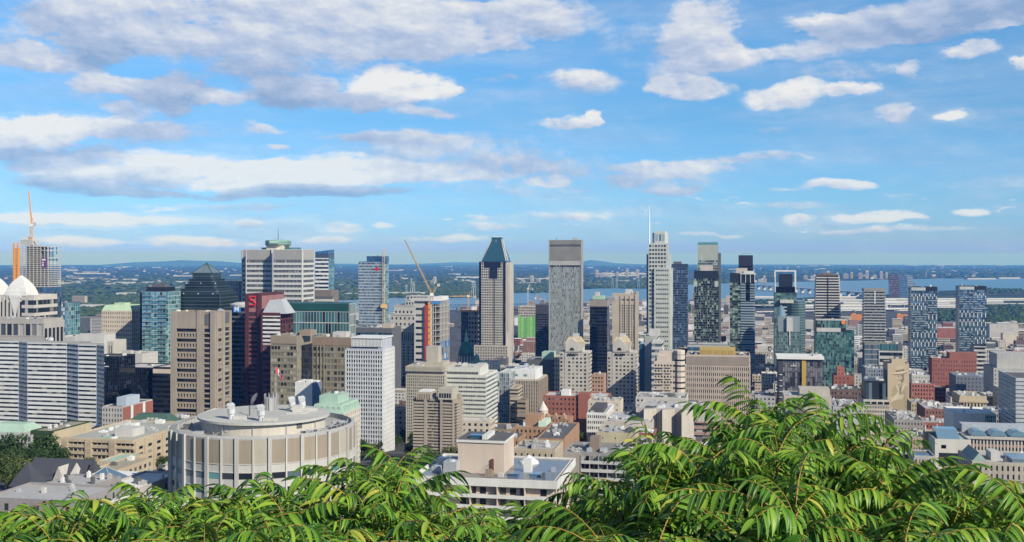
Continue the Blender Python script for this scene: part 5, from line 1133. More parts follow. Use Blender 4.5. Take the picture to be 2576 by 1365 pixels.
# white framed crown tower with glass neighbour
b = B('white_frame_tower', 'dark glass tower with rounded lower flank, topped by a white open frame', 'office tower', 1948, 2004, 738, 1600, 30, wall=BLACK, roof=DGREY, core=True); GT = glassmat('smoky_teal', [(.5, (.12, .23, .23)), (.3, (.06, .12, .12)), (.2, (.22, .36, .35))], .08, .4, .6, .15)
b.curtain('F', 10, 34, glass=GT, m=DGREY, t=.1); q = MB(); q.box(b.u(1950), 2, b.h, b.u(2001), 22, b.z(722)); b.part('plant_floor', q, [BLACKG]); q = MB(); q.box(b.u(1960), 4, b.z(722), b.u(1994), 16, b.z(690)); b.part('roof_core', q, [BLACK])
q = MB(); x0, x1 = b.u(1949), b.u(2003)
for yy in (1, 20):
    q.box(x0, yy, b.h, x0 + 1.4, yy + 1.4, b.z(684)); q.box(x1 - 1.4, yy, b.h, x1, yy + 1.4, b.z(684)); q.box(x0, yy, b.z(684), x1, yy + 1.4, b.z(681))
q.box(x0, 2.4, b.z(684), x0 + 1.4, 20, b.z(681.2)); q.box(x1 - 1.4, 2.4, b.z(684), x1, 20, b.z(681.2)); b.part('crown_frame', q, WHITE)
q = MB(); cx_ = b.u(2003); rad = (b.u(2029) - b.u(1975)) / 2; q.lathe([(rad, 0), (rad, b.z(758))], (b.u(2000), 9), 20, cap=True); b.part('round_flank', q, [GT])
for j in range(30): q = MB(); z = j * b.z(758) / 30; q.lathe([(rad + .3, z), (rad + .3, z + .8), (rad, z + .8)], (b.u(2000), 9), 20, cap=False); b.part('floor_trim', q, W_('smoke_trim', (.14, .18, .18)))
q = MB(); q.box(b.u(1962), -6, b.z(763), b.u(1996), 2, b.z(755)); b.part('white_band', q, LGREY)
for j in range(4): b.fbox('F', b.u(1962), b.u(1998), b.z(775 + j * 9), b.z(772 + j * 9), 0, 1.5, m=b.mi(LGREY))
b.done()
b = B('glass_spire_house', 'stepped smoky glass tower with white centre fin and curved glass peak, below the white frame', 'office tower', 1955, 2015, 838, 1450, 24, wall=BLACK, roof=GREY); b.curtain('F', 12, 18, glass=GT, m=GREY, t=.1); PG = glassmat('pale_smoky', [(.6, (.22, .30, .34)), (.4, (.34, .42, .46))], .12, .4)
q = MB(); q.box(b.u(1958), 2, b.h, b.u(2012), 20, b.z(797)); b.part('upper_stage', q, [PG]); q = MB(); q.box(b.u(1979), -1, b.z(835), b.u(1994), 1.9, b.z(800)); b.part('centre_fin', q, LGREY); q = MB(); q.box(b.u(1985), -1.2, b.z(870), b.u(1988), -.2, b.z(835)); b.part('centre_fin', q, LGREY)
pk = b.u(1961); q = MB(); q.lathe([(6, b.z(797)), (5.2, b.z(785)), (3, b.z(775)), (.6, b.z(769))], (pk + 2, 8), 16); b.part('glass_peak', q, [PG]); b.done()
# rounded banded tower
def barrel():
    Y = 1500; b = B('barrel_tower', 'barrel-sided tower of alternating white and black bands, tapering at the top', 'apartment tower', 2052, 2112, 700, Y, 26, wall=BLACK, roof=TAR, core=False)
    n = 40; w = b.w; d = b.d
    def half(t): return .5 * (1 - .13 * max(0, (t - .55) / .45) ** 2.2)
    H = b.z(694); WB = W_('band_white', (.52, .51, .50))
    for j in range(n):
        t = j / n; s = half(t) * w; z = H * t; dz = H / n
        q = MB(); q.box(w / 2 - s, 0, z + dz * .48, w / 2 + s, d, z + dz); b.part('window_band', q, [BLACKG])
        q = MB(); q.box(w / 2 - s - .9, -1.2, z, w / 2 + s + .9, d + .9, z + dz * .48); b.part('balcony_band', q, [WB])
    q = MB(); s = half(1) * w; q.box(w / 2 - s, 0, H, w / 2 + s, d, H + 1.5); q.box(w * .28, 4, H + 1.5, w * .72, 18, b.z(688)); b.part('roof_box', q, [W_('taupe_roof', (.14, .12, .11))])
    for sg in (-1, 1):
        q = MB()
        for k in range(18): t0, t1 = k / 18, (k + 1) / 18; q.bar((w / 2 + sg * (half(t0) * w + 1), 1 if sg < 0 else -.6, H * t0), (w / 2 + sg * (half(t1) * w + 1), 1 if sg < 0 else -.6, H * t1), .6)
        b.part('edge_trim', q, [LGREY])
    q = MB(); q.box(w * .485, -1.6, 0, w * .525, -.6, H * .98); b.part('centre_seam', q, [BLACK])
    for k in range(5): q = MB(); q.bar((w * (.3 + k * .1), 6, b.z(688)), (w * (.3 + k * .1), 6, b.z(688) + 2 + k % 3), .25); b.part('roof_mast', q, GREY)
barrel()
b = B('green_curtain_tower', 'mid-height green glass block with a round orange sign at its upper corner', 'office building', 2052, 2128, 806, 1300, 26, wall=BLACK, roof=GREY); GC = glassmat('sea_glass', [(.4, (.10, .24, .23)), (.3, (.05, .12, .12)), (.2, (.20, .36, .34)), (.1, (.02, .03, .03))], .08, .45, .6, .12)
b.curtain('F', 18, 22, z1=b.z(836), glass=GC, m=W_('sea_frame', (.15, .20, .19)), t=.08); b.curtain('F', 16, 2, u0=2, z0=b.z(826), z1=b.h, glass=GC, m=W_('sea_frame', (.15, .20, .19))); b.fbox('F', 1, b.w - 6, b.z(836), b.z(826), 0, .8, m=b.mi(LGREY)); b.fbox('F', 0, b.w + .4, b.h - .6, b.h + 1.0, 0, .6, m=b.mi(LGREY))
q = MB(); q.box(b.w, 0, 0, b.w + 9.5, 22, b.z(830), 0, top=1); b.part('side_block', q, [BLACKG, GREY]); 
for j in range(20):
    for i in range(3): b.win('F', b.w + .2 + i * 3.1, b.w + 3.1 + i * 3.1, j * b.z(830) / 20 + .3, (j + 1) * b.z(830) / 20, .1, GC)
q = MB(); q.lathe([(2.4, 0), (2.4, .8)], n=18); o = b.part('sign', q, plain('sign_orange', (.7, .22, .03), .4)); o.location = (b.w - 3, -.7, b.z(812)); o.rotation_euler = (R(90), 0, 0); b.units(3); b.done()
b = B('banded_slim_tower', 'slim dark tower with even white balcony bands rising from a low glass podium', 'apartment tower', 2175, 2226, 733, 1450, 24, wall=BLACK, roof=GREY); n = 34
b.ribbon('F', n, .58, glass=glassmat('grey_band_glass', [(.5, (.05, .065, .075)), (.3, (.025, .03, .04)), (.2, (.12, .14, .15))]), m=W_('band_pale', (.37, .38, .385)), rec=1.2); b.ribbon('L', n, .6, glass=DARKG, m=GREY, rec=.8); q = MB(); q.box(-1, -1.3, b.h, b.w + 1, b.d, b.z(727)); b.part('roof_screen', q, [W_('taupe_screen', (.24, .23, .21))]); q = MB(); q.box(b.w * .48, -1.5, b.z(765), b.w * .53, -1.2, b.h); b.part('white_stem', q, WHITE); b.done()
b = B('glass_podium', 'low blue glass podium with white-framed bands at the foot of the slim banded tower', 'office building', 2175, 2270, 868, 1420, 24, wall=DGREY, roof=GREENROOF); us = b.u(2212); b.curtain('F', 12, 9, u1=us, glass=BLUEG, m=LGREY, th=.35); b.ribbon('F', 6, .55, u0=us, z1=b.z(884), glass=DARKG, m=LGREY, rec=.8); b.curtain('F', 24, 1, u0=us, u1=b.u(2258), z0=b.z(882), glass=TEALG, m=GREENG, t=.12); b.fbox('F', us - .8, us + .2, 0, b.z(883), 0, 1.2, m=b.mi(LGREY)); b.units(3); b.done()
# twin pixel towers
PX = glassmat('steel_glass', [(.4, (.08, .16, .23)), (.3, (.04, .07, .10)), (.3, (.15, .25, .33))], .08, .4, .6, .1)
for k, (l, r_, t, Y, lab) in enumerate(((2292, 2358, 724, 1600, 'dark blue tower dotted with white upright panels, nearer the mural'), (2413, 2482, 722, 1680, 'dark blue tower dotted with white upright panels, behind the red brick slab'))):
    b = B('pixel_tower', lab, 'apartment tower', l, r_, t, Y, 26, wall=BLACK, roof=TAR, group='twin dotted towers'); n = 40; nu = 14; dz = b.h / n; du = b.w / nu
    b.curtain('F', nu, n, z1=b.h - 5, glass=PX, m=DGREY, t=.08); sl_ = W_('steel_balcony', (.33, .38, .42)); rr = random.Random(40 + k)
    q = MB(); q2 = MB()
    for j in range(n - 2):
        sect = (j // 10 + k) % 2; 
        for i in range(nu):
            left = i < nu * .55
            if (left and sect) or (not left and (j // 7) % 3 != 1):
                if (i * 2 + j) % 4 == 0 or ((i * 2 + j) % 4 == 1 and i % 2): b.fbox('F', i * du + du * .25, i * du + du * .62, j * dz, j * dz + dz * 1.05, 0, .5, m=b.mi(WHITE))
            elif rr.random() < .6: b.fbox('F', i * du, i * du + du, j * dz, j * dz + dz * .3, 0, 1.1, m=b.mi(sl_))
    b.ribbon('L', n, .55, glass=PX, m=sl_, rec=.9); b.fbox('F', .3, b.w * .55, b.h - 4.6, b.h, 0, .7, m=b.mi(W_('pale_fascia', (.5, .53, .55)))); b.fbox('F', b.w * .6, b.w, b.h - 4.6, b.h + .6, 0, .5, m=b.mi(BLACK)); b.units(3, hmax=4); b.done()
# island park buildings seen past the green-roofed hotel
b = B('park_slab', 'far tan apartment slab on the wooded island, above the green-roofed hotel', 'apartment building', 182, 213, 746, 4700, 20, wall=TAN, roof=GREY, z0=0); b.ribbon('F', 10, .4, glass=DARKG); b.done()
b = B('park_hall', 'far low white hall under the tan slab on the island', 'hall', 190, 225, 772, 4300, 30, wall=WHITE, roof=WROOF, z0=0); b.done()
b = B('park_long_hall', 'far long white hall in the trees of the island', 'hall', 182, 250, 772, 4900, 30, wall=WHITE, roof=WROOF, z0=0); b.done()
# far island towers
for i, (l, r_, t, m_, lab) in enumerate(((2238, 2262, 692, REDDISHG, 'far dark tower with a reddish side, by the river on the island'), (2262, 2283, 696, BLUEG, 'far blue slab tower standing between the island towers'), (2279, 2296, 694, PALEG, 'far pale-edged tower among the island towers'), (2292, 2303, 712, TEALG, 'far small round-topped block beside the island towers'))):
    b = B('island_tower', lab, 'apartment tower', l, r_, t, 5200 + i * 60, 40, wall=m_, roof=GREY, nwin=0, z0=0); b.ribbon('F', 14, .6, glass=BLUEG if i else DARKG, m=W_('far_panel_%d' % i, ((.15, .11, .12), (.12, .17, .25), (.45, .48, .5), (.3, .36, .4))[i])); b.done()

# ------------------------------------------------------------------ middle rank
MB_ = W_('olive_concrete', (.22, .20, .155))
b = B('olive_block', 'olive brown office block with a reflecting gold glass front, behind the round building', 'office building', 682, 746, 848, 950, 36, wall=MB_, roof=BROOF); GO = glassmat('olive_mirror', [(.3, (.40, .39, .30)), (.3, (.22, .22, .17)), (.25, (.03, .03, .03)), (.15, (.52, .50, .40))], .15, .3)
b.grid('F', 8, 14, .86, .55, z1=b.z(868), rec=.35, glass=GO); b.grid('R', 6, 14, .86, .55, u0=0, u1=10, z1=b.z(868), rec=.35, glass=GO); b.curtain('R', 6, 12, u0=11, z1=b.z(872), glass=BLACKG, m=BLACK); b.fbox('F', -.3, b.w + .3, b.z(866), b.h + .5, 0, .6, m=b.mi(BROWN)); b.units(5, big=6); b.pbox('penthouse', b.w * .9, 12, b.h, b.w * 1.0 + 8, 26, b.h + 5, [BROWN]); b.done()
b = B('taupe_block', 'taupe office block of broad pane rows under a deep blank band, beside the olive block', 'office building', 787, 893, 852, 1000, 30, wall=MB_, roof=BROOF); TA = glassmat('taupe_panes', [(.35, (.20, .19, .15)), (.3, (.10, .095, .08)), (.2, (.30, .28, .23)), (.15, (.03, .03, .03))], .2, .2); b.grid('F', 12, 13, .8, .62, z1=b.z(872), rec=.3, glass=TA); b.fbox('F', -.3, b.w, b.z(871), b.h + .6, 0, .7, m=b.mi(W_('fascia_brown', (.23, .17, .13)))); b.units(7, big=5, hmax=4); b.pbox('penthouse', b.w * .4, 8, b.h, b.w * .72, 20, b.h + 5, [LGREY])
for k in range(3): b.fbox('F', b.w * (.1 + .08 * k), b.w * (.1 + .08 * k) + .6, 0, b.z(871), 0, 1.0)
b.done()
b = B('glass_low_slab', 'low flat blue roofed slab between the taupe block and the old bank', 'office building', 893, 985, 828, 1350, 40, wall=DGREY, roof=W_('blue_grey_roof', (.22, .25, .30))); b.ribbon('F', 4, .5, glass=BLUEG); b.units(6, big=6, hmax=3); b.pbox('stair_block', b.w * .74, 2, b.h - 4, b.w * .98, 14, b.h + 6, [BEIGE]); b.done()
b = B('white_grid_tower', 'white office tower of tight bluish window rows with a set-back louvred top', 'office tower', 871, 962, 882, 720, 26, wall=W_('grid_white_shaded', (.46, .50, .57)), roof=WROOF); b.grid('F', 15, 24, .74, .6, rec=.45, glass=glassmat('grid_glass', [(.55, (.03, .045, .06)), (.3, (.08, .11, .135)), (.15, (.18, .22, .25))], .08, .1), pier=WHITE); b.grid('R', 14, 24, .55, .5, rec=.35, glass=PALEG, m=W_('grid_side_sunlit', (.66, .66, .66)))  # one white wall: shade painted bluish in front, sun painted paler at side
q = MB(); x0, x1 = b.u(883), b.w - .5; q.box(x0, 1.6, b.h, x1, 22, b.z(852)); b.part('penthouse', q, [W_('grid_white_shaded', (.46, .50, .57))])
q = MB(); n = 22
for i in range(n): q.box(x0 + (x1 - x0) * i / n, 1.0, b.z(874), x0 + (x1 - x0) * (i + .55) / n, 1.6, b.z(856))
b.part('louvre', q, WHITE); q = MB(); q.box(x0 - .6, .6, b.z(853), x1 + .6, 23, b.z(850)); b.part('roof_slab', q, WHITE); q = MB(); q.box(x0 + .5, 1.3, b.z(879), x1 - 3, 1.55, b.z(875)); b.part('window_band', q, DARKG); b.units(1); b.done()
b = B('concrete_hotel', 'beige concrete hotel with egg-crate windows, projecting cornice and a tall roof box', 'hotel', 1024, 1118, 925, 800, 34, wall=W_('hotel_concrete', (.43, .385, .31)), roof=GRAVEL); b.grid('F', 20, 24, .58, .62, z1=b.z(945), rec=.7, glass=DARKG); b.grid('R', 5, 24, .3, .5, z1=b.z(945), rec=.5)
q = MB(); q.box(-.8, -1.6, b.z(936), b.w + .8, b.d, b.h + .4); b.part('cornice', q, b.mats[0])
for i in range(24): q = MB(); q.box(i * b.w / 24, -1.9, b.z(936), i * b.w / 24 + .35, -1.6, b.h + .2); b.part('cornice_rib', q, b.mats[0])
b.pbox('roof_box', b.u(1065), 8, b.h, b.u(1094), 18, b.z(875), [b.mats[0]]); b.pbox('roof_deck', b.u(1045), 5, b.h, b.u(1110), 24, b.h + 3, [b.mats[0]]); b.units(4); b.done()
def brown_apts():
    WB2 = W_('apt_brown', (.34, .285, .23)); b = B('balcony_apartments', 'brown concrete apartment tower with stacked balconies and projecting roof rooms, before the white banded block', 'apartment tower', 1040, 1141, 1010, 620, 20, wall=WB2, roof=BROOF)
    n = 22; m = W_('apt_balcony', (.40, .335, .27)); x = [0, b.u(1078), b.u(1110), b.w]
    b.slabs('F', n, .3, x[1] - 2.2, out=1.8, t=.2, par=.95, m=m); b.slabs('F', n, x[2] + 1.2, x[3] - .3, out=1.8, t=.2, par=.95, m=m)
    for a, c in ((x[1] - 2.2, x[1] - .6), (x[2] - .2, x[2] + 1.1), (x[3] - .4, x[3] + .5)): b.fbox('F', a, c, 0, b.h + 1, 0, 2.0)
    dz = b.h / n
    for j in range(n):
        z = j * dz; b.fbox('F', x[1] - .6, x[2] - .2, z, z + dz * .5, 0, 1.1)
        for i in range(6): du = (x[2] - x[1] + .4) / 6; b.win('F', x[1] - .6 + i * du, x[1] - .6 + i * du + du * .85, z + dz * .5, z + dz, .6, MIXG)
        for a, c in ((.5, x[1] - 2.5), (x[2] + 1.4, x[3] - .6)):
            for i in range(3): du = (c - a) / 3; b.win('F', a + i * du, a + i * du + du * .8, z + .3, z + dz - .2, .05, DARKG)
    b.slabs('R', n, 1, 8, out=1.6, t=.2, par=.95, m=m); b.slabs('R', n, 11, b.d - 1, out=1.6, t=.2, par=.95, m=m); b.fbox('R', 8.4, 10.6, 0, b.h + 3, 0, 1.8)
    q = MB(); z0, z1 = b.h + 1.0, b.z(978); q.box(b.u(1050), -1.5, z0, b.u(1086), 10, z0 + 4); 
    for i in range(9): q.box(b.u(1050) + i * 1.0, -1.9, z0 - .6, b.u(1050) + i * 1.0 + .35, -1.5, z0 + 3.2)
    b.part('roof_terrace', q, m); q = MB(); q.box(b.u(1054), 0, z0 + 4, b.u(1084), 9, z0 + 4.6); b.part('railing', q, WHITE)
    q = MB(); q.box(b.u(1105), -2, z0, b.u(1140), 12, z1); b.part('penthouse', q, [W_('pent_beige', (.48, .43, .35))])
    for i in range(5): q = MB(); u0 = b.u(1107) + i * 1.45; q.quad((u0, -2.06, z0 + 1), (u0 + 1.1, -2.06, z0 + 1), (u0 + 1.1, -2.06, z0 + 3.6), (u0, -2.06, z0 + 3.6)); b.part('window', q, DARKG)
    b.units(4, z=b.h); b.done()
brown_apts()
b = B('white_banded_block', 'white office block with long dark window rows and a set-back top, behind the balcony apartments', 'office building', 1121, 1222, 948, 800, 40, wall=W_('bone_white', (.64, .65, .60)), roof=LGREY); b.grid('F', 24, 16, .88, .42, rec=.35); b.ribbon('R', 16, .5, rec=.35, glass=PALEG); q = MB(); x1 = b.u(1206); q.box(.5, .8, b.h, x1, 30, b.z(927), 0, top=1); b.part('upper_floor', q, [b.mats[0], LGREY])
for i in range(24): b.win('F', 1 + i * (x1 - 2) / 24, 1.0 + i * (x1 - 2) / 24 + .75, b.h + 1.2, b.h + 3.0, -.75, DARKG)
b.pbox('roof_box', x1 * .75, 6, b.z(927), x1, 26, b.z(922), [LGREY]); b.units(5, z=b.z(927), zone=(2, 4, x1 - 4, 24)); b.done()
b = B('pale_glass_sliver', 'narrow pale bluish panel tower tucked behind the white banded block', 'office building', 1256, 1281, 940, 880, 30, wall=W_('pale_teal', (.50, .56, .56)), roof=LGREY); b.curtain('F', 5, 16, glass=PALEG, m=LGREY); b.curtain('R', 6, 16, glass=PALEG, m=LGREY); b.done()
b = B('tan_sliver', 'narrow tan block with bronze window rows beside the white-roofed ribbed block', 'office building', 1284, 1302, 978, 870, 20, wall=TAN, roof=BROOF); b.ribbon('F', 14, .5, glass=MIXG); b.ribbon('R', 14, .5, glass=MIXG); b.done()
b = B('brown_low_stack', 'dark brown narrow block at the foot of the ribbed block', 'office building', 1302, 1322, 1010, 860, 16, wall=BROWN, roof=TAR); b.ribbon('F', 8, .4); b.done()
b = B('ribbed_block', 'block of vertical beige ribs under a white blank top storey', 'office building', 1284, 1356, 958, 900, 40, wall=BEIGE, roof=GRAVEL); b.fins('F', 17, 14, .6, z1=b.h, rec=.9, glass=DARKG); b.fins('R', 16, 14, .6, z1=b.h, rec=.9, glass=DARKG, m=BROWN); q = MB(); q.box(0, .6, b.h, b.u(1346), 36, b.z(932)); b.part('top_storey', q, WHITE)
for u0 in (3, 11): q = MB(); q.quad((u0, .5, b.h + 3), (u0 + 3, .5, b.h + 3), (u0 + 3, .5, b.h + 5), (u0, .5, b.h + 5)); b.part('window', q, PALEG)
b.units(6, z=b.z(932), zone=(1, 3, b.u(1340), 30), hmax=3.5); b.done()
b = B('mint_roof_block', 'dark low block with a mint green roof box behind the ribbed block', 'office building', 1325, 1392, 908, 1080, 36, wall=DGREY, roof=W_('roof_grey_mid', (.28, .28, .29))); b.units(4); b.pbox('roof_box', b.w * .55, 3, b.h, b.w * .98, 20, b.h + 8, [PCOPPER]); b.done()
b = B('yellow_condo', 'narrow yellow-beige condominium with a tiled top beside the gabled condominium', 'apartment tower', 1384, 1410, 902, 1080, 26, wall=CREAM, roof=W_('tile_tan', (.45, .36, .24))); b.grid('F', 4, 12, .5, .5, glass=PALEG); b.done()
# gabled condominium pair
def condo(l, r_, t, lab, shade):
    CN = W_('condo_stone', (.54, .51, .45)); b = B('gabled_condo', lab, 'apartment tower', l, r_, t + 37, 1050, 24, wall=CN, roof=LGREY, group='pair of gabled condominium towers'); n = 17; w = b.w; x0, x1 = w * .18, w * .80
    b.grid('F', 7, n, .5, .5, rec=.45, u0=x0 * .2, u1=x0 + .1, glass=MIXG) if False else None
    z1 = b.h; dz = z1 / n
    for j in range(n):
        z = j * dz
        for i in range(7):
            u0 = .6 + i * (w - 1) / 7; b.win('F', u0, u0 + 2.1, z + 1.0, z + 2.9, .31 if .18 * w < u0 < .78 * w else .05, MIXG)
        b.fbox('F', 0, w, z, z + .4, 0, .25)
    b.fbox('F', x0, x1, 0, z1 + 2, 0, .3); b.ribbon('R', n, .5, rec=.6, glass=MIXG)
    b.slabs('R', n, 1, 5, out=1.3, t=.2, par=.9, m=CN)
    h2 = b.z(t + 14); q = MB(); q.box(x0, -.3, z1, x1, 16, h2); b.part('upper_stage', q, CN)
    q = MB(); mid = (x0 + x1) / 2; gx0, gx1 = x0 + .5, x1 - (x1 - x0) * .22
    gm = (gx0 + gx1) / 2; top = b.z(t)
    q.v = [(gx0, -.9, z1 + 1), (gx1, -.9, z1 + 1), (gx1, -.9, h2), (gm, -.9, top), (gx0, -.9, h2), (gx0, 6, z1 + 1), (gx1, 6, z1 + 1), (gx1, 6, h2), (gm, 6, top), (gx0, 6, h2)]
    q.f = [(0, 1, 2, 3, 4), (9, 8, 7, 6, 5), (0, 5, 6, 1), (1, 6, 7, 2), (2, 7, 8, 3), (3, 8, 9, 4), (4, 9, 5, 0)]; q.m = [0] * 7; b.part('gable', q, CN)
    a = MB(); n_ = 10; a.v = [(gm + 2.2 * math.cos(math.pi * i / n_), -.98, z1 + 2.2 + 3.0 * math.sin(math.pi * i / n_)) for i in range(n_ + 1)]; a.f = [tuple(range(n_ + 1))]; a.m = [0]; b.part('arched_window', a, DARKG)
    for i in range(4): q = MB(); u0 = gm - 4.2 + i * 2.2; q.quad((u0, -.96, z1 - 3), (u0 + 1.5, -.96, z1 - 3), (u0 + 1.5, -.96, z1 - .4), (u0, -.96, z1 - .4)); b.part('window', q, DARKG)
    q = MB(); tn = W_('tan_metal_roof', (.50, .40, .25)); q.loft([[(x0, 1, h2), (x1 + .4, 1, h2), (x1 + .4, 17, h2), (x0, 17, h2)], [(x0 + 3, 6, top + 1), (x1 - 3, 6, top + 1), (x1 - 3, 12, top + 1), (x0 + 3, 12, top + 1)]]); q.box(x1 - 5, .2, z1 + 6, x1 + .6, 15, h2 + 1.5); b.part('roof', q, tn)
    q = MB(); q.box(mid - 2, 7, top + 1, mid + 4, 11, top + 4); b.part('roof_hut', q, LGREY); b.done()
condo(1408, 1480, 852, 'gabled pale condominium tower in front of the broad green-grey tower', 0); condo(1528, 1598, 852, 'gabled pale condominium tower in front of the tan hotel', 1)
b = B('grey_wall_slab', 'grey slab with a blank end wall and blue glass edge, below the spire tower', 'apartment tower', 1622, 1652, 848, 1150, 40, wall=W_('wall_grey', (.40, .40, .41)), roof=LGREY); b.ribbon('R', 18, .5, glass=PALEG, m=LGREY); b.pbox('roof_box', 4, 10, b.h, 14, 24, b.h + 7, [LGREY]); q = MB(); q.box(-6, 2, 0, -.1, 20, b.h - 8); b.part('glass_edge', q, [BLUEG]); b.units(3); b.done()
for l, r_, t, Y, lab in ((1640, 1664, 862, 1120, 'pale stepped apartment block with flat white roofs beside the grey slab'),):
    b = B('stepped_block', lab, 'apartment building', l, r_, t, Y, 30, wall=LGREY, roof=LGREY); b.ribbon('F', 12, .5, glass=PALEG); b.ribbon('R', 12, .5, glass=DARKG); b.done()
def beige_condo():
    CN = W_('peach_stone', (.62, .54, .44)); b = B('peach_condo', 'peach beige condominium with rounded corner bays and balconies, beside the ribbed yellow-topped block', 'apartment building', 1645, 1706, 912, 1000, 26, wall=CN, roof=GRAVEL); n = 11
    b.slabs('F', n, b.w * .05, b.w * .42, out=1.6, t=.25, par=1.0, m=CN); b.slabs('F', n, b.w * .5, b.w * .72, out=1.2, t=.25, par=1.0, m=CN); dz = b.h / n
    for j in range(n):
        for i in range(8): b.win('F', .8 + i * b.w / 8, .8 + i * b.w / 8 + 1.6, j * dz + .9, j * dz + 2.8, .05, MIXG)
    q = MB(); q.lathe([(5, 0), (5, b.z(884)), (4.6, b.z(882))], (b.w + 1, 3), 10); b.part('corner_bay', q, CN)
    for j in range(n + 2):
        q = MB(); q.lathe([(5.05, j * dz + 1.1), (5.05, j * dz + 2.6)], (b.w + 1, 3), 10, cap=False); b.part('bay_window', q, MIXG)
    q = MB(); q.box(b.w * .2, 2, b.h, b.w + 2, 22, b.z(884), 0, top=1); b.part('upper_stage', q, [CN, GRAVEL]); q = MB(); q.box(b.w * .12, .5, b.h, b.w * .6, 6, b.z(897)); b.part('upper_stage', q, CN); b.ribbon('R', n, .4, glass=MIXG); b.units(3, z=b.z(884), zone=(b.w * .3, 4, b.w - 3, 18)); b.done()
beige_condo()
b = B('dark_low_podium', 'low dark glass podium roofed in grey, at the foot of the sage towers', 'office building', 1730, 1835, 870, 1300, 40, wall=DGREY, roof=GREY); b.ribbon('F', 5, .6, glass=BLUEG, m=GREY); b.units(6); b.done()
b = B('ribbed_pink_block', 'pinkish beige block of fine vertical ribs with an ochre boxed plant room on its roof', 'office building', 1726, 1886, 898, 850, 34, wall=W_('ribbed_pink', (.55, .44, .35)), roof=TAR); b.grid('F', 31, 13, .46, .56, z1=b.z(922), rec=.55, glass=DARKG, uproud=.25); n = 62
for i in range(n): b.fbox('F', i * b.w / n, (i + .5) * b.w / n, b.z(921), b.h - .2, .0, .5)
b.grid('R', 6, 13, .4, .5, rec=.5) ; q = MB(); q.box(b.u(1760), 3, b.h, b.u(1850), 20, b.z(879)); b.part('plant_room', q, OCHRE)
for i in range(5): q = MB(); u0 = b.u(1763 + i * 17.5); q.box(u0, 2.8, b.h + .6, u0 + (b.u(1776) - b.u(1763)), 2.99, b.z(884)); b.part('ochre_panel', q, W_('ochre_panel', (.40, .25, .08)))
b.units(7, zone=(1, 1, b.u(1757), 26)); b.units(5, zone=(b.u(1855), 1, b.w - 2, 26), hmax=1.6); b.done()
# patchwork dark block
def patch():
    b = B('patchwork_block', 'dark patchwork panel block with a white flat roof and a gold vertical strip', 'hotel', 1958, 2070, 908, 1000, 30, wall=W_('patch_dark', (.055, .055, .07)), roof=WROOF); rr = random.Random(5); cols = [W_('patch_grey', (.17, .17, .19)), W_('patch_mid', (.10, .10, .12)), W_('patch_ink', (.025, .025, .035))]
    n, nu = 12, 16
    for j in range(n):
        for i in range(nu):
            u0 = b.w * (.1 + .9 * i / nu); q = rr.choice(cols + [cols[0]]); z = (j + rr.random() * .4) * b.h * .96 / n; b.fbox('F', u0, u0 + b.w * .9 / nu * .8, z, z + b.h * .96 / n * .9, 0, .2 + .004 * ((i * 7 + j * 3) % 9), m=b.mi(q))
    x = b.u(2017); q = MB(); q.box(x, -1.3, 0, b.u(2027), -.5, b.h - .4); b.part('gold_strip', q, W_('gold_panel', (.55, .34, .06), .4)); q = MB(); q.box(-1.5, -1.8, b.h + .92, b.w + 1, b.d + 1, b.h + 3.4); b.part('roof_slab', q, [WROOF])
    b.slabs('F', 5, 1, b.w * .09, z0=b.h * .4, z1=b.h * .85, out=1.2, par=.5, m=WHITE); q = MB(); q.bar((b.w * .34, -1, b.h - 6), (b.w * .34, -1, b.h - 2.6), .35); q.bar((b.w * .28, -1, b.h - 5), (b.w * .40, -1, b.h - 5), .35); q.bar((b.w * .26, -1, b.h - 5.6), (b.w * .42, -1, b.h - 5.6), .2); b.part('sign', q, LGREY); b.units(4, z=b.h + 3.4); b.done()
patch()
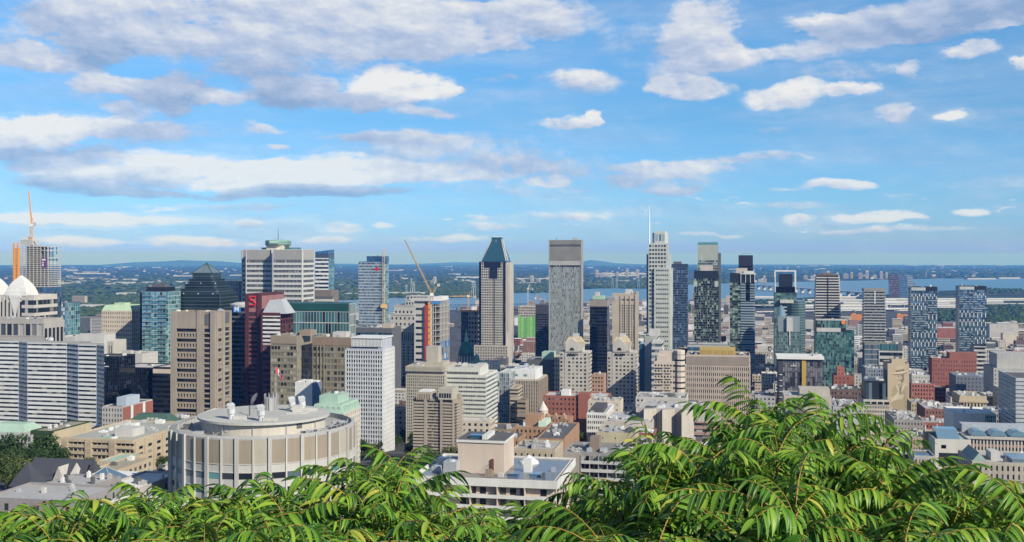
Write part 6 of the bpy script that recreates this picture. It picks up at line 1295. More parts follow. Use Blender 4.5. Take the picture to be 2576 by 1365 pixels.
# mural wall
def mural():
    MW = W_('mural_ground', (.60, .48, .29), .85, .04, .03); b = B('mural_building', 'tall blank wall painted with a sepia portrait of a man in a hat', 'building', 2233, 2287, 917, 950, 30, wall=MW, roof=TAR, parapet=.5)
    q = MB(); q.box(b.u(2243), 0.02, b.h, b.u(2277), 14, b.z(905)); b.part('top_storey', q, MW)
    dark, mid, pale, deep = (W_('mural_' + k, c, .9, .03, .03) for k, c in (('shade', (.25, .18, .10)), ('tone', (.46, .36, .21)), ('light', (.74, .64, .44)), ('deep', (.10, .07, .045))))
    x = lambda px: b.u(px); z = b.z; P = lambda *pts: [(x(a), z(c)) for a, c in pts]
    def flat(pts, p, m, name='mural_paint'):
        k = MB(); k.v = [(a, -p, c) for a, c in pts]; k.f = [tuple(range(len(pts)))]; k.m = [0]; b.part(name, k, m)
    def ell(cx_, cy_, rx, ry, a0=0, a1=360, n=22, tilt=0):
        r = []
        for i in range(n):
            t = R(a0 + (a1 - a0) * i / (n - 1 if a1 - a0 < 360 else n)); u_, v_ = rx * math.cos(t), ry * math.sin(t); r.append((cx_ + u_ * math.cos(tilt) - v_ * math.sin(tilt), cy_ - u_ * math.sin(tilt) - v_ * math.cos(tilt)))
        return P(*r)
    flat(P((2240, 1012), (2246, 975), (2258, 967), (2272, 967), (2284, 974), (2286, 1015), (2278, 1035), (2250, 1035)), .04, mid)
    flat(ell(2264, 951, 9.5, 15.5), .06, W_('mural_face', (.66, .54, .35), .9, .03, .03)); flat(P((2269, 938), (2274, 944), (2274, 958), (2268, 967), (2266, 960), (2270, 950)), .075, dark)
    flat(ell(2264, 941, 17, 3.6, tilt=.16), .09, dark); flat(ell(2264, 938.5, 17, 3.2, tilt=.16), .10, pale); flat(P((2253, 938), (2254, 926), (2259, 921), (2266, 920), (2273, 922), (2275, 934)), .11, W_('mural_hat', (.66, .55, .36), .9, .03, .03)); flat(P((2253, 938), (2253.5, 933), (2274.5, 929), (2275.2, 934)), .12, dark)
    for cx_, cy_ in ((2260, 947.5), (2268, 946.5)): flat(ell(cx_, cy_, 2.6, 1.1), .13, deep)
    flat(P((2263.4, 948), (2265, 948), (2266, 955), (2262.5, 955)), .13, mid); flat(ell(2264, 958.8, 4, .8), .13, deep); flat(P((2258, 952), (2260, 955), (2259, 961), (2257, 956)), .12, mid)
    flat(P((2257, 968), (2264, 984), (2261, 990), (2254, 972)), .08, pale); flat(P((2274, 964), (2266, 984), (2267, 990), (2278, 970)), .08, pale); flat(P((2262, 976), (2268, 976), (2267, 992), (2263, 992)), .10, dark)
    flat(P((2247, 999), (2257, 992), (2260, 995), (2259, 1006), (2250, 1009), (2246, 1006)), .12, pale, 'mural_hand')
    for k in range(4): flat(P((2256, 993.5 + k * 3.2), (2275 - k * 1.6, 994.5 + k * 3), (2275 - k * 1.6, 996.6 + k * 3), (2256, 996 + k * 3.2)), .13 + k * .004, pale, 'mural_finger')
    flat(P((2254, 991), (2261, 987), (2263, 989), (2257, 995)), .15, pale, 'mural_thumb'); flat(P((2240, 1000), (2246, 1001), (2250, 1010), (2240, 1016)), .11, W_('mural_cuff', (.70, .60, .40), .9, .03, .03)); flat(P((2272, 985), (2276, 985), (2281, 1030), (2276, 1030)), .06, W_('mural_fold', (.39, .30, .17), .9, .03, .03))
    q = MB(); q.box(-.4, .3, 0, 0, 22, b.h - 6); b.part('side_wall', q, [DGREY]); b.units(8, z=b.z(905), zone=(b.u(2244), 1, b.u(2274), 12)); b.done()
mural()
b = B('penthouse_grid_block', 'cream grid-fronted office block with a dark glazed penthouse, just before the mural', 'office building', 2172, 2236, 1010, 780, 26, wall=W_('cream_grid', (.58, .54, .47)), roof=GRAVEL); b.grid('F', 16, 10, .5, .55, z1=b.z(1020), rec=.5, glass=DARKG); q = MB(); b.fbox('L', 0, b.d, 0, b.h, 0, .3, mb=q); b.part('side_wall', q, b.mats[0]); b.fbox('F', 0, b.w, b.z(1019), b.h + .9, 0, .9)
for i in range(4): b.win('F', 1 + i * b.w / 4, 1 + i * b.w / 4 + b.w / 4 * .8, b.z(1018), b.h - .6, .92, BLACKG)
q = MB(); x0, x1 = b.u(2176), b.u(2228); q.box(x0, 1, b.h, x1, 20, b.z(960)); b.part('penthouse', q, [BLACK])
for i in range(6): q = MB(); u0 = x0 + .4 + i * (x1 - x0) / 6; q.box(u0, .9, b.h + .8, u0 + (x1 - x0) / 6 * .9, .98, b.z(965)); b.part('penthouse_pane', q, [PALEG if i in (0, 1, 5) else BLACKG])
b.units(3, z=b.z(960), zone=(x0, 2, x1, 18)); b.done()
b = B('brick_slab', 'long red brick hospital-like slab with small windows and a stepped top', 'building', 2345, 2456, 905, 1250, 26, wall=BRICK, roof=W_('green_grey_roof', (.30, .34, .33))); q = MB(); q.box(b.u(2390), 2, b.h, b.u(2458), 22, b.z(890)); b.part('upper_stage', q, [BRICK]); b.grid('F', 17, 10, .3, .42, rec=.25); b.units(3); b.done()
b = B('white_balcony_block', 'dark apartment block with broad white balcony bands beyond the brick slab', 'apartment building', 2452, 2478, 872, 1320, 22, wall=BLACK, roof=DGREY); b.ribbon('F', 12, .55, m=LGREY, rec=1.2); b.done()
b = B('chequered_block', 'black and white chequered apartment block beside the white-banded block', 'apartment building', 2478, 2526, 880, 1330, 22, wall=LGREY, roof=GREY); b.grid('F', 12, 5, .5, .7, z0=b.h * .5, glass=DARKG); q = MB(); q.box(0, -.6, 0, b.w, -.1, b.h * .5); b.part('dark_base', q, [DGREY]); b.pbox('roof_box', 2, 4, b.h, b.w * .6, 16, b.h + 6, [DGREY]); b.done()

# ------------------------------------------------------------------ low buildings near by
def low(name, label, l, r_, t, Y, d, wall, roof=None, nz=3, nu=8, fu=.45, fz=.5, side='R', units=3, style='grid', glass=None, rec=.25, rot=None, cat='building', sglass=None, yb=None, big=3, parapet=.7, z1=None):
    b = B(name, label, cat, l, r_, t, Y, d, wall=wall, roof=roof, rot=rot, yb=yb, parapet=parapet)
    g = glass or DARKG
    top = b.h if z1 is None else z1
    zb = max(0, top - nz * 3.6)
    if style == 'grid': b.grid('F', nu, nz, fu, fz, z0=zb, z1=top, rec=rec, glass=g)
    elif style == 'ribbon': b.ribbon('F', nz, fz, z0=zb, z1=top, rec=rec, glass=g)
    elif style == 'fins': b.fins('F', nu, nz, fu, z0=zb, z1=top, rec=rec + .3, glass=g)
    if side:
        nv = max(2, int(d / 4)); (b.ribbon(side, nz, fz, z0=zb, z1=top, rec=rec, glass=sglass or g) if style == 'ribbon' else b.grid(side, nv, nz, fu, fz, z0=zb, z1=top, rec=rec, glass=sglass or g))
    b.units(units * 2, big=big); return b
# campus block of buff concrete
b = B('campus_block', 'long buff concrete campus block with recessed window rows and green-edged roof, beside the round building', 'campus building', 158, 338, 1111, 560, 62, wall=W_('buff_concrete', (.50, .38, .25)), roof=W_('green_grey_gravel', (.38, .40, .35)))
BF = b.mats[0]; zl = b.h - 14.5; w3 = b.w / 3
for k in range(3):
    u0 = k * w3; b.fbox('F', u0, u0 + w3 * .27, 0, b.h + .3, 0, 1.6)
    for j in range(4):
        z = zl + j * 3.5; b.fbox('F', u0 + w3 * .27, u0 + w3, z, z + 1.5, 0, 1.1)
        for i in range(4): du = w3 * .73 / 4; b.win('F', u0 + w3 * .27 + i * du + .3, u0 + w3 * .27 + (i + 1) * du - .3, z + 1.5, z + 2.6, .06, DARKG); b.fbox('F', u0 + w3 * .27 + i * du, u0 + w3 * .27 + i * du + .3, z + 1.5, z + 3.5, 0, .5)
        b.win('F', u0 + .6, u0 + w3 * .27 - .6, z + .4, z + 2.9, 1.63, W_('buff_shade', (.40, .30, .20)), 'inset_panel')
b.fbox('F', 0, b.w, b.h - 1.1, b.h + .5, 0, 1.2)
for j in range(5):
    for i in range(7): b.fbox('R', i * 9, i * 9 + 3, 0, b.h, 0, .9) if j == 0 else b.win('R', i * 9 + 3.6, i * 9 + 8.2, b.h - 1.5 - j * 3.4, b.h - j * 3.4, .06, DARKG)
b.pbox('roof_hut', b.w * .55, 12, b.h, b.w * .8, 24, b.h + 4, [LGREY]); b.units(14, big=6, mats=[LGREY, STEEL, PCOPPER, WHITE, GREY]); b.done()
b = low('stone_fronted_block', 'stone fronted brick block with a blue roof hut at the foot of the black tower', 258, 308, 1026, 760, 40, W_('grey_stone', (.46, .43, .41)), TAR, 4, 7, .45, .55, side='R'); b.fbox('R', .2, 40, 0, b.h - .1, .26, .5, m=b.mi(BRICK)); b.fbox('R', 10, 13, 0, b.h, .5, .7, m=b.mi(WHITE)); b.fbox('R', 26, 29, 0, b.h, .5, .7, m=b.mi(WHITE)); b.pbox('roof_hut', 6, 8, b.h, b.w - 2, 26, b.h + 6, [W_('blue_hut', (.42, .52, .62))]); b.done()
b = B('green_mansard_house', 'long old house under a dark green hipped roof by the black tower', 'house', 322, 420, 1066, 720, 18, wall=LGREY, roof=COPPER, parapet=0); b.grid('F', 12, 2, .4, .5, z0=b.h - 7); q = MB(); q.loft([[(-.6, -.6, b.h), (b.w + .6, -.6, b.h), (b.w + .6, b.d, b.h), (-.6, b.d, b.h)], [(4, 6, b.h + 5), (b.w - 4, 6, b.h + 5), (b.w - 4, b.d - 6, b.h + 5), (4, b.d - 6, b.h + 5)]]); b.part('roof', q, W_('bottle_green_roof', (.05, .10, .08)))
for i in range(3): q = MB(); u0 = b.w * (.45 + .1 * i); q.box(u0, 1.6, b.h + .8, u0 + 1.6, 4, b.h + 3); b.part('dormer', q, LGREY)
b.done()
b = low('ivy_house', 'old stone house with an ivy-covered wall among the trees', 78, 130, 1088, 640, 40, W_('ivy_wall', (.03, .06, .02), .9), W_('brown_flat_roof', (.30, .26, .22)), 3, 6, .25, .4, side='R', sglass=DARKG); b.fbox('R', 0.3, 40, 0, b.h, .26, .45, m=b.mi(YSTONE)); b.done()
b = low('copper_roofed_hall', 'grey stone hall with pale green copper dormers, at the foot of the white striped slab', -30, 60, 1092, 660, 20, GREY, PCOPPER, 3, 9, .4, .55); q = MB(); q.loft([[(-.3, -.3, b.h), (b.w, -.3, b.h), (b.w, 20, b.h), (-.3, 20, b.h)], [(3, 5, b.h + 5), (b.w - 3, 5, b.h + 5), (b.w - 3, 14, b.h + 5), (3, 14, b.h + 5)]]); b.part('roof', q, PCOPPER); b.done()
b = low('glass_link', 'narrow dark glazed stair link beside the copper-roofed hall', 60, 78, 1098, 640, 14, GREY, LGREY, 3, 2, .8, .8, side=None); b.done()
# church with slate roofs
def church():
    Y = 455; b = B('slate_church', 'stone church with a steep slate roof, dormer spirelets and a pyramid-topped belfry', 'church', 60, 205, 1212, Y, 16, wall=STONE, roof=SLATE, parapet=0); h = b.h; w = b.w
    q = MB(); q.loft([[(-.5, -.8, h), (w + .5, -.8, h), (w + .5, 16.8, h), (-.5, 16.8, h)], [(-.4, 7.8, b.z(1166)), (w + .4, 7.8, b.z(1166)), (w + .4, 8.2, b.z(1166)), (-.4, 8.2, b.z(1166))]]); b.part('roof', q, SLATE)
    for px, hh in ((225, 9), (182, 7), (120, 5)):
        u = b.u(px); q = MB(); q.loft([[(u - 1.6, 1, h), (u + 1.6, 1, h), (u + 1.6, 5, h), (u - 1.6, 5, h)], [(u - 1.6, 1, h + hh * .4), (u + 1.6, 1, h + hh * .4), (u + 1.6, 5, h + hh * .4), (u - 1.6, 5, h + hh * .4)], [(u - .1, 3, h + hh), (u + .1, 3, h + hh), (u + .1, 3.2, h + hh), (u - .1, 3.2, h + hh)]]); b.part('spirelet', q, [SLATE if px != 182 else LGREY])
    q = MB(); u = b.u(152); q.v = [(u - 5, -1.5, h - 5), (u + 5, -1.5, h - 5), (u, -1.5, h + 6), (u - 5, 4, h - 5), (u + 5, 4, h - 5), (u, 8, h + 6)]; q.f = [(0, 1, 2), (1, 4, 5, 2), (3, 0, 2, 5), (4, 3, 5), (0, 3, 4, 1)]; q.m = [0] * 5; b.part('gable', q, STONE)
    b.grid('F', 9, 1, .3, .6, z0=h - 8, rec=.3); b.done()
    b = B('belfry', 'square stone belfry with slit openings under a dark pyramid roof, beside the slate church', 'tower', 28, 80, 1226, 430, 8.2, wall=STONE, roof=SLATE, parapet=0); h = b.h; w = b.w
    for f in 'FR':
        for i in range(6): L = b.L(f); b.win(f, L * (.1 + .14 * i), L * (.1 + .14 * i) + L * .07, h - 6, h - .8, .05, DARKG)
    q = MB(); q.loft([[(-.8, -.8, h), (w + .8, -.8, h), (w + .8, 9, h), (-.8, 9, h)], [(w / 2 - .1, 4, b.z(1168)), (w / 2 + .1, 4, b.z(1168)), (w / 2 + .1, 4.2, b.z(1168)), (w / 2 - .1, 4.2, b.z(1168))]]); b.part('roof', q, SLATE); b.done()
church()
low('buff_annex', 'low buff annex with one row of windows, between the slate church and the campus block', 232, 296, 1186, 500, 30, W_('buff_concrete', (.50, .38, .25)), W_('green_brown_roof', (.36, .32, .22)), 2, 7, .5, .5, units=1).done()
low('buff_upper_annex', 'upper buff annex with pale green roof edge, tucked against the campus block', 245, 305, 1166, 530, 22, W_('buff_concrete', (.50, .38, .25)), PCOPPER, 2, 6, .4, .4, units=0).done()
b = low('skylight_house', 'white-roofed house with a blue glass pyramid skylight, before the slate church', 162, 268, 1232, 400, 26, W_('house_grey', (.46, .43, .40)), WROOF, 2, 6, .4, .6, units=0, big=1); q = MB(); q.box(-1.2, -1.2, b.h + .75, b.w + 1.2, b.d + 1.2, b.h + 1.2); b.part('roof_slab', q, WROOF); c = (b.w * .55, 12); h = b.h + 1.25; q = MB(); P = [(c[0] - 6, c[1] - 6, h), (c[0] + 6, c[1] - 6, h), (c[0] + 6, c[1] + 6, h), (c[0] - 6, c[1] + 6, h)]
for i in range(4): n = len(q.v); q.v += [P[i], P[(i + 1) % 4], (c[0], c[1], h + 4.6)]; q.f.append((n, n + 1, n + 2)); q.m.append(0)
b.part('skylight', q, plain('skylight_blue', (.12, .20, .29), .12, .3)); q = MB(); [q.bar(p, (c[0], c[1], h + 4.6), .14) for p in P]; b.part('skylight_frame', q, LGREY); b.done()
low('long_white_roof', 'long low wing with a bright white roof running behind the bushes', 250, 345, 1236, 375, 30, W_('house_grey', (.46, .43, .40)), WROOF, 2, 9, .35, .5, units=2).done()
low('grey_flat_house', 'low grey flat-roofed house with white roof caps, beside the skylight house', 75, 200, 1240, 350, 24, W_('mauve_grey', (.27, .25, .26)), W_('flat_grey_roof', (.40, .40, .40)), 2, 5, .3, .5, units=5, big=1.4).done()
low('grey_flat_wing', 'dark-walled flat-roofed wing below the belfry', -40, 190, 1268, 320, 22, W_('mauve_grey', (.27, .25, .26)), W_('flat_grey_roof', (.40, .40, .40)), 1, 6, .3, .6, units=2, big=1.4).done()
b = low('black_roofed_house', 'brick-sided house with a wide black tar roof and dark chimney stacks, left clear beside the round building', 330, 400, 1206, 430, 34, W_('tan_house', (.45, .36, .27)), TAR, 2, 7, .4, .5, units=6, big=1.8); b.d; q = MB(); q.box(b.w * .5, 20, b.h, b.w * .66, 24, b.h + 5); b.part('chimney', q, DGREY); q = MB(); q.box(b.w * .2, 26, b.h, b.w * .24, 28, b.h + 4); b.part('chimney', q, BRICK); b.root['label'] = 'brick-sided house with a wide black tar roof and dark chimney stacks by the round building'; b.done()
low('corner_tan_house', 'tan house corner showing below the grey flat wing at the bushes', -60, 8, 1318, 220, 7, W_('tan_orange', (.50, .33, .18)), GREY, 2, 3, .3, .5, units=0).done()
low('white_terrace_house', 'white terrace wing with a glazed rail just above the bushes', 235, 400, 1292, 290, 16, LGREY, WROOF, 1, 12, .6, .6, units=1).done()
# copper mansard building, white block
b = B('copper_mansard_building', 'cream stone apartment house with a pale green mansard roof, between the round building and the white grid tower', 'apartment building', 785, 862, 1042, 560, 26, wall=W_('ivory_stone', (.62, .57, .49)), roof=PCOPPER, parapet=0); b.root['label'] = 'cream stone apartment house with pale green mansard roof beside the round building'
b.grid('R', 9, 12, .4, .55, rec=.3); b.grid('F', 10, 12, .4, .55, rec=.3); q = MB(); h = b.h; w = b.w; d = b.d; q.loft([[(-.4, -.4, h), (w + .4, -.4, h), (w + .4, d + .4, h), (-.4, d + .4, h)], [(1, 1, h + 4.5), (w - 1, 1, h + 4.5), (w - 1, d - 1, h + 4.5), (1, d - 1, h + 4.5)]]); q.box(2, 5, h + 4.5, w * .72, d - 4, h + 8.5); b.part('roof', q, PCOPPER)
for i in range(6): q = MB(); q.box(w - .6, 2 + i * 4, h + .8, w + .3, 3.8 + i * 4, h + 3.6); b.part('dormer', q, PCOPPER)
for i in range(5): q = MB(); q.box(2 + i * 3, .2, h + .8, 3.6 + i * 3, 1.5, h + 3.6); b.part('dormer', q, PCOPPER)
b.units(3, z=h + 8.5, zone=(3, 6, w * .7, d - 6)); b.done()
b = B('white_blue_block', 'white blank block with a blue ribbed side, peeping over the copper mansard building', 'building', 742, 785, 966, 780, 16, wall=WHITE, roof=LGREY); b.fins('R', 9, 1, .4, glass=BLUEG, m=W_('blue_cladding', (.16, .22, .36)), sp=.05)
for k in (.3, .55, .7): q = MB(); q.box(b.w * k, 3, b.h, b.w * k + 2, 6, b.h + 2.5); b.part('roof_unit', q, WHITE)
b.done()
# white-eaved apartment house in front
def eaves():
    Y = 330; W1 = W_('apt_white', (.72, .72, .70)); PE = W_('apt_peach', (.58, .48, .38)); b = B('eaved_apartments', 'white-eaved apartment house with peach walls, wet roof and a large peach roof room, above the bushes', 'apartment building', 1052, 1392, 1212, Y, 36, wall=PE, roof=W_('wet_roof', (.13, .14, .16), .15), parapet=0); b.root['label'] = 'white-eaved peach apartment house with a wet flat roof and big roof room above the bushes'
    w, d, h = b.w, b.d, b.h
    q = MB(); q.box(-1.6, -2.0, h - 1.9, w + 1.6, -1.6, h + .5); q.box(-1.6, d + .4, h - 1.9, w + 1.6, d + .8, h + .5); q.box(-1.6, -1.6, h - 1.9, -1.2, d + .4, h + .5); q.box(w + 1.2, -1.6, h - 1.9, w + 1.6, d + .4, h + .5); q.box(-1.2, -1.6, h - 1.9, w + 1.2, 0, h - .3); q.box(w, 0, h - 1.9, w + 1.2, d, h - .3); b.part('eaves', q, W1)
    for j in range(3):
        zt = h - 1.9 - j * 3.3
        q = MB(); q.box(-1, -2.4, zt - 3.5, w + 1, 0, zt - 3.0); q.box(-1, -2.4, zt - 3.0, w + 1, -2.25, zt - 2.4); b.part('balcony', q, W1)
        for i in range(13):
            u0 = .8 + i * (w - 1.6) / 13
            if i % 4 != 3: b.win('F', u0, u0 + 1.9, zt - 2.7, zt - .7, .05, MIXG if i % 3 else DARKG)
        for i in range(5): q = MB(); u0 = i * w / 5; q.box(u0 - .12, -2.3, zt - 3.0, u0 + .12, -.05, zt); b.part('balcony_divider', q, PE)
    for j in range(3):
        for i in range(6): b.win('R', 2 + i * 5.5, 4.6 + i * 5.5, h - 5 - j * 3.3, h - 3 - j * 3.3, .05, DARKG)
    u0, u1 = b.u(1136), b.u(1280); zt = b.z(1128); q = MB(); q.box(u0, 8, h - .02, b.w * .60, 24, zt, 0, top=1); q.box(u0 - .4, 7.6, zt - .5, b.w * .60 + .4, 24.4, zt + .3, 2, top=1); b.part('roof_room', q, [W_('room_peach', (.62, .52, .41)), TAR, W1])
    zz = zt; q = MB(); q.box(b.w * .33, 10, zz, b.w * .46, 13, zz + 1.4); b.part('skylight', q, BLUEG); q = MB(); q.box(b.w * .43, 9, zz, b.w * .47, 20, zz + 1.6); b.part('parapet_trim', q, W1)
    q = MB(); q.box(b.w * .18 + u0 * 0, 1.5, h, b.w * .18 + 4.2, 6, h + 4.4); q.lathe([(1.2, h + 4.4), (1.2, h + 4.8)], (b.w * .18 + 2.1, 3.7), 12); b.part('cooling_unit', q, STEEL)
    q = MB(); q.box(b.w * .505, 7.4, h, b.w * .525, 7.95, h + 4.6); b.part('roof_door', q, W_('door_brown', (.12, .05, .04)))
    for i in range(6): q = MB(); q.box(b.w * .485, 3 + i * .8, h, b.w * .535, 3.8 + i * .8, h + 2.3 - i * .38); b.part('stair_tread', q, BROWN)
    q = MB(); q.bar((b.w * .5, 3, h + 3.4), (b.w * .5, 8, h + 3.4), .06); q.bar((b.w * .5, 3, h), (b.w * .5, 3, h + 3.4), .06); b.part('railing', q, DGREY)
    for i, (a, y, s, hh, m) in enumerate(((.64, 5, 3.4, .8, BLUEG), (.80, 6, 3.6, .8, BLUEG), (.58, 3, 1.6, 1.2, LGREY), (.73, 12, 2.4, 4.2, WHITE), (.9, 4, 1, 1.6, DGREY), (.93, 14, 1.2, 1.4, STEEL), (.05, 8, 2.6, 1.6, STEEL), (.12, 20, 2.6, 2.2, LGREY), (.02, 20, 3, 2, STEEL))):
        q = MB(); q.box(b.w * a, y, h, b.w * a + s, y + s, h + hh); b.part('roof_unit', q, m)
    q = MB(); q.lathe([(3.4, h), (3.2, h + .5), (.2, h + 2.6)], (b.w * .70, 28), 12); b.part('white_canopy', q, WHITE)
    b.done()
eaves()
b = B('grey_balcony_block', 'grey apartment block with long white balcony bands and a cluttered roof, beside the big bush', 'apartment building', 1418, 1618, 1150, 420, 24, wall=W_('apt_grey', (.25, .245, .24)), roof=W_('grey_tar', (.22, .22, .22))); w = b.w; u0 = b.u(1462); n = 5; z0 = b.h - 16
b.fbox('F', 0, u0 - .4, 0, b.h + .6, 0, 1.4, m=b.mi(W_('apt_taupe', (.36, .31, .27)))); b.slabs('F', n, u0, w, z0=z0, z1=b.h, out=1.6, t=.25, par=1.0, m=W_('apt_band', (.55, .55, .55)))
for j in range(n):
    for i in range(14): du = (w - u0) / 14; b.win('F', u0 + i * du + .2, u0 + (i + .68) * du, z0 + j * 3.2 + .4, z0 + j * 3.2 + 2.8, .05, MIXG)
for i in range(7): b.fbox('F', u0 + (w - u0) * i / 7 - .15, u0 + (w - u0) * i / 7 + .15, z0, b.h, 0, 1.5)
b.pbox('roof_hut', w * .30, 8, b.h, w * .42, 14, b.h + 5.5, [W_('hut_brown', (.22, .17, .14))]); b.pbox('roof_hut', w * .70, 3, b.h, w * .85, 8, b.h + 2.6, [LGREY]); b.units(22, big=2.6, hmax=1.8, mats=[STEEL, LGREY, DGREY, GREY]); b.done()
b = low('cream_plant_block', 'yellowish cream block with roof boxes behind the grey balcony block', 1500, 1596, 1094, 520, 22, W_('cream_yellow', (.50, .42, .26)), GRAVEL, 3, 3, .1, .2, units=5); b.done()
b = low('dark_terrace_block', 'dark block with set-back balconies next to the big bush', 1595, 1660, 1132, 450, 24, W_('dark_taupe2', (.17, .155, .145)), TAR, 4, 5, .5, .5, units=5); b.done()
# orange brick group
OB = OBRICK
b = low('orange_brick_block', 'orange brick block with a brick roof room and a glazed top floor', 1296, 1372, 1078, 640, 26, OB, GRAVEL, 3, 7, .4, .45, units=2); b.pbox('roof_room', b.w * .3, 6, b.h, b.w * .8, 18, b.h + 6.5, [OB]); b.pbox('glazed_floor', b.w * .75, 2, b.h, b.w * 1.0, 20, b.h + 3.4, [MINT]); b.done()
low('long_orange_brick', 'long orange brick block with a blank front and pale windows along its side', 1349, 1418, 1108, 590, 60, OB, TAR, 4, 3, .05, .2, units=5, side='R').done()
low('low_orange_house', 'low orange brick house below the ribbed block', 1250, 1305, 1106, 600, 20, OB, TAR, 2, 5, .35, .5, units=4).done()
low('tan_court_block', 'tan low block with a white tent canopy court, beyond the eaved apartments', 1290, 1395, 1136, 480, 24, W_('tan_court', (.47, .37, .26)), GRAVEL, 3, 7, .3, .4, units=4).done()
b = B('turreted_house', 'ornate orange brick house with a white conical turret and red dormers', 'house', 1324, 1432, 1056, 690, 18, wall=OB, roof=W_('red_tile', (.38, .17, .12)), parapet=0); b.grid('F', 12, 3, .4, .6, z0=b.h - 10); h = b.h; w = b.w
q = MB(); q.lathe([(3, h - 4), (3, h + 5), (3.5, h + 5.2), (.15, h + 11)], (w * .38, 2), 12); b.part('turret', q, [WHITE if False else W_('turret_cream', (.66, .60, .54))])
for i in range(5): q = MB(); u = w * (.1 + .19 * i); q.v = [(u - 2, -.6, h), (u + 2, -.6, h), (u, -.6, h + 3.6), (u - 2, 6, h), (u + 2, 6, h), (u, 6, h + 3.6)]; q.f = [(0, 1, 2), (1, 4, 5, 2), (3, 0, 2, 5), (4, 3, 5)]; q.m = [0] * 4; b.part('gable', q, OB)
b.done()
b = low('red_brick_hotel', 'dark red brick block with white roof edges below the gabled condominium pair', 1367, 1528, 1001, 800, 24, BRICK, LGREY, 5, 16, .4, .45, units=6); b.pbox('raised_bay', b.w * .55, -1.5, 0, b.w * .72, 12, b.h + 2.5, [BRICK]); b.pbox('white_penthouse', b.w * .27, 3, b.h, b.w * .4, 12, b.h + 4.2, [WHITE]); b.done()
low('salmon_block', 'salmon brick mid-rise in the gap between the gabled condominiums', 1489, 1518, 946, 980, 20, W_('salmon_brick', (.44, .24, .17)), BROOF, 6, 4, .6, .4, units=1).done()
b = low('white_window_block', 'white block with rows of dark square windows beside the red brick block', 1477, 1525, 1042, 700, 44, WHITE, LGREY, 4, 9, .6, .5, units=6, big=5); b.pbox('upper_floor', 2, 3, b.h, b.w * .8, 30, b.h + 3.4, [W_('dark_floor', (.08, .08, .09))]); b.done()
b = low('beige_hall', 'wide beige hall with a white-plant roof in front of the white window block', 1522, 1640, 1066, 640, 40, W_('hall_beige', (.52, .46, .39)), W_('hall_roof', (.50, .50, .50)), 2, 8, .08, .2, units=12, big=5, side='R'); b.done()
low('cream_step_block', 'small cream step block with yellow plant boxes near the beige hall', 1480, 1560, 1012, 760, 20, CREAM, GRAVEL, 2, 5, .2, .3, units=5).done()
b = B('angled_concrete_block', 'grey-beige concrete block with angled blank bays and pinkish window bands', 'building', 1606, 1812, 1036, 650, 40, wall=W_('angled_beige', (.47, .42, .36)), roof=W_('hall_roof', (.50, .50, .50)))
for k, px in enumerate((1622, 1668, 1716)): u = b.u(px); q = MB(); q.prism([(u, -7), (u + 7, -1), (u + 7, -.05), (u, -.05)], 0, b.h + .9 + .03 * k); b.part('angled_bay', q, b.mats[0])
b.ribbon('F', 5, .45, u0=b.u(1722), z1=b.z(1062), z0=b.z(1062) - 18, m=W_('pinkish_band', (.38, .24, .21)), rec=.6, glass=MIXG); b.units(16, big=7, hmax=2); b.done()
low('long_grey_roof', 'long low grey-roofed block stretching before the peach condominium', 1600, 1726, 1004, 800, 30, LGREY, W_('roof_grey_mid', (.28, .28, .29)), 2, 12, .5, .4, units=10, big=5).done()
# right-hand middle
low('red_brick_chimney_block', 'red brick block with a tall stepped gable among trees beside the green curtain block', 2098, 2148, 948, 1010, 22, BRICK, TAR, 5, 5, .3, .4, units=2).done()
low('brick_stub', 'narrow red brick stair block topping the brick block by the green curtain block', 2106, 2124, 926, 1020, 10, W_('brick_light', (.36, .13, .10)), TAR, 2, 2, .3, .3, units=0).done()
b = B('beige_church_hall', 'pale beige church hall with a steep gable, rising just over the big bush', 'church', 1972, 2092, 1000, 640, 24, wall=W_('church_beige', (.50, .43, .36)), roof=GREY, parapet=.4); h = b.h; u = b.u(2012); q = MB(); q.v = [(u - 8, -6, h - 16), (u + 8, -6, h - 16), (u, -6, h - 3), (u - 8, -.1, h - 16), (u + 8, -.1, h - 16), (u, -.1, h - 3)]; q.f = [(0, 1, 2), (1, 4, 5, 2), (3, 0, 2, 5), (4, 3, 5), (0, 3, 4, 1)]; q.m = [0] * 5; b.part('gable', q, W_('slate_gable', (.16, .15, .15))); b.pbox('upper_hall', b.w * .34, 4, h, b.w * .98, 20, h + 4, [b.mats[0]]); b.units(3); b.done()
low('grey_flats', 'low grey flat roofs with small plant between the church hall and the cream grid block', 2096, 2168, 1028, 720, 40, GREY, W_('roof_grey_mid', (.28, .28, .29)), 3, 8, .4, .4, units=16, big=3).done()
low('dark_terraces', 'dark terraced houses in shade beyond the grey flats', 2090, 2165, 985, 880, 30, W_('soot_brick', (.14, .09, .08)), TAR, 4, 10, .4, .5, units=8).done()
low('cream_gothic_house', 'cream gothic house with pointed bays before the cream grid block', 2140, 2228, 1072, 620, 18, W_('gothic_cream', (.58, .50, .36)), GRAVEL, 4, 9, .35, .5, units=5).done()
low('blue_roofed_block', 'grey-blue roofed block standing behind the mural wall', 2178, 2228, 930, 1080, 34, W_('slate_blue', (.20, .24, .30)), W_('blue_grey_roof', (.22, .25, .30)), 4, 8, .5, .5, units=10, side='L').done()
low('brick_balcony_house', 'red brick apartment house with white balconies right after the mural wall', 2293, 2350, 968, 1000, 24, W_('brick_light', (.36, .13, .10)), GRAVEL, 5, 8, .5, .5, units=6).done()
low('white_roof_clutter', 'pale block with a cluttered white roof behind the brick balcony house', 2294, 2338, 946, 1090, 24, LGREY, WROOF, 2, 6, .3, .3, units=8).done()
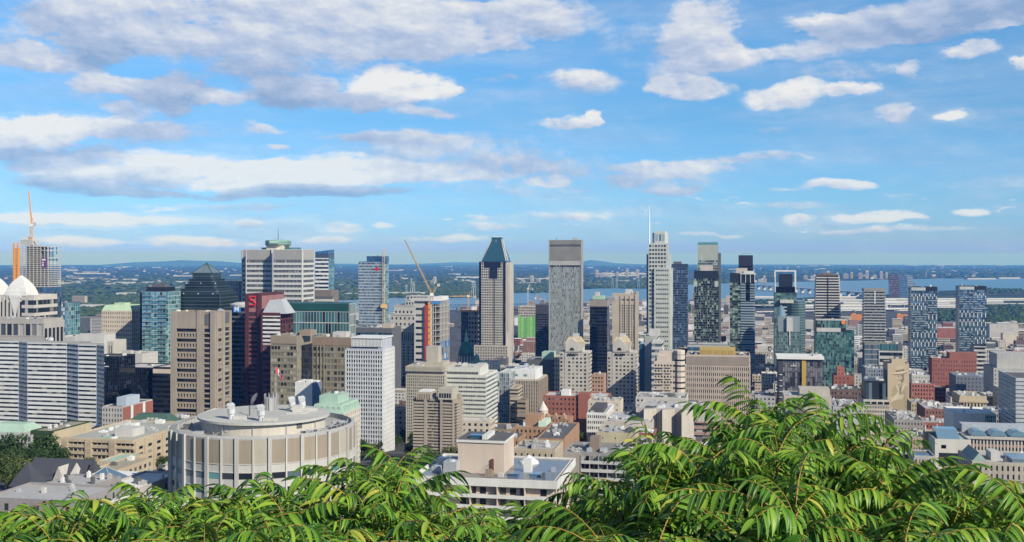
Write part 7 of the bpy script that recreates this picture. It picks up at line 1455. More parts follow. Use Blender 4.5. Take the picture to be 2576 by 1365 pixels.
low('yellow_stone_house', 'small yellow stone house with a row of tall windows at the foot of the mural', 2293, 2330, 1016, 880, 24, W_('yellow_house', (.54, .42, .22)), GRAVEL, 3, 6, .35, .55, units=2).done()
low('flat_roof_rows', 'wide low brick rows with pale flat roofs below the yellow house', 2328, 2440, 1034, 800, 40, W_('soot_brick2', (.22, .11, .09)), W_('pale_flat', (.48, .46, .44)), 3, 14, .4, .5, units=12, big=4).done()
low('brick_row', 'low red brick row with black windows beneath the flat roof rows', 2320, 2400, 1068, 720, 26, BRICK, GRAVEL, 3, 9, .4, .4, units=6).done()
low('cluttered_flats', 'low flats under a crowded grey roof beside the cream grid block', 2250, 2322, 1060, 720, 44, W_('flats_grey', (.32, .30, .28)), W_('roof_grey_mid', (.28, .28, .29)), 3, 9, .4, .4, units=26, big=3, side='L').done()
b = B('columned_bank', 'yellow sandstone bank with a row of tall columns between dark bays', 'bank', 2415, 2482, 1000, 860, 30, wall=YSTONE, roof=W_('roof_grey_mid', (.28, .28, .29))); b.fins('F', 6, 1, .45, u0=b.w * .12, u1=b.w * .88, z0=b.h - 17, z1=b.h - 5, rec=1.2, sp=.1, glass=BLACKG); b.grid('F', 5, 1, .4, .6, z0=0, z1=b.h - 19); q = MB(); q.box(-1, -1.6, b.h - 4.4, b.w + 1, b.d, b.h - 2.8); b.part('cornice', q, YSTONE); b.grid('L', 6, 4, .4, .5); b.units(5); b.done()
low('slate_curved_block', 'dark blue-grey block with a sloping roof beyond the columned bank', 2405, 2498, 950, 1050, 34, W_('slate_blue2', (.14, .16, .20)), W_('slate_blue_roof', (.17, .19, .24)), 4, 10, .3, .4, units=3).done()
low('peach_strip_block', 'low block edged in orange behind the slate block', 2404, 2440, 944, 1110, 20, W_('orange_peach', (.48, .29, .18)), LGREY, 3, 5, .4, .4, units=2).done()
low('stone_wing', 'grey stone wing with tall windows next to the columned bank', 2484, 2528, 1000, 900, 26, STONE, GREY, 5, 10, .4, .6, units=4).done()
b = low('big_grey_store', 'large pale grey stepped store block rising beyond the stone wing', 2500, 2600, 930, 980, 40, W_('store_grey', (.44, .43, .41)), LGREY, 6, 12, .25, .4, units=4, side='L'); b.pbox('upper_stage', b.w * .12, 6, b.h, b.w, 36, b.h + 13, [W_('store_grey', (.44, .43, .41))]); b.done()
low('cream_store_front', 'cream cornice block with a line of small top windows below the grey store', 2520, 2610, 984, 860, 30, W_('store_cream', (.52, .48, .40)), GRAVEL, 7, 16, .35, .5, units=3, side='L').done()
b = B('curved_white_tower', 'pale ribbed panel tower at the very edge of the picture', 'office building', 2556, 2680, 958, 600, 40, wall=W_('ribbed_white', (.50, .52, .54)), roof=TAR); b.ribbon('F', 22, .3, glass=PALEG, rec=.25); b.ribbon('L', 22, .3, glass=PALEG, rec=.25); b.root['label'] = 'pale finely banded tower beyond the museum, cut by the frame'; b.done()
low('arched_gable_row', 'row of grey houses with arched gables beyond the white museum box', 2490, 2550, 1040, 700, 26, W_('row_grey', (.36, .34, .33)), W_('roof_grey_mid', (.28, .28, .29)), 4, 8, .4, .5, units=4, side='L').done()
# museum group
b = B('museum_box', 'white museum box with a green glazed corner', 'museum', 2398, 2506, 1046, 640, 30, wall=WHITE, roof=WROOF); b.curtain('F', 6, 4, u0=b.w * .74, z0=b.h - 9, glass=TEALG, m=W_('mint_frame', (.45, .62, .54)), t=.15); b.units(2); b.done()
b = B('blue_roofed_museum', 'long brick museum under a blue-grey roof with three barrel skylights', 'museum', 2432, 2640, 1108, 545, 26, wall=W_('museum_brick', (.33, .17, .12)), roof=W_('museum_roof', (.36, .42, .50))); b.grid('F', 24, 2, .5, .6, z0=b.h - 7, pier=STONE, rec=.3); q = MB(); q.box(-1, -1, b.h - .4, b.w + 1, 0, b.h + .9); b.part('cornice', q, STONE)
for k in range(3):
    q = MB(); u0 = b.u(2448) + k * 9.5; rings = [[(u0 + 7.6 * (.5 - .5 * math.cos(a)), y, b.h + .4 + 2.8 * math.sin(a)) for a in [i * math.pi / 6 for i in range(7)]] for y in (5, 17)]; q.loft([r_ for r_ in rings]); b.part('barrel_skylight', q, plain('skylight_steel', (.20, .34, .44), .15, .4))
q = MB(); q.box(b.u(2436), 16, b.h, b.w, 24, b.h + 4.5); b.part('roof_ridge', q, W_('museum_roof2', (.42, .47, .54))); b.done()
b = B('white_museum_front', 'white stone museum front with a large window, a square opening and a round hole', 'museum', 2352, 2442, 1112, 520, 24, wall=W_('museum_white', (.70, .68, .62)), roof=W_('museum_glass_roof', (.34, .40, .46))); b.win('F', b.u(2362), b.u(2413), b.z(1176), b.z(1142), .06, BLACKG); b.win('F', b.u(2368), b.u(2380), b.z(1131), b.z(1122), .06, BLACKG)
q = MB(); q.lathe([(1.5, 0), (1.5, .1)], n=20); o = b.part('round_window', q, BLACKG); o.location = (b.u(2427), -.05, b.z(1150)); o.rotation_euler = (R(90), 0, 0); q = MB(); q.loft([[(2, 4, b.h + .2), (b.w - 4, 4, b.h + .2), (b.w - 4, 20, b.h + .2), (2, 20, b.h + .2)], [(2, 12, b.h + 4), (b.w - 4, 12, b.h + 4), (b.w - 4, 20, b.h + 4), (2, 20, b.h + 4)]]); b.part('sloped_skylight', q, plain('skylight_steel', (.20, .34, .44), .15, .4)); b.done()
b = low('carved_tower', 'brown carved stone tower with an arched niche at the corner of the white museum', 2328, 2358, 1090, 540, 7, W_('carved_stone', (.42, .31, .20)), STONE, 1, 1, .05, .05, units=0); q = MB(); n = 12; q.v = [(b.w / 2 + 1.7 * math.cos(math.pi * i / n), -.4, b.z(1118) + 1.7 * math.sin(math.pi * i / n)) for i in range(n + 1)] + [(b.w / 2 - 1.7, -.4, b.z(1128)), (b.w / 2 + 1.7, -.4, b.z(1128))]; q.f = [tuple(range(n + 3))]; q.m = [0]; b.part('niche', q, W_('niche_pale', (.62, .56, .46)))
for k in (0, b.w): q = MB(); q.lathe([(.5, b.h), (.5, b.h + 2), (.05, b.h + 4.5)], (k, 1), 8); b.part('finial', q, LGREY)
b.done()
low('pink_row', 'row of pinkish old houses behind the carved tower', 2296, 2330, 1106, 600, 30, W_('pink_row', (.40, .28, .24)), GRAVEL, 4, 5, .4, .5, units=6, side='L').done()
b = low('classical_museum', 'classical stone museum with green-edged roofs and glass roof strips, above the bushes', 2446, 2640, 1172, 470, 30, W_('classic_stone', (.47, .41, .33)), W_('pale_flat', (.48, .46, .44)), 2, 14, .35, .6, units=3, side='L'); b.pbox('roof_block', b.w * .3, 8, b.h, b.w * .42, 18, b.h + 3.6, [LGREY]); b.pbox('glass_roof', b.w * .55, 4, b.h, b.w, 20, b.h + 1.6, [PALEG]); q = MB(); q.loft([[(0, 2, b.h), (b.w * .22, 2, b.h), (b.w * .22, 26, b.h), (0, 26, b.h)], [(b.w * .11, 3, b.h + 4), (b.w * .115, 3, b.h + 4), (b.w * .115, 25, b.h + 4), (b.w * .11, 25, b.h + 4)]]); b.part('green_roof', q, W_('grey_green_roof', (.24, .32, .29))); b.done()
low('glazed_entrance', 'low glazed roof slope in the shade before the white museum front', 2300, 2352, 1152, 490, 16, GREY, BLUEG, 1, 6, .5, .5, units=0).done()
# some features farther off
b = B('green_netted_block', 'far building wrapped in bright green netting under bare floors', 'building', 1305, 1347, 772, 2700, 40, wall=W_('net_tan', (.50, .42, .32)), roof=GREY); b.grid('F', 10, 12, .6, .6, glass=DARKG); 
for i in range(6):
    q = MB(); u0 = -2 + i * (b.w + 3) / 6; b.fbox('F', u0 + .4, u0 + (b.w + 3) / 6 - .4, 0, b.z(795) - (i * 37 % 5) * 1.3, .5, 1.4, mb=q); b.part('green_netting', q, W_('netting_%d' % (i % 3), ((.17, .50, .10), (.25, .56, .14), (.13, .42, .09))[i % 3], .7, .3, .3))
b.done()
for i, (px, py, Y, h) in enumerate(((1328, 768, 3200, 62), (1347, 790, 3000, 30))):
    x, y = (px - CX) / F * Y, Y; crane('far_crane', ('thin white crane standing by the river, past the pointed tower', 'thin red crane over the green netted block')[i], (x, y, gz(Y)), (x + 6, y, CZ - ((718, 742)[i] - HY) / F * Y + 4), CZ - ((728, 752)[i] - HY) / F * Y - gz(Y), (W_('crane_white', (.7, .7, .7)), CRO)[i], counter=(14, 0, 0), r=1.6)

# ------------------------------------------------------------------ streets of small buildings out to the river
def profile_top(px): return lerp(BUSH, px)
BUSH = [(-200, 1280), (20, 1285), (60, 1245), (150, 1285), (250, 1262), (330, 1285), (400, 1222), (445, 1280), (520, 1205), (570, 1235), (660, 1225), (720, 1200), (770, 1225), (830, 1190), (880, 1140), (925, 1200), (1000, 1170), (1080, 1205), (1130, 1270), (1250, 1310), (1370, 1310), (1420, 1245), (1490, 1210), (1540, 1185), (1600, 1150), (1640, 1078), (1700, 1115), (1760, 1085), (1840, 1060), (1905, 1010), (1960, 1030), (2060, 988), (2105, 1055), (2200, 1090), (2260, 1125), (2310, 1160), (2390, 1180), (2450, 1225), (2500, 1200), (2545, 1170), (2620, 1180), (2800, 1200)]
def visible(pts, Y):
    for px, py in pts:
        if not (-20 < px < 2600): continue
        if py > profile_top(px) + 30: continue
        if not any(x0 + 1 < px < x1 - 1 and yt < py and y < Y for x0, x1, yt, y in BUILT): return True
    return False
def overlaps(x, y, m):
    for pl, ex, ey, w, d in FOOT:
        v = Vector((x, y)) - pl; a, c = v.dot(ex), v.dot(ey)
        if -m < a < w + m and -m < c < d + m: return True
    return False
LANDMARKS = sorted([(0, 'the unfinished tower'), (260, 'the green-roofed hotel'), (500, 'the pyramid tower'), (690, 'the cross-plan tower'), (940, 'the blue bank tower'), (1100, 'the half-built block'), (1250, 'the pointed tower'), (1430, 'the broad green-grey tower'), (1585, 'the tan hotel'), (1665, 'the spire tower'), (1780, 'the sage towers'), (1868, 'the teal balcony tower'), (1985, 'the white frame tower'), (2082, 'the barrel tower'), (2200, 'the slim banded tower'), (2325, 'the first dotted tower'), (2450, 'the second dotted tower'), (2560, 'the far shore park')])
def near_mark(px): return min(LANDMARKS, key=lambda q: abs(q[0] - px))[1]
def town():
    rr = random.Random(21); walls = [(BRICK, 'red brick'), (W_('dusty_brick', (.27, .15, .12)), 'dusty brick'), (GREY, 'grey'), (LGREY, 'pale grey'), (STONE, 'stone'), (LGREY, 'pale grey'), (GREY, 'grey'), (CREAM, 'cream'), (TAN, 'tan'), (BEIGE, 'beige'), (WHITE, 'white'), (BROWN, 'brown'), (W_('soot_brick', (.14, .09, .08)), 'dark brick'), (DGREY, 'dark')]
    roofs = [(GRAVEL, 'gravel'), (WROOF, 'white'), (LGREY, 'pale'), (TAR, 'black'), (W_('roof_grey_mid', (.28, .28, .29)), 'grey'), (BROOF, 'brown'), (WROOF, 'white')]
    cand = []; Y = 430.
    while Y < 5600:
        step = 34 if Y < 2200 else 46
        X = -(.50 * Y + 60)
        while X < .50 * Y + 60:
            wx, wy = X + rr.uniform(-4, 4), Y + rr.uniform(-5, 5); p = Vector((wx, wy))
            s, c = math.sin(ROT), math.cos(ROT); gx, gy = wx * c + wy * s, -wx * s + wy * c
            X += step * rr.uniform(.8, 1.15)
            if gx % 170 < 16 or gy % 96 < 15: continue            # streets
            px = CX + wx / wy * F; pb = HY + (CZ - gzc(wx, wy)) / wy * F
            if wy > 3000 and pb < lerp(NEARB, px) + 2: continue
            if px < 175 and wy < 700 or 860 < px < 1200 and wy < 660 or 860 < px < 1030 and wy < 730: continue
            if px > 1885 and wy > 3250: continue
            if px > 2200 and wy > 2500 and rr.random() < .4: continue
            w, d = rr.uniform(14, 30), rr.uniform(14, 28); h = rr.choice([8, 10, 11, 13, 16, 20]) * rr.uniform(.9, 1.2)
            if wy < 620: h *= .75
            if wy > 2400 and rr.random() < .2: w *= 2.6; d *= 1.6; h = rr.uniform(7, 12)
            if rr.random() < .06 and wy > 1300: h = rr.uniform(26, 45)
            if overlaps(wx, wy, max(w, d) * .62): continue
            z = gzc(wx, wy) - 1.5; pt = HY + (CZ - z - h) / wy * F; hw = w / wy * F / 2
            if not visible([(px, pt), (px - hw, pt), (px + hw, pt), (px, (pt + pb) / 2)], wy): continue
            cand.append((wx, wy, z, w, d, h, px, pt))
        Y += step * .95
    cand.sort(key=lambda q: q[1])
    big = MB(); bm = [w for w, _ in walls] + [r for r, _ in roofs] + [DARKG]
    mi = {m.name: i for i, m in enumerate(bm)}
    far = 0
    for n, (x, y, z, w, d, h, px, pt) in enumerate(cand):
        (wm, wn), (rm, rn) = rr.choice(walls), rr.choice(roofs)
        if n < 285:
            root = empty('low_house' if h < 22 else 'mid_rise', (x, y, z), ROT); b = MB(); b.box(0, 0, 0, w, d, h, 0, top=1)
            nz = max(2, int(h / 3.4)); nu = max(3, int(w / 3.5))
            for j in range(nz):
                for f, L in ((0, w), (1, d)):
                    for i in range(max(2, int(L / 3.5))):
                        u0 = (i + .25) * L / max(2, int(L / 3.5)); zz = h * (j + .3) / nz; uw = 1.6
                        if f == 0: b.quad((u0, -.06, zz), (u0 + uw, -.06, zz), (u0 + uw, -.06, zz + 1.7), (u0, -.06, zz + 1.7), 2)
                        elif x < .2 * y: b.quad((w + .06, u0, zz), (w + .06, u0 + uw, zz), (w + .06, u0 + uw, zz + 1.7), (w + .06, u0, zz + 1.7), 2)
                        else: b.quad((-.06, u0 + uw, zz), (-.06, u0, zz), (-.06, u0, zz + 1.7), (-.06, u0 + uw, zz + 1.7), 2)
            t = .4
            for (a, c, e, g) in ((0, 0, w, t), (0, d - t, w, d), (0, t, t, d - t), (w - t, t, w, d - t)): b.box(a, c, h, e, g, h + .7, 0)
            b.build('wall_pattern', [wm, rm, rr.choice([DARKG, MIXG])], root)
            for k in range(rr.choice([2, 3, 4])): q = MB(); s = rr.uniform(1.2, 4); a, c = rr.uniform(.6, w - s - .6), rr.uniform(.6, d - s - .6); q.box(a, c, h - .01 + .004 * k, a + s, c + s * .8, h + rr.uniform(1, 3)); q.build('roof_unit', rr.choice([LGREY, STEEL, WHITE, wm, GREY]), root)
            lab = f'{"low" if h < 22 else "taller"} {wn} house with a {rn} roof in the streets around {near_mark(px)}'
            if h >= 22: lab = f'{wn} mid-rise block with a {rn} roof standing near {near_mark(px)}'
            tag(root, lab, 'house' if h < 22 else 'apartment block', f'{wn} {"houses" if h < 22 else "blocks"} with {rn} roofs around {near_mark(px)}')
        else:
            s, c = math.sin(ROT), math.cos(ROT); P = [(x, y), (x + w * c, y + w * s), (x + w * c - d * s, y + w * s + d * c), (x - d * s, y + d * c)]
            big.prism(P, z, z + h, mi[wm.name], mi[rm.name]); far += 1
            if rr.random() < .6:
                k = int(max(1, h / 3.6))
                for j in range(k):
                    zz = z + h * (j + .35) / k; a, e = Vector((P[0][0] + .1 * s, P[0][1] - .1 * c)), Vector((P[1][0] + .1 * s, P[1][1] - .1 * c)); q0, q1 = a.lerp(e, .06), a.lerp(e, .94); big.quad((q0.x, q0.y, zz), (q1.x, q1.y, zz), (q1.x, q1.y, zz + 1.4), (q0.x, q0.y, zz + 1.4), mi[DARKG.name])
    print('TOWN', len(cand), far)
    if far: tag(big.build('distant_streets', bm), kind='stuff')
town()
# orange roofed sheds and long freight sheds by the yards
OS = W_('orange_shed', (.62, .20, .05))
for i, (px, py, Y, w, m, lab) in enumerate(((2140, 792, 3500, 46, OS, 'orange warehouse beside the barrel tower'), (2168, 790, 3500, 24, OS, 'small orange shed by the orange warehouse'), (2256, 792, 3500, 34, OS, 'orange-roofed warehouse beside the slim banded tower'), (2120, 800, 3500, 30, W_('orange_dull', (.45, .26, .13)), 'dull orange shed next to the barrel tower'))):
    x = (px - CX) / F * Y; r = empty('warehouse', (x, Y, gz(Y) - 1), ROT); q = MB(); q.box(0, 0, 0, w, 20, CZ - (py - HY) / F * Y - gz(Y) + 1); q.build('wall', m, r); q = MB(); hh = CZ - (py - HY) / F * Y - gz(Y) + 1; q.box(w * .1, 4, hh, w * .35, 12, hh + 4); q.build('roof_unit', m, r); tag(r, lab, 'warehouse')
for i, (px, py, L, lab) in enumerate(((2300, 757, 420, 'long white freight shed along the yards beside the first dotted tower'), (2150, 752, 300, 'long pale freight shed behind the barrel tower'), (2400, 775, 260, 'long freight shed between the two dotted towers'), (2200, 768, 260, 'pale freight shed at the slim banded tower'), (1900, 752, 260, 'long white shed on the bank beside the teal balcony tower'), (2140, 760, 420, 'very long pale shed by the barrel tower yards'), (2280, 765, 380, 'very long grey-white shed at the first dotted tower'), (2120, 776, 360, 'low pale shed nearest the orange warehouse'), (2210, 783, 300, 'low white shed in the yards by the slim banded tower'), (2440, 762, 300, 'long shed under the second dotted tower yards'), (2380, 757, 240, 'white shed between the river and the dotted towers'), (2010, 766, 260, 'pale shed behind the white frame tower'), (2530, 757, 200, 'pale shed beside the far shore park'))):
    x, y = gpt(px, py); r = empty('freight_shed', (x - L / 2, y, gzc(x, y) - 1)); q = MB(); q.box(0, 0, 0, L, 40, 9); q.build('wall', LGREY, r); q = MB(); q.loft([[(-2, -2, 9), (L + 2, -2, 9), (L + 2, 42, 9), (-2, 42, 9)], [(-2, 19.9, 12), (L + 2, 19.9, 12), (L + 2, 20.1, 12), (-2, 20.1, 12)]]); q.build('roof', WROOF, r); tag(r, lab, 'shed')
for i, (px0, py0, px1, py1, wd) in enumerate(((1880, 775, 2700, 770, 26), (1900, 790, 2300, 782, 20))):
    (x0, y0), (x1, y1) = gpt(px0, py0), gpt(px1, py1); r = empty('viaduct', (x0, y0, gzc(x0, y0))); tag(r, ('raised concrete expressway running across the yards', 'lower expressway ramp in front of the raised expressway')[i], 'viaduct'); L = math.hypot(x1 - x0, y1 - y0); r.rotation_euler = (0, 0, math.atan2(y1 - y0, x1 - x0)); q = MB(); q.box(0, -wd / 2, 9 - i * 3, L, wd / 2, 11.5 - i * 3); q.build('deck', LGREY, r)
    for k in range(int(L / 60)): q = MB(); q.box(k * 60, -wd * .3, -4, k * 60 + 3, wd * .3, 9 - i * 3); q.build('pier', GREY, r)

# ------------------------------------------------------------------ trees in the town
def tree_meshes():
    out = []
    for k, (c0, c1) in enumerate((((.018, .04, .010), (.05, .085, .02)), ((.025, .05, .012), (.07, .10, .025)), ((.04, .06, .015), (.11, .13, .035)), ((.10, .075, .012), (.20, .14, .03)))):
        rr = random.Random(60 + k); V, Fc = [], []; lobes = [(0, 0, 8.2, 3.4)] + [(rr.uniform(-3.2, 3.2), rr.uniform(-3.2, 3.2), rr.uniform(5, 9.5), rr.uniform(1.7, 2.8)) for _ in range(9)]
        for _ in range(1300):
            lx, ly, lz, lr = rr.choice(lobes); v = Vector((rr.gauss(0, 1), rr.gauss(0, 1), rr.gauss(0, 1))).normalized() * lr * rr.uniform(.55, 1.08); p = Vector((lx, ly, lz)) + v
            nrm = (v.normalized() + Vector((rr.uniform(-.7, .7), rr.uniform(-.7, .7), rr.uniform(-.3, .9)))).normalized(); a = nrm.orthogonal().normalized(); c = nrm.cross(a); s = rr.uniform(.28, .62); n = len(V)
            V += [tuple(p - a * s), tuple(p + c * s * .6), tuple(p + a * s), tuple(p - c * s * .6)]; Fc.append((n, n + 1, n + 2, n + 3))
        b = MB(); b.v = V; b.f = Fc; b.m = [0] * len(Fc); cm = bpy.data.meshes.new('crown'); cm.from_pydata(V, [], Fc); cm.materials.append(leafmat('tree_leaf_%d' % k, c0, c1))
        t = MB(); t.bar((0, 0, -2), (0, 0, 6), .45, n=7, t2=.22)
        for _ in range(6): t.bar((0, 0, rr.uniform(3, 5)), (rr.uniform(-2.5, 2.5), rr.uniform(-2.5, 2.5), rr.uniform(6, 9)), .16, n=5, t2=.06)
        tm = bpy.data.meshes.new('trunk'); tm.from_pydata(t.v, [], t.f); tm.materials.append(W_('bark', (.10, .075, .055))); out.append((cm, tm))
    return out
TREES = tree_meshes()
def plant_tree(x, y, s, k, label, group):
    r = empty('tree', (x, y, gzc(x, y) - .3), rnd.random() * 6); r.scale = (s, s, s * rnd.uniform(.85, 1.15)); tag(r, label, 'tree', group)
    for nm, me in zip(('crown', 'trunk'), TREES[k]): o = bpy.data.objects.new(nm, me); COL.objects.link(o); o.parent = r
KIND = ['dark green', 'green', 'light green', 'golden']
def tree_px(px, Y, s, k, where): plant_tree((px - CX) / F * Y, Y, s, k, f'{KIND[k]} leafy tree {where}', f'{KIND[k]} trees {where}')
for px, Y, s, k in ((5, 600, 1.5, 0), (30, 585, 1.6, 0), (62, 570, 1.3, 0), (95, 600, 1.5, 0), (125, 575, 1.7, 0), (145, 560, 1.4, 0), (-15, 560, 1.4, 0), (20, 540, 1.1, 2), (66, 520, 1.25, 2), (100, 525, 1.15, 1), (130, 520, 1.1, 2), (90, 545, 1.4, 0), (45, 545, 1.3, 1), (150, 530, .9, 3), (170, 545, .8, 1)): tree_px(px, Y, s, k, 'behind the slate church')
for px, Y, s in ((1228, 1330, 1.2), (1246, 1310, 1.3), (1262, 1270, 1.4), (1276, 1260, 1.2), (1290, 1290, 1.0), (1300, 1340, 1.2), (1320, 1400, 1.1), (1336, 1420, 1.2)): tree_px(px, Y, s, rnd.choice([0, 1, 1, 2]), 'in the square before the pointed tower')
for px, Y, s in ((1912, 820, 1.3), (1925, 850, 1.4), (1938, 800, 1.1), (1918, 930, 1.3), (1930, 1010, 1.4), (1945, 1100, 1.3)): tree_px(px, Y, s, rnd.choice([0, 0, 1]), 'along the street beside the patchwork block')
for px, Y, s in ((2158, 1150, 1.3), (2166, 1050, 1.2), (2150, 1250, 1.4), (2172, 1320, 1.3), (2162, 960, 1.0), (2280, 1300, 1.3), (2284, 1200, 1.2), (2390, 1050, 1.3), (2402, 1020, 1.2), (2380, 1090, 1.2), (2412, 960, 1.1)): tree_px(px, Y, s, rnd.choice([0, 0, 1]), 'between the brick slab and the green curtain block')
for px, Y, s in ((2345, 480, 1.0), (2372, 470, 1.1), (2395, 480, 1.0), (2320, 500, .9), (2330, 560, .8)): tree_px(px, Y, s, rnd.choice([0, 1]), 'before the white museum front')
tree_px(412, 470, .9, 2, 'beside the round building'); tree_px(425, 500, .8, 3, 'beside the round building'); tree_px(1405, 400, .7, 1, 'between the eaved house and the grey balcony block'); tree_px(1412, 420, .8, 0, 'between the eaved house and the grey balcony block'); tree_px(950, 560, .9, 0, 'at the foot of the white grid tower'); tree_px(990, 520, .9, 1, 'at the foot of the white grid tower')
def street_trees():
    rr = random.Random(77); n = 0
    for _ in range(14000):
        if n >= 230: break
        Y = 480 + 2100 * rr.random() ** 1.4; px = rr.uniform(0, 2576); x = (px - CX) / F * Y
        if overlaps(x, Y, 5): continue
        z = gzc(x, Y); pt = HY + (CZ - z - 8) / Y * F
        if not visible([(px, pt)], Y): continue
        k = rr.choice([0, 0, 1, 1, 2]); plant_tree(x, Y, rr.uniform(.7, 1.15), k, f'{KIND[k]} street tree among the houses near {near_mark(px)}', f'{KIND[k]} street trees near {near_mark(px)}'); n += 1
street_trees()

# ------------------------------------------------------------------ the sumac bushes at the lookout's edge
def leaf_material():
    m = bpy.data.materials.new('sumac_leaf'); m.use_nodes = True; nt = m.node_tree; nt.nodes.clear(); L = nt.links.new
    g = nt.nodes.new('ShaderNodeNewGeometry'); r = nt.nodes.new('ShaderNodeValToRGB'); L(g.outputs['Random Per Island'], r.inputs[0])
    cs = [(0., (.018, .065, .009)), (.35, (.055, .165, .015)), (.7, (.125, .275, .023)), (.95, (.24, .38, .035)), (1., (.42, .38, .06))]
    for i, (p, c) in enumerate(cs):
        e = r.color_ramp.elements[i] if i < 2 else r.color_ramp.elements.new(p)
        e.position = p; e.color = (*c, 1)
    at_ = nt.nodes.new('ShaderNodeAttribute'); at_.attribute_name = 'mid'
    rib = nt.nodes.new('ShaderNodeMapRange'); L(at_.outputs['Fac'], rib.inputs[0]); rib.inputs[1].default_value = .84; rib.inputs[2].default_value = .97
    mx = nt.nodes.new('ShaderNodeMix'); mx.data_type = 'RGBA'; L(rib.outputs[0], mx.inputs[0]); L(r.outputs[0], mx.inputs[6]); mx.inputs[7].default_value = (.30, .36, .10, 1)
    # undersides are paler
    un = nt.nodes.new('ShaderNodeMix'); un.data_type = 'RGBA'; sc = nt.nodes.new('ShaderNodeMath'); sc.operation = 'MULTIPLY'; L(g.outputs['Backfacing'], sc.inputs[0]); sc.inputs[1].default_value = .45; L(sc.outputs[0], un.inputs[0]); L(mx.outputs[2], un.inputs[6]); un.inputs[7].default_value = (.22, .30, .13, 1)
    p = nt.nodes.new('ShaderNodeBsdfPrincipled'); L(un.outputs[2], p.inputs['Base Color']); p.inputs['Roughness'].default_value = .42; p.inputs['Specular IOR Level'].default_value = .3
    tl = nt.nodes.new('ShaderNodeBsdfTranslucent'); hs = nt.nodes.new('ShaderNodeHueSaturation'); hs.inputs['Value'].default_value = 1.6; hs.inputs['Hue'].default_value = .48; L(mx.outputs[2], hs.inputs['Color']); L(hs.outputs[0], tl.inputs['Color'])
    ms = nt.nodes.new('ShaderNodeMixShader'); ms.inputs[0].default_value = .22; L(p.outputs[0], ms.inputs[1]); L(tl.outputs[0], ms.inputs[2]); o = nt.nodes.new('ShaderNodeOutputMaterial'); L(ms.outputs[0], o.inputs[0]); return m
LEAF = leaf_material(); RACHIS = plain('sumac_rachis', (.34, .20, .05), .5); WOOD = W_('sumac_wood', (.16, .11, .07))
def compound_leaf(seed):
    rr = random.Random(seed); n = rr.randint(10, 13); Ln = rr.uniform(.38, .54); up = rr.uniform(.5, .95); dr = rr.uniform(1.0, 1.7)
    V, Fc, Mi, mid = [], [], [], []
    pts = []; p = np.zeros(3); N = 24
    for i in range(N + 1):
        a = up - dr * (i / N) ** 1.25; T = np.array([math.cos(a), 0, math.sin(a)]); pts.append((p.copy(), T)); p = p + T * Ln / N
    def tube():
        base = len(V)
        for i in range(0, N + 1, 3):
            c, T = pts[i]; r = .0042 * (1 - .6 * i / N); up_ = np.array([-T[2], 0, T[0]])
            for k in range(3): t = 2 * math.pi * k / 3; q = c + up_ * r * math.cos(t) + np.array([0, 1, 0]) * r * math.sin(t); V.append(q); mid.append(0.)
        for i in range(N // 3):
            for k in range(3): a, b = base + i * 3 + k, base + i * 3 + (k + 1) % 3; Fc.append((a, b, b + 3, a + 3)); Mi.append(1)
    tube()
    down = np.array([0, 0, -1.])
    def leaflet(c, T, side, l, w, fwd, droop):
        S_ = np.array([0, side, 0.]); d = S_ * math.cos(fwd) + T * math.sin(fwd) if side else T.copy()
        d /= np.linalg.norm(d); upv = np.cross(d, np.cross(np.array([0, 0, 1.]), d)); nn = np.linalg.norm(upv); upv = upv / nn if nn > .1 else np.array([1., 0, 0]); base = len(V); q = c.copy(); M = 6; tw = rr.uniform(-.35, .35)
        d0 = d.copy()
        for i in range(M + 1):
            s = i / M; k = droop * (.12 + .88 * s ** .8); dd = d0 * math.cos(k) + down * math.sin(k); dd /= np.linalg.norm(dd)
            if i: q = q + dd * l / M
            lat = np.cross(dd, upv); lat /= np.linalg.norm(lat) + 1e-9; nor = np.cross(lat, dd); la = lat * math.cos(tw) + nor * math.sin(tw); no = nor * math.cos(tw) - lat * math.sin(tw)
            hw = w * max(.04, math.sin(math.pi * min(1, .06 + .94 * s) ** .72)) ** .85
            if i == M: hw = w * .02
            V.extend([q - la * hw + no * hw * .35, q, q + la * hw + no * hw * .35]); mid.extend([0., 1., 0.])
        for i in range(M):
            a = base + i * 3; Fc.append((a, a + 1, a + 4, a + 3)); Fc.append((a + 1, a + 2, a + 5, a + 4)); Mi.extend([0, 0])
    for i in range(n):
        t = .14 + .83 * i / (n - 1); c, T = pts[int(t * N)]; l = (.105 + .055 * math.sin(math.pi * (.12 + .8 * t))) * rr.uniform(.9, 1.1)
        for sd in (-1, 1): leaflet(c, T, sd, l * rr.uniform(.9, 1.1), .0138 * rr.uniform(.75, 1.2), rr.uniform(.3, .65), rr.uniform(.8, 1.65))
    c, T = pts[N]; leaflet(c, T, 0, .10, .016, 0, .3)
    return np.array(V), Fc, Mi, mid
LEAVES = [compound_leaf(100 + k) for k in range(14)]
SPOTS = [(-60, 60, 'below the tan house corner'), (60, 200, 'before the grey flat house'), (200, 330, 'before the long white roof'), (330, 450, 'before the black-roofed house, beside the round building'), (450, 600, 'at the shaded flank of the round building'), (600, 760, 'across the middle of the round building'), (760, 880, 'at the sunlit flank of the round building'), (880, 980, 'before the copper mansard building'), (980, 1100, 'before the foot of the balcony apartments'), (1100, 1250, 'under the eaved house roof room'), (1250, 1400, 'before the eaved house balconies'), (1400, 1540, 'before the grey balcony block'), (1540, 1690, 'rising beside the angled concrete block'), (1690, 1850, 'under the ribbed pinkish block'), (1850, 2000, 'tall and thick, before the church hall gable'), (2000, 2140, 'tallest, reaching up to the patchwork block'), (2140, 2300, 'before the cream gothic house'), (2300, 2440, 'before the white museum front'), (2440, 2660, 'before the classical museum')]
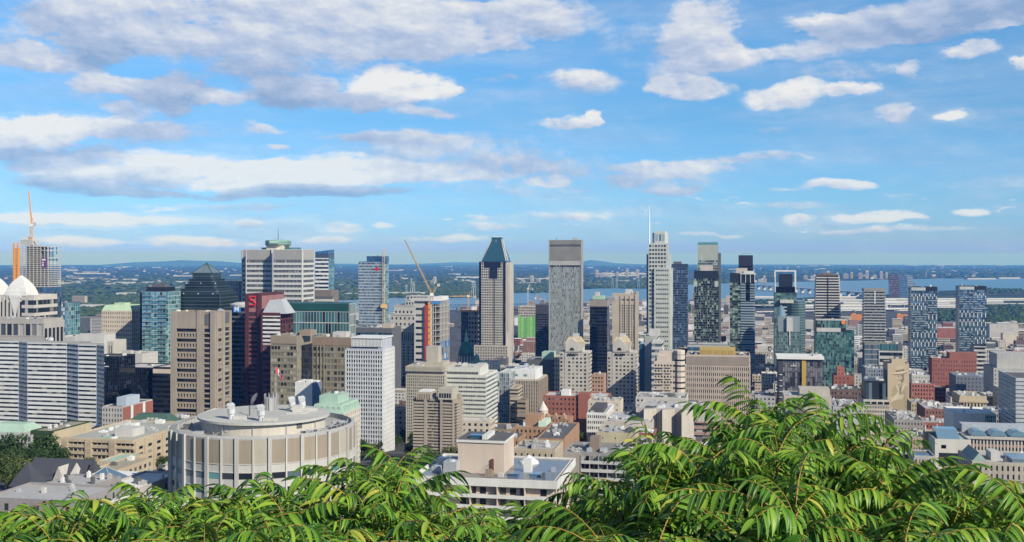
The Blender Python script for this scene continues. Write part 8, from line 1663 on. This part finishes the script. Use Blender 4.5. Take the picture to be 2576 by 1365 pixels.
def bushes():
    rr = random.Random(9); plants = {i: [] for i in range(len(SPOTS))}
    def which(px): return next((i for i, s in enumerate(SPOTS) if s[0] <= px < s[1]), 0 if px < 0 else len(SPOTS) - 1)
    px = -50.
    while px < 2640:                                   # the upper edge
        Y = rr.uniform(4.6, 6.6); top = profile_top(px) + rr.uniform(-15, 70); plants[which(px)].append((px, top + .19 / Y * F, Y, 1)); px += rr.uniform(17, 34)
    for _ in range(640):                               # the mass below it
        px = rr.uniform(-60, 2640); Y = rr.uniform(3.8, 7.5); t = profile_top(px) + 90
        py = t + (1470 - t) * rr.random() ** 1.0
        plants[which(px)].append((px, py + .17 / Y * F, Y, 0))
    for _ in range(280):                               # farther, deeper leaves
        px = rr.uniform(-60, 2640); Y = rr.uniform(7.5, 11.); t = profile_top(px) + 120 + .2 / Y * F; plants[which(px)].append((px, t + (1430 - t) * rr.random(), Y, 0))
    for i, (a, c, where) in enumerate(SPOTS):
        tips = plants[i]; Yb = 6.6; pxm = (a + c) / 2; bx = (pxm - CX) / F * Yb; base = Vector((bx, Yb, gzc(bx, Yb) - .1)); root = empty('sumac_bush', base)
        tag(root, f'green sumac bush of long feathery leaves {where}', 'bush', 'sumac bushes along the lookout edge'); VS, FS, MS, MD = [], [], [], []; off = 0; st = MB()
        for (px, py, Y, edge) in tips:
            p = at(px, py, Y); lp = p - base
            mid_ = Vector((lp.x * .45, lp.y * .45, lp.z * .55)) + Vector((rr.uniform(-.08, .08), rr.uniform(-.08, .08), 0)); st.bar((lp.x * .1, lp.y * .1, min(0, lp.z) - .4), mid_, .016, n=5, t2=.011); st.bar(mid_, lp, .011, n=5, t2=.006)
            nl = rr.randint(4, 6) if edge else rr.randint(7, 10); a0 = rr.random() * 6.28
            for k in range(nl):
                V, Fc, Mi, md = LEAVES[rr.randrange(len(LEAVES))]; az = a0 + 2 * math.pi * k / nl + rr.uniform(-.3, .3); s = rr.uniform(.52, .90); roll = rr.uniform(-.35, .35); pit = rr.uniform(-.05, .55) if edge else rr.uniform(-.25, .35)
                Mx = Matrix.Rotation(az, 3, 'Z') @ Matrix.Rotation(-pit, 3, 'Y') @ Matrix.Rotation(roll, 3, 'X'); A = np.array(Mx) * s
                VS.append(V @ A.T + np.array(lp - Vector((0, 0, .012 * k)))); FS.append(np.array(Fc) + off); off += len(V); MS += Mi; MD += md
        me = bpy.data.meshes.new('foliage'); V = np.concatenate(VS).astype(np.float32); Q = np.concatenate(FS).astype(np.int32); nf = len(Q)
        me.vertices.add(len(V)); me.vertices.foreach_set('co', V.ravel()); me.loops.add(nf * 4); me.loops.foreach_set('vertex_index', Q.ravel()); me.polygons.add(nf); me.polygons.foreach_set('loop_start', np.arange(0, nf * 4, 4, dtype=np.int32)); me.materials.append(LEAF); me.materials.append(RACHIS); me.polygons.foreach_set('material_index', np.array(MS, dtype=np.int32)); me.polygons.foreach_set('use_smooth', np.ones(nf, dtype=bool)); me.update(calc_edges=True)
        at_ = me.attributes.new('mid', 'FLOAT', 'POINT'); at_.data.foreach_set('value', np.array(MD, dtype=np.float32))
        o = bpy.data.objects.new('foliage', me); COL.objects.link(o); o.parent = root; st.build('stem', WOOD, root)
bushes()
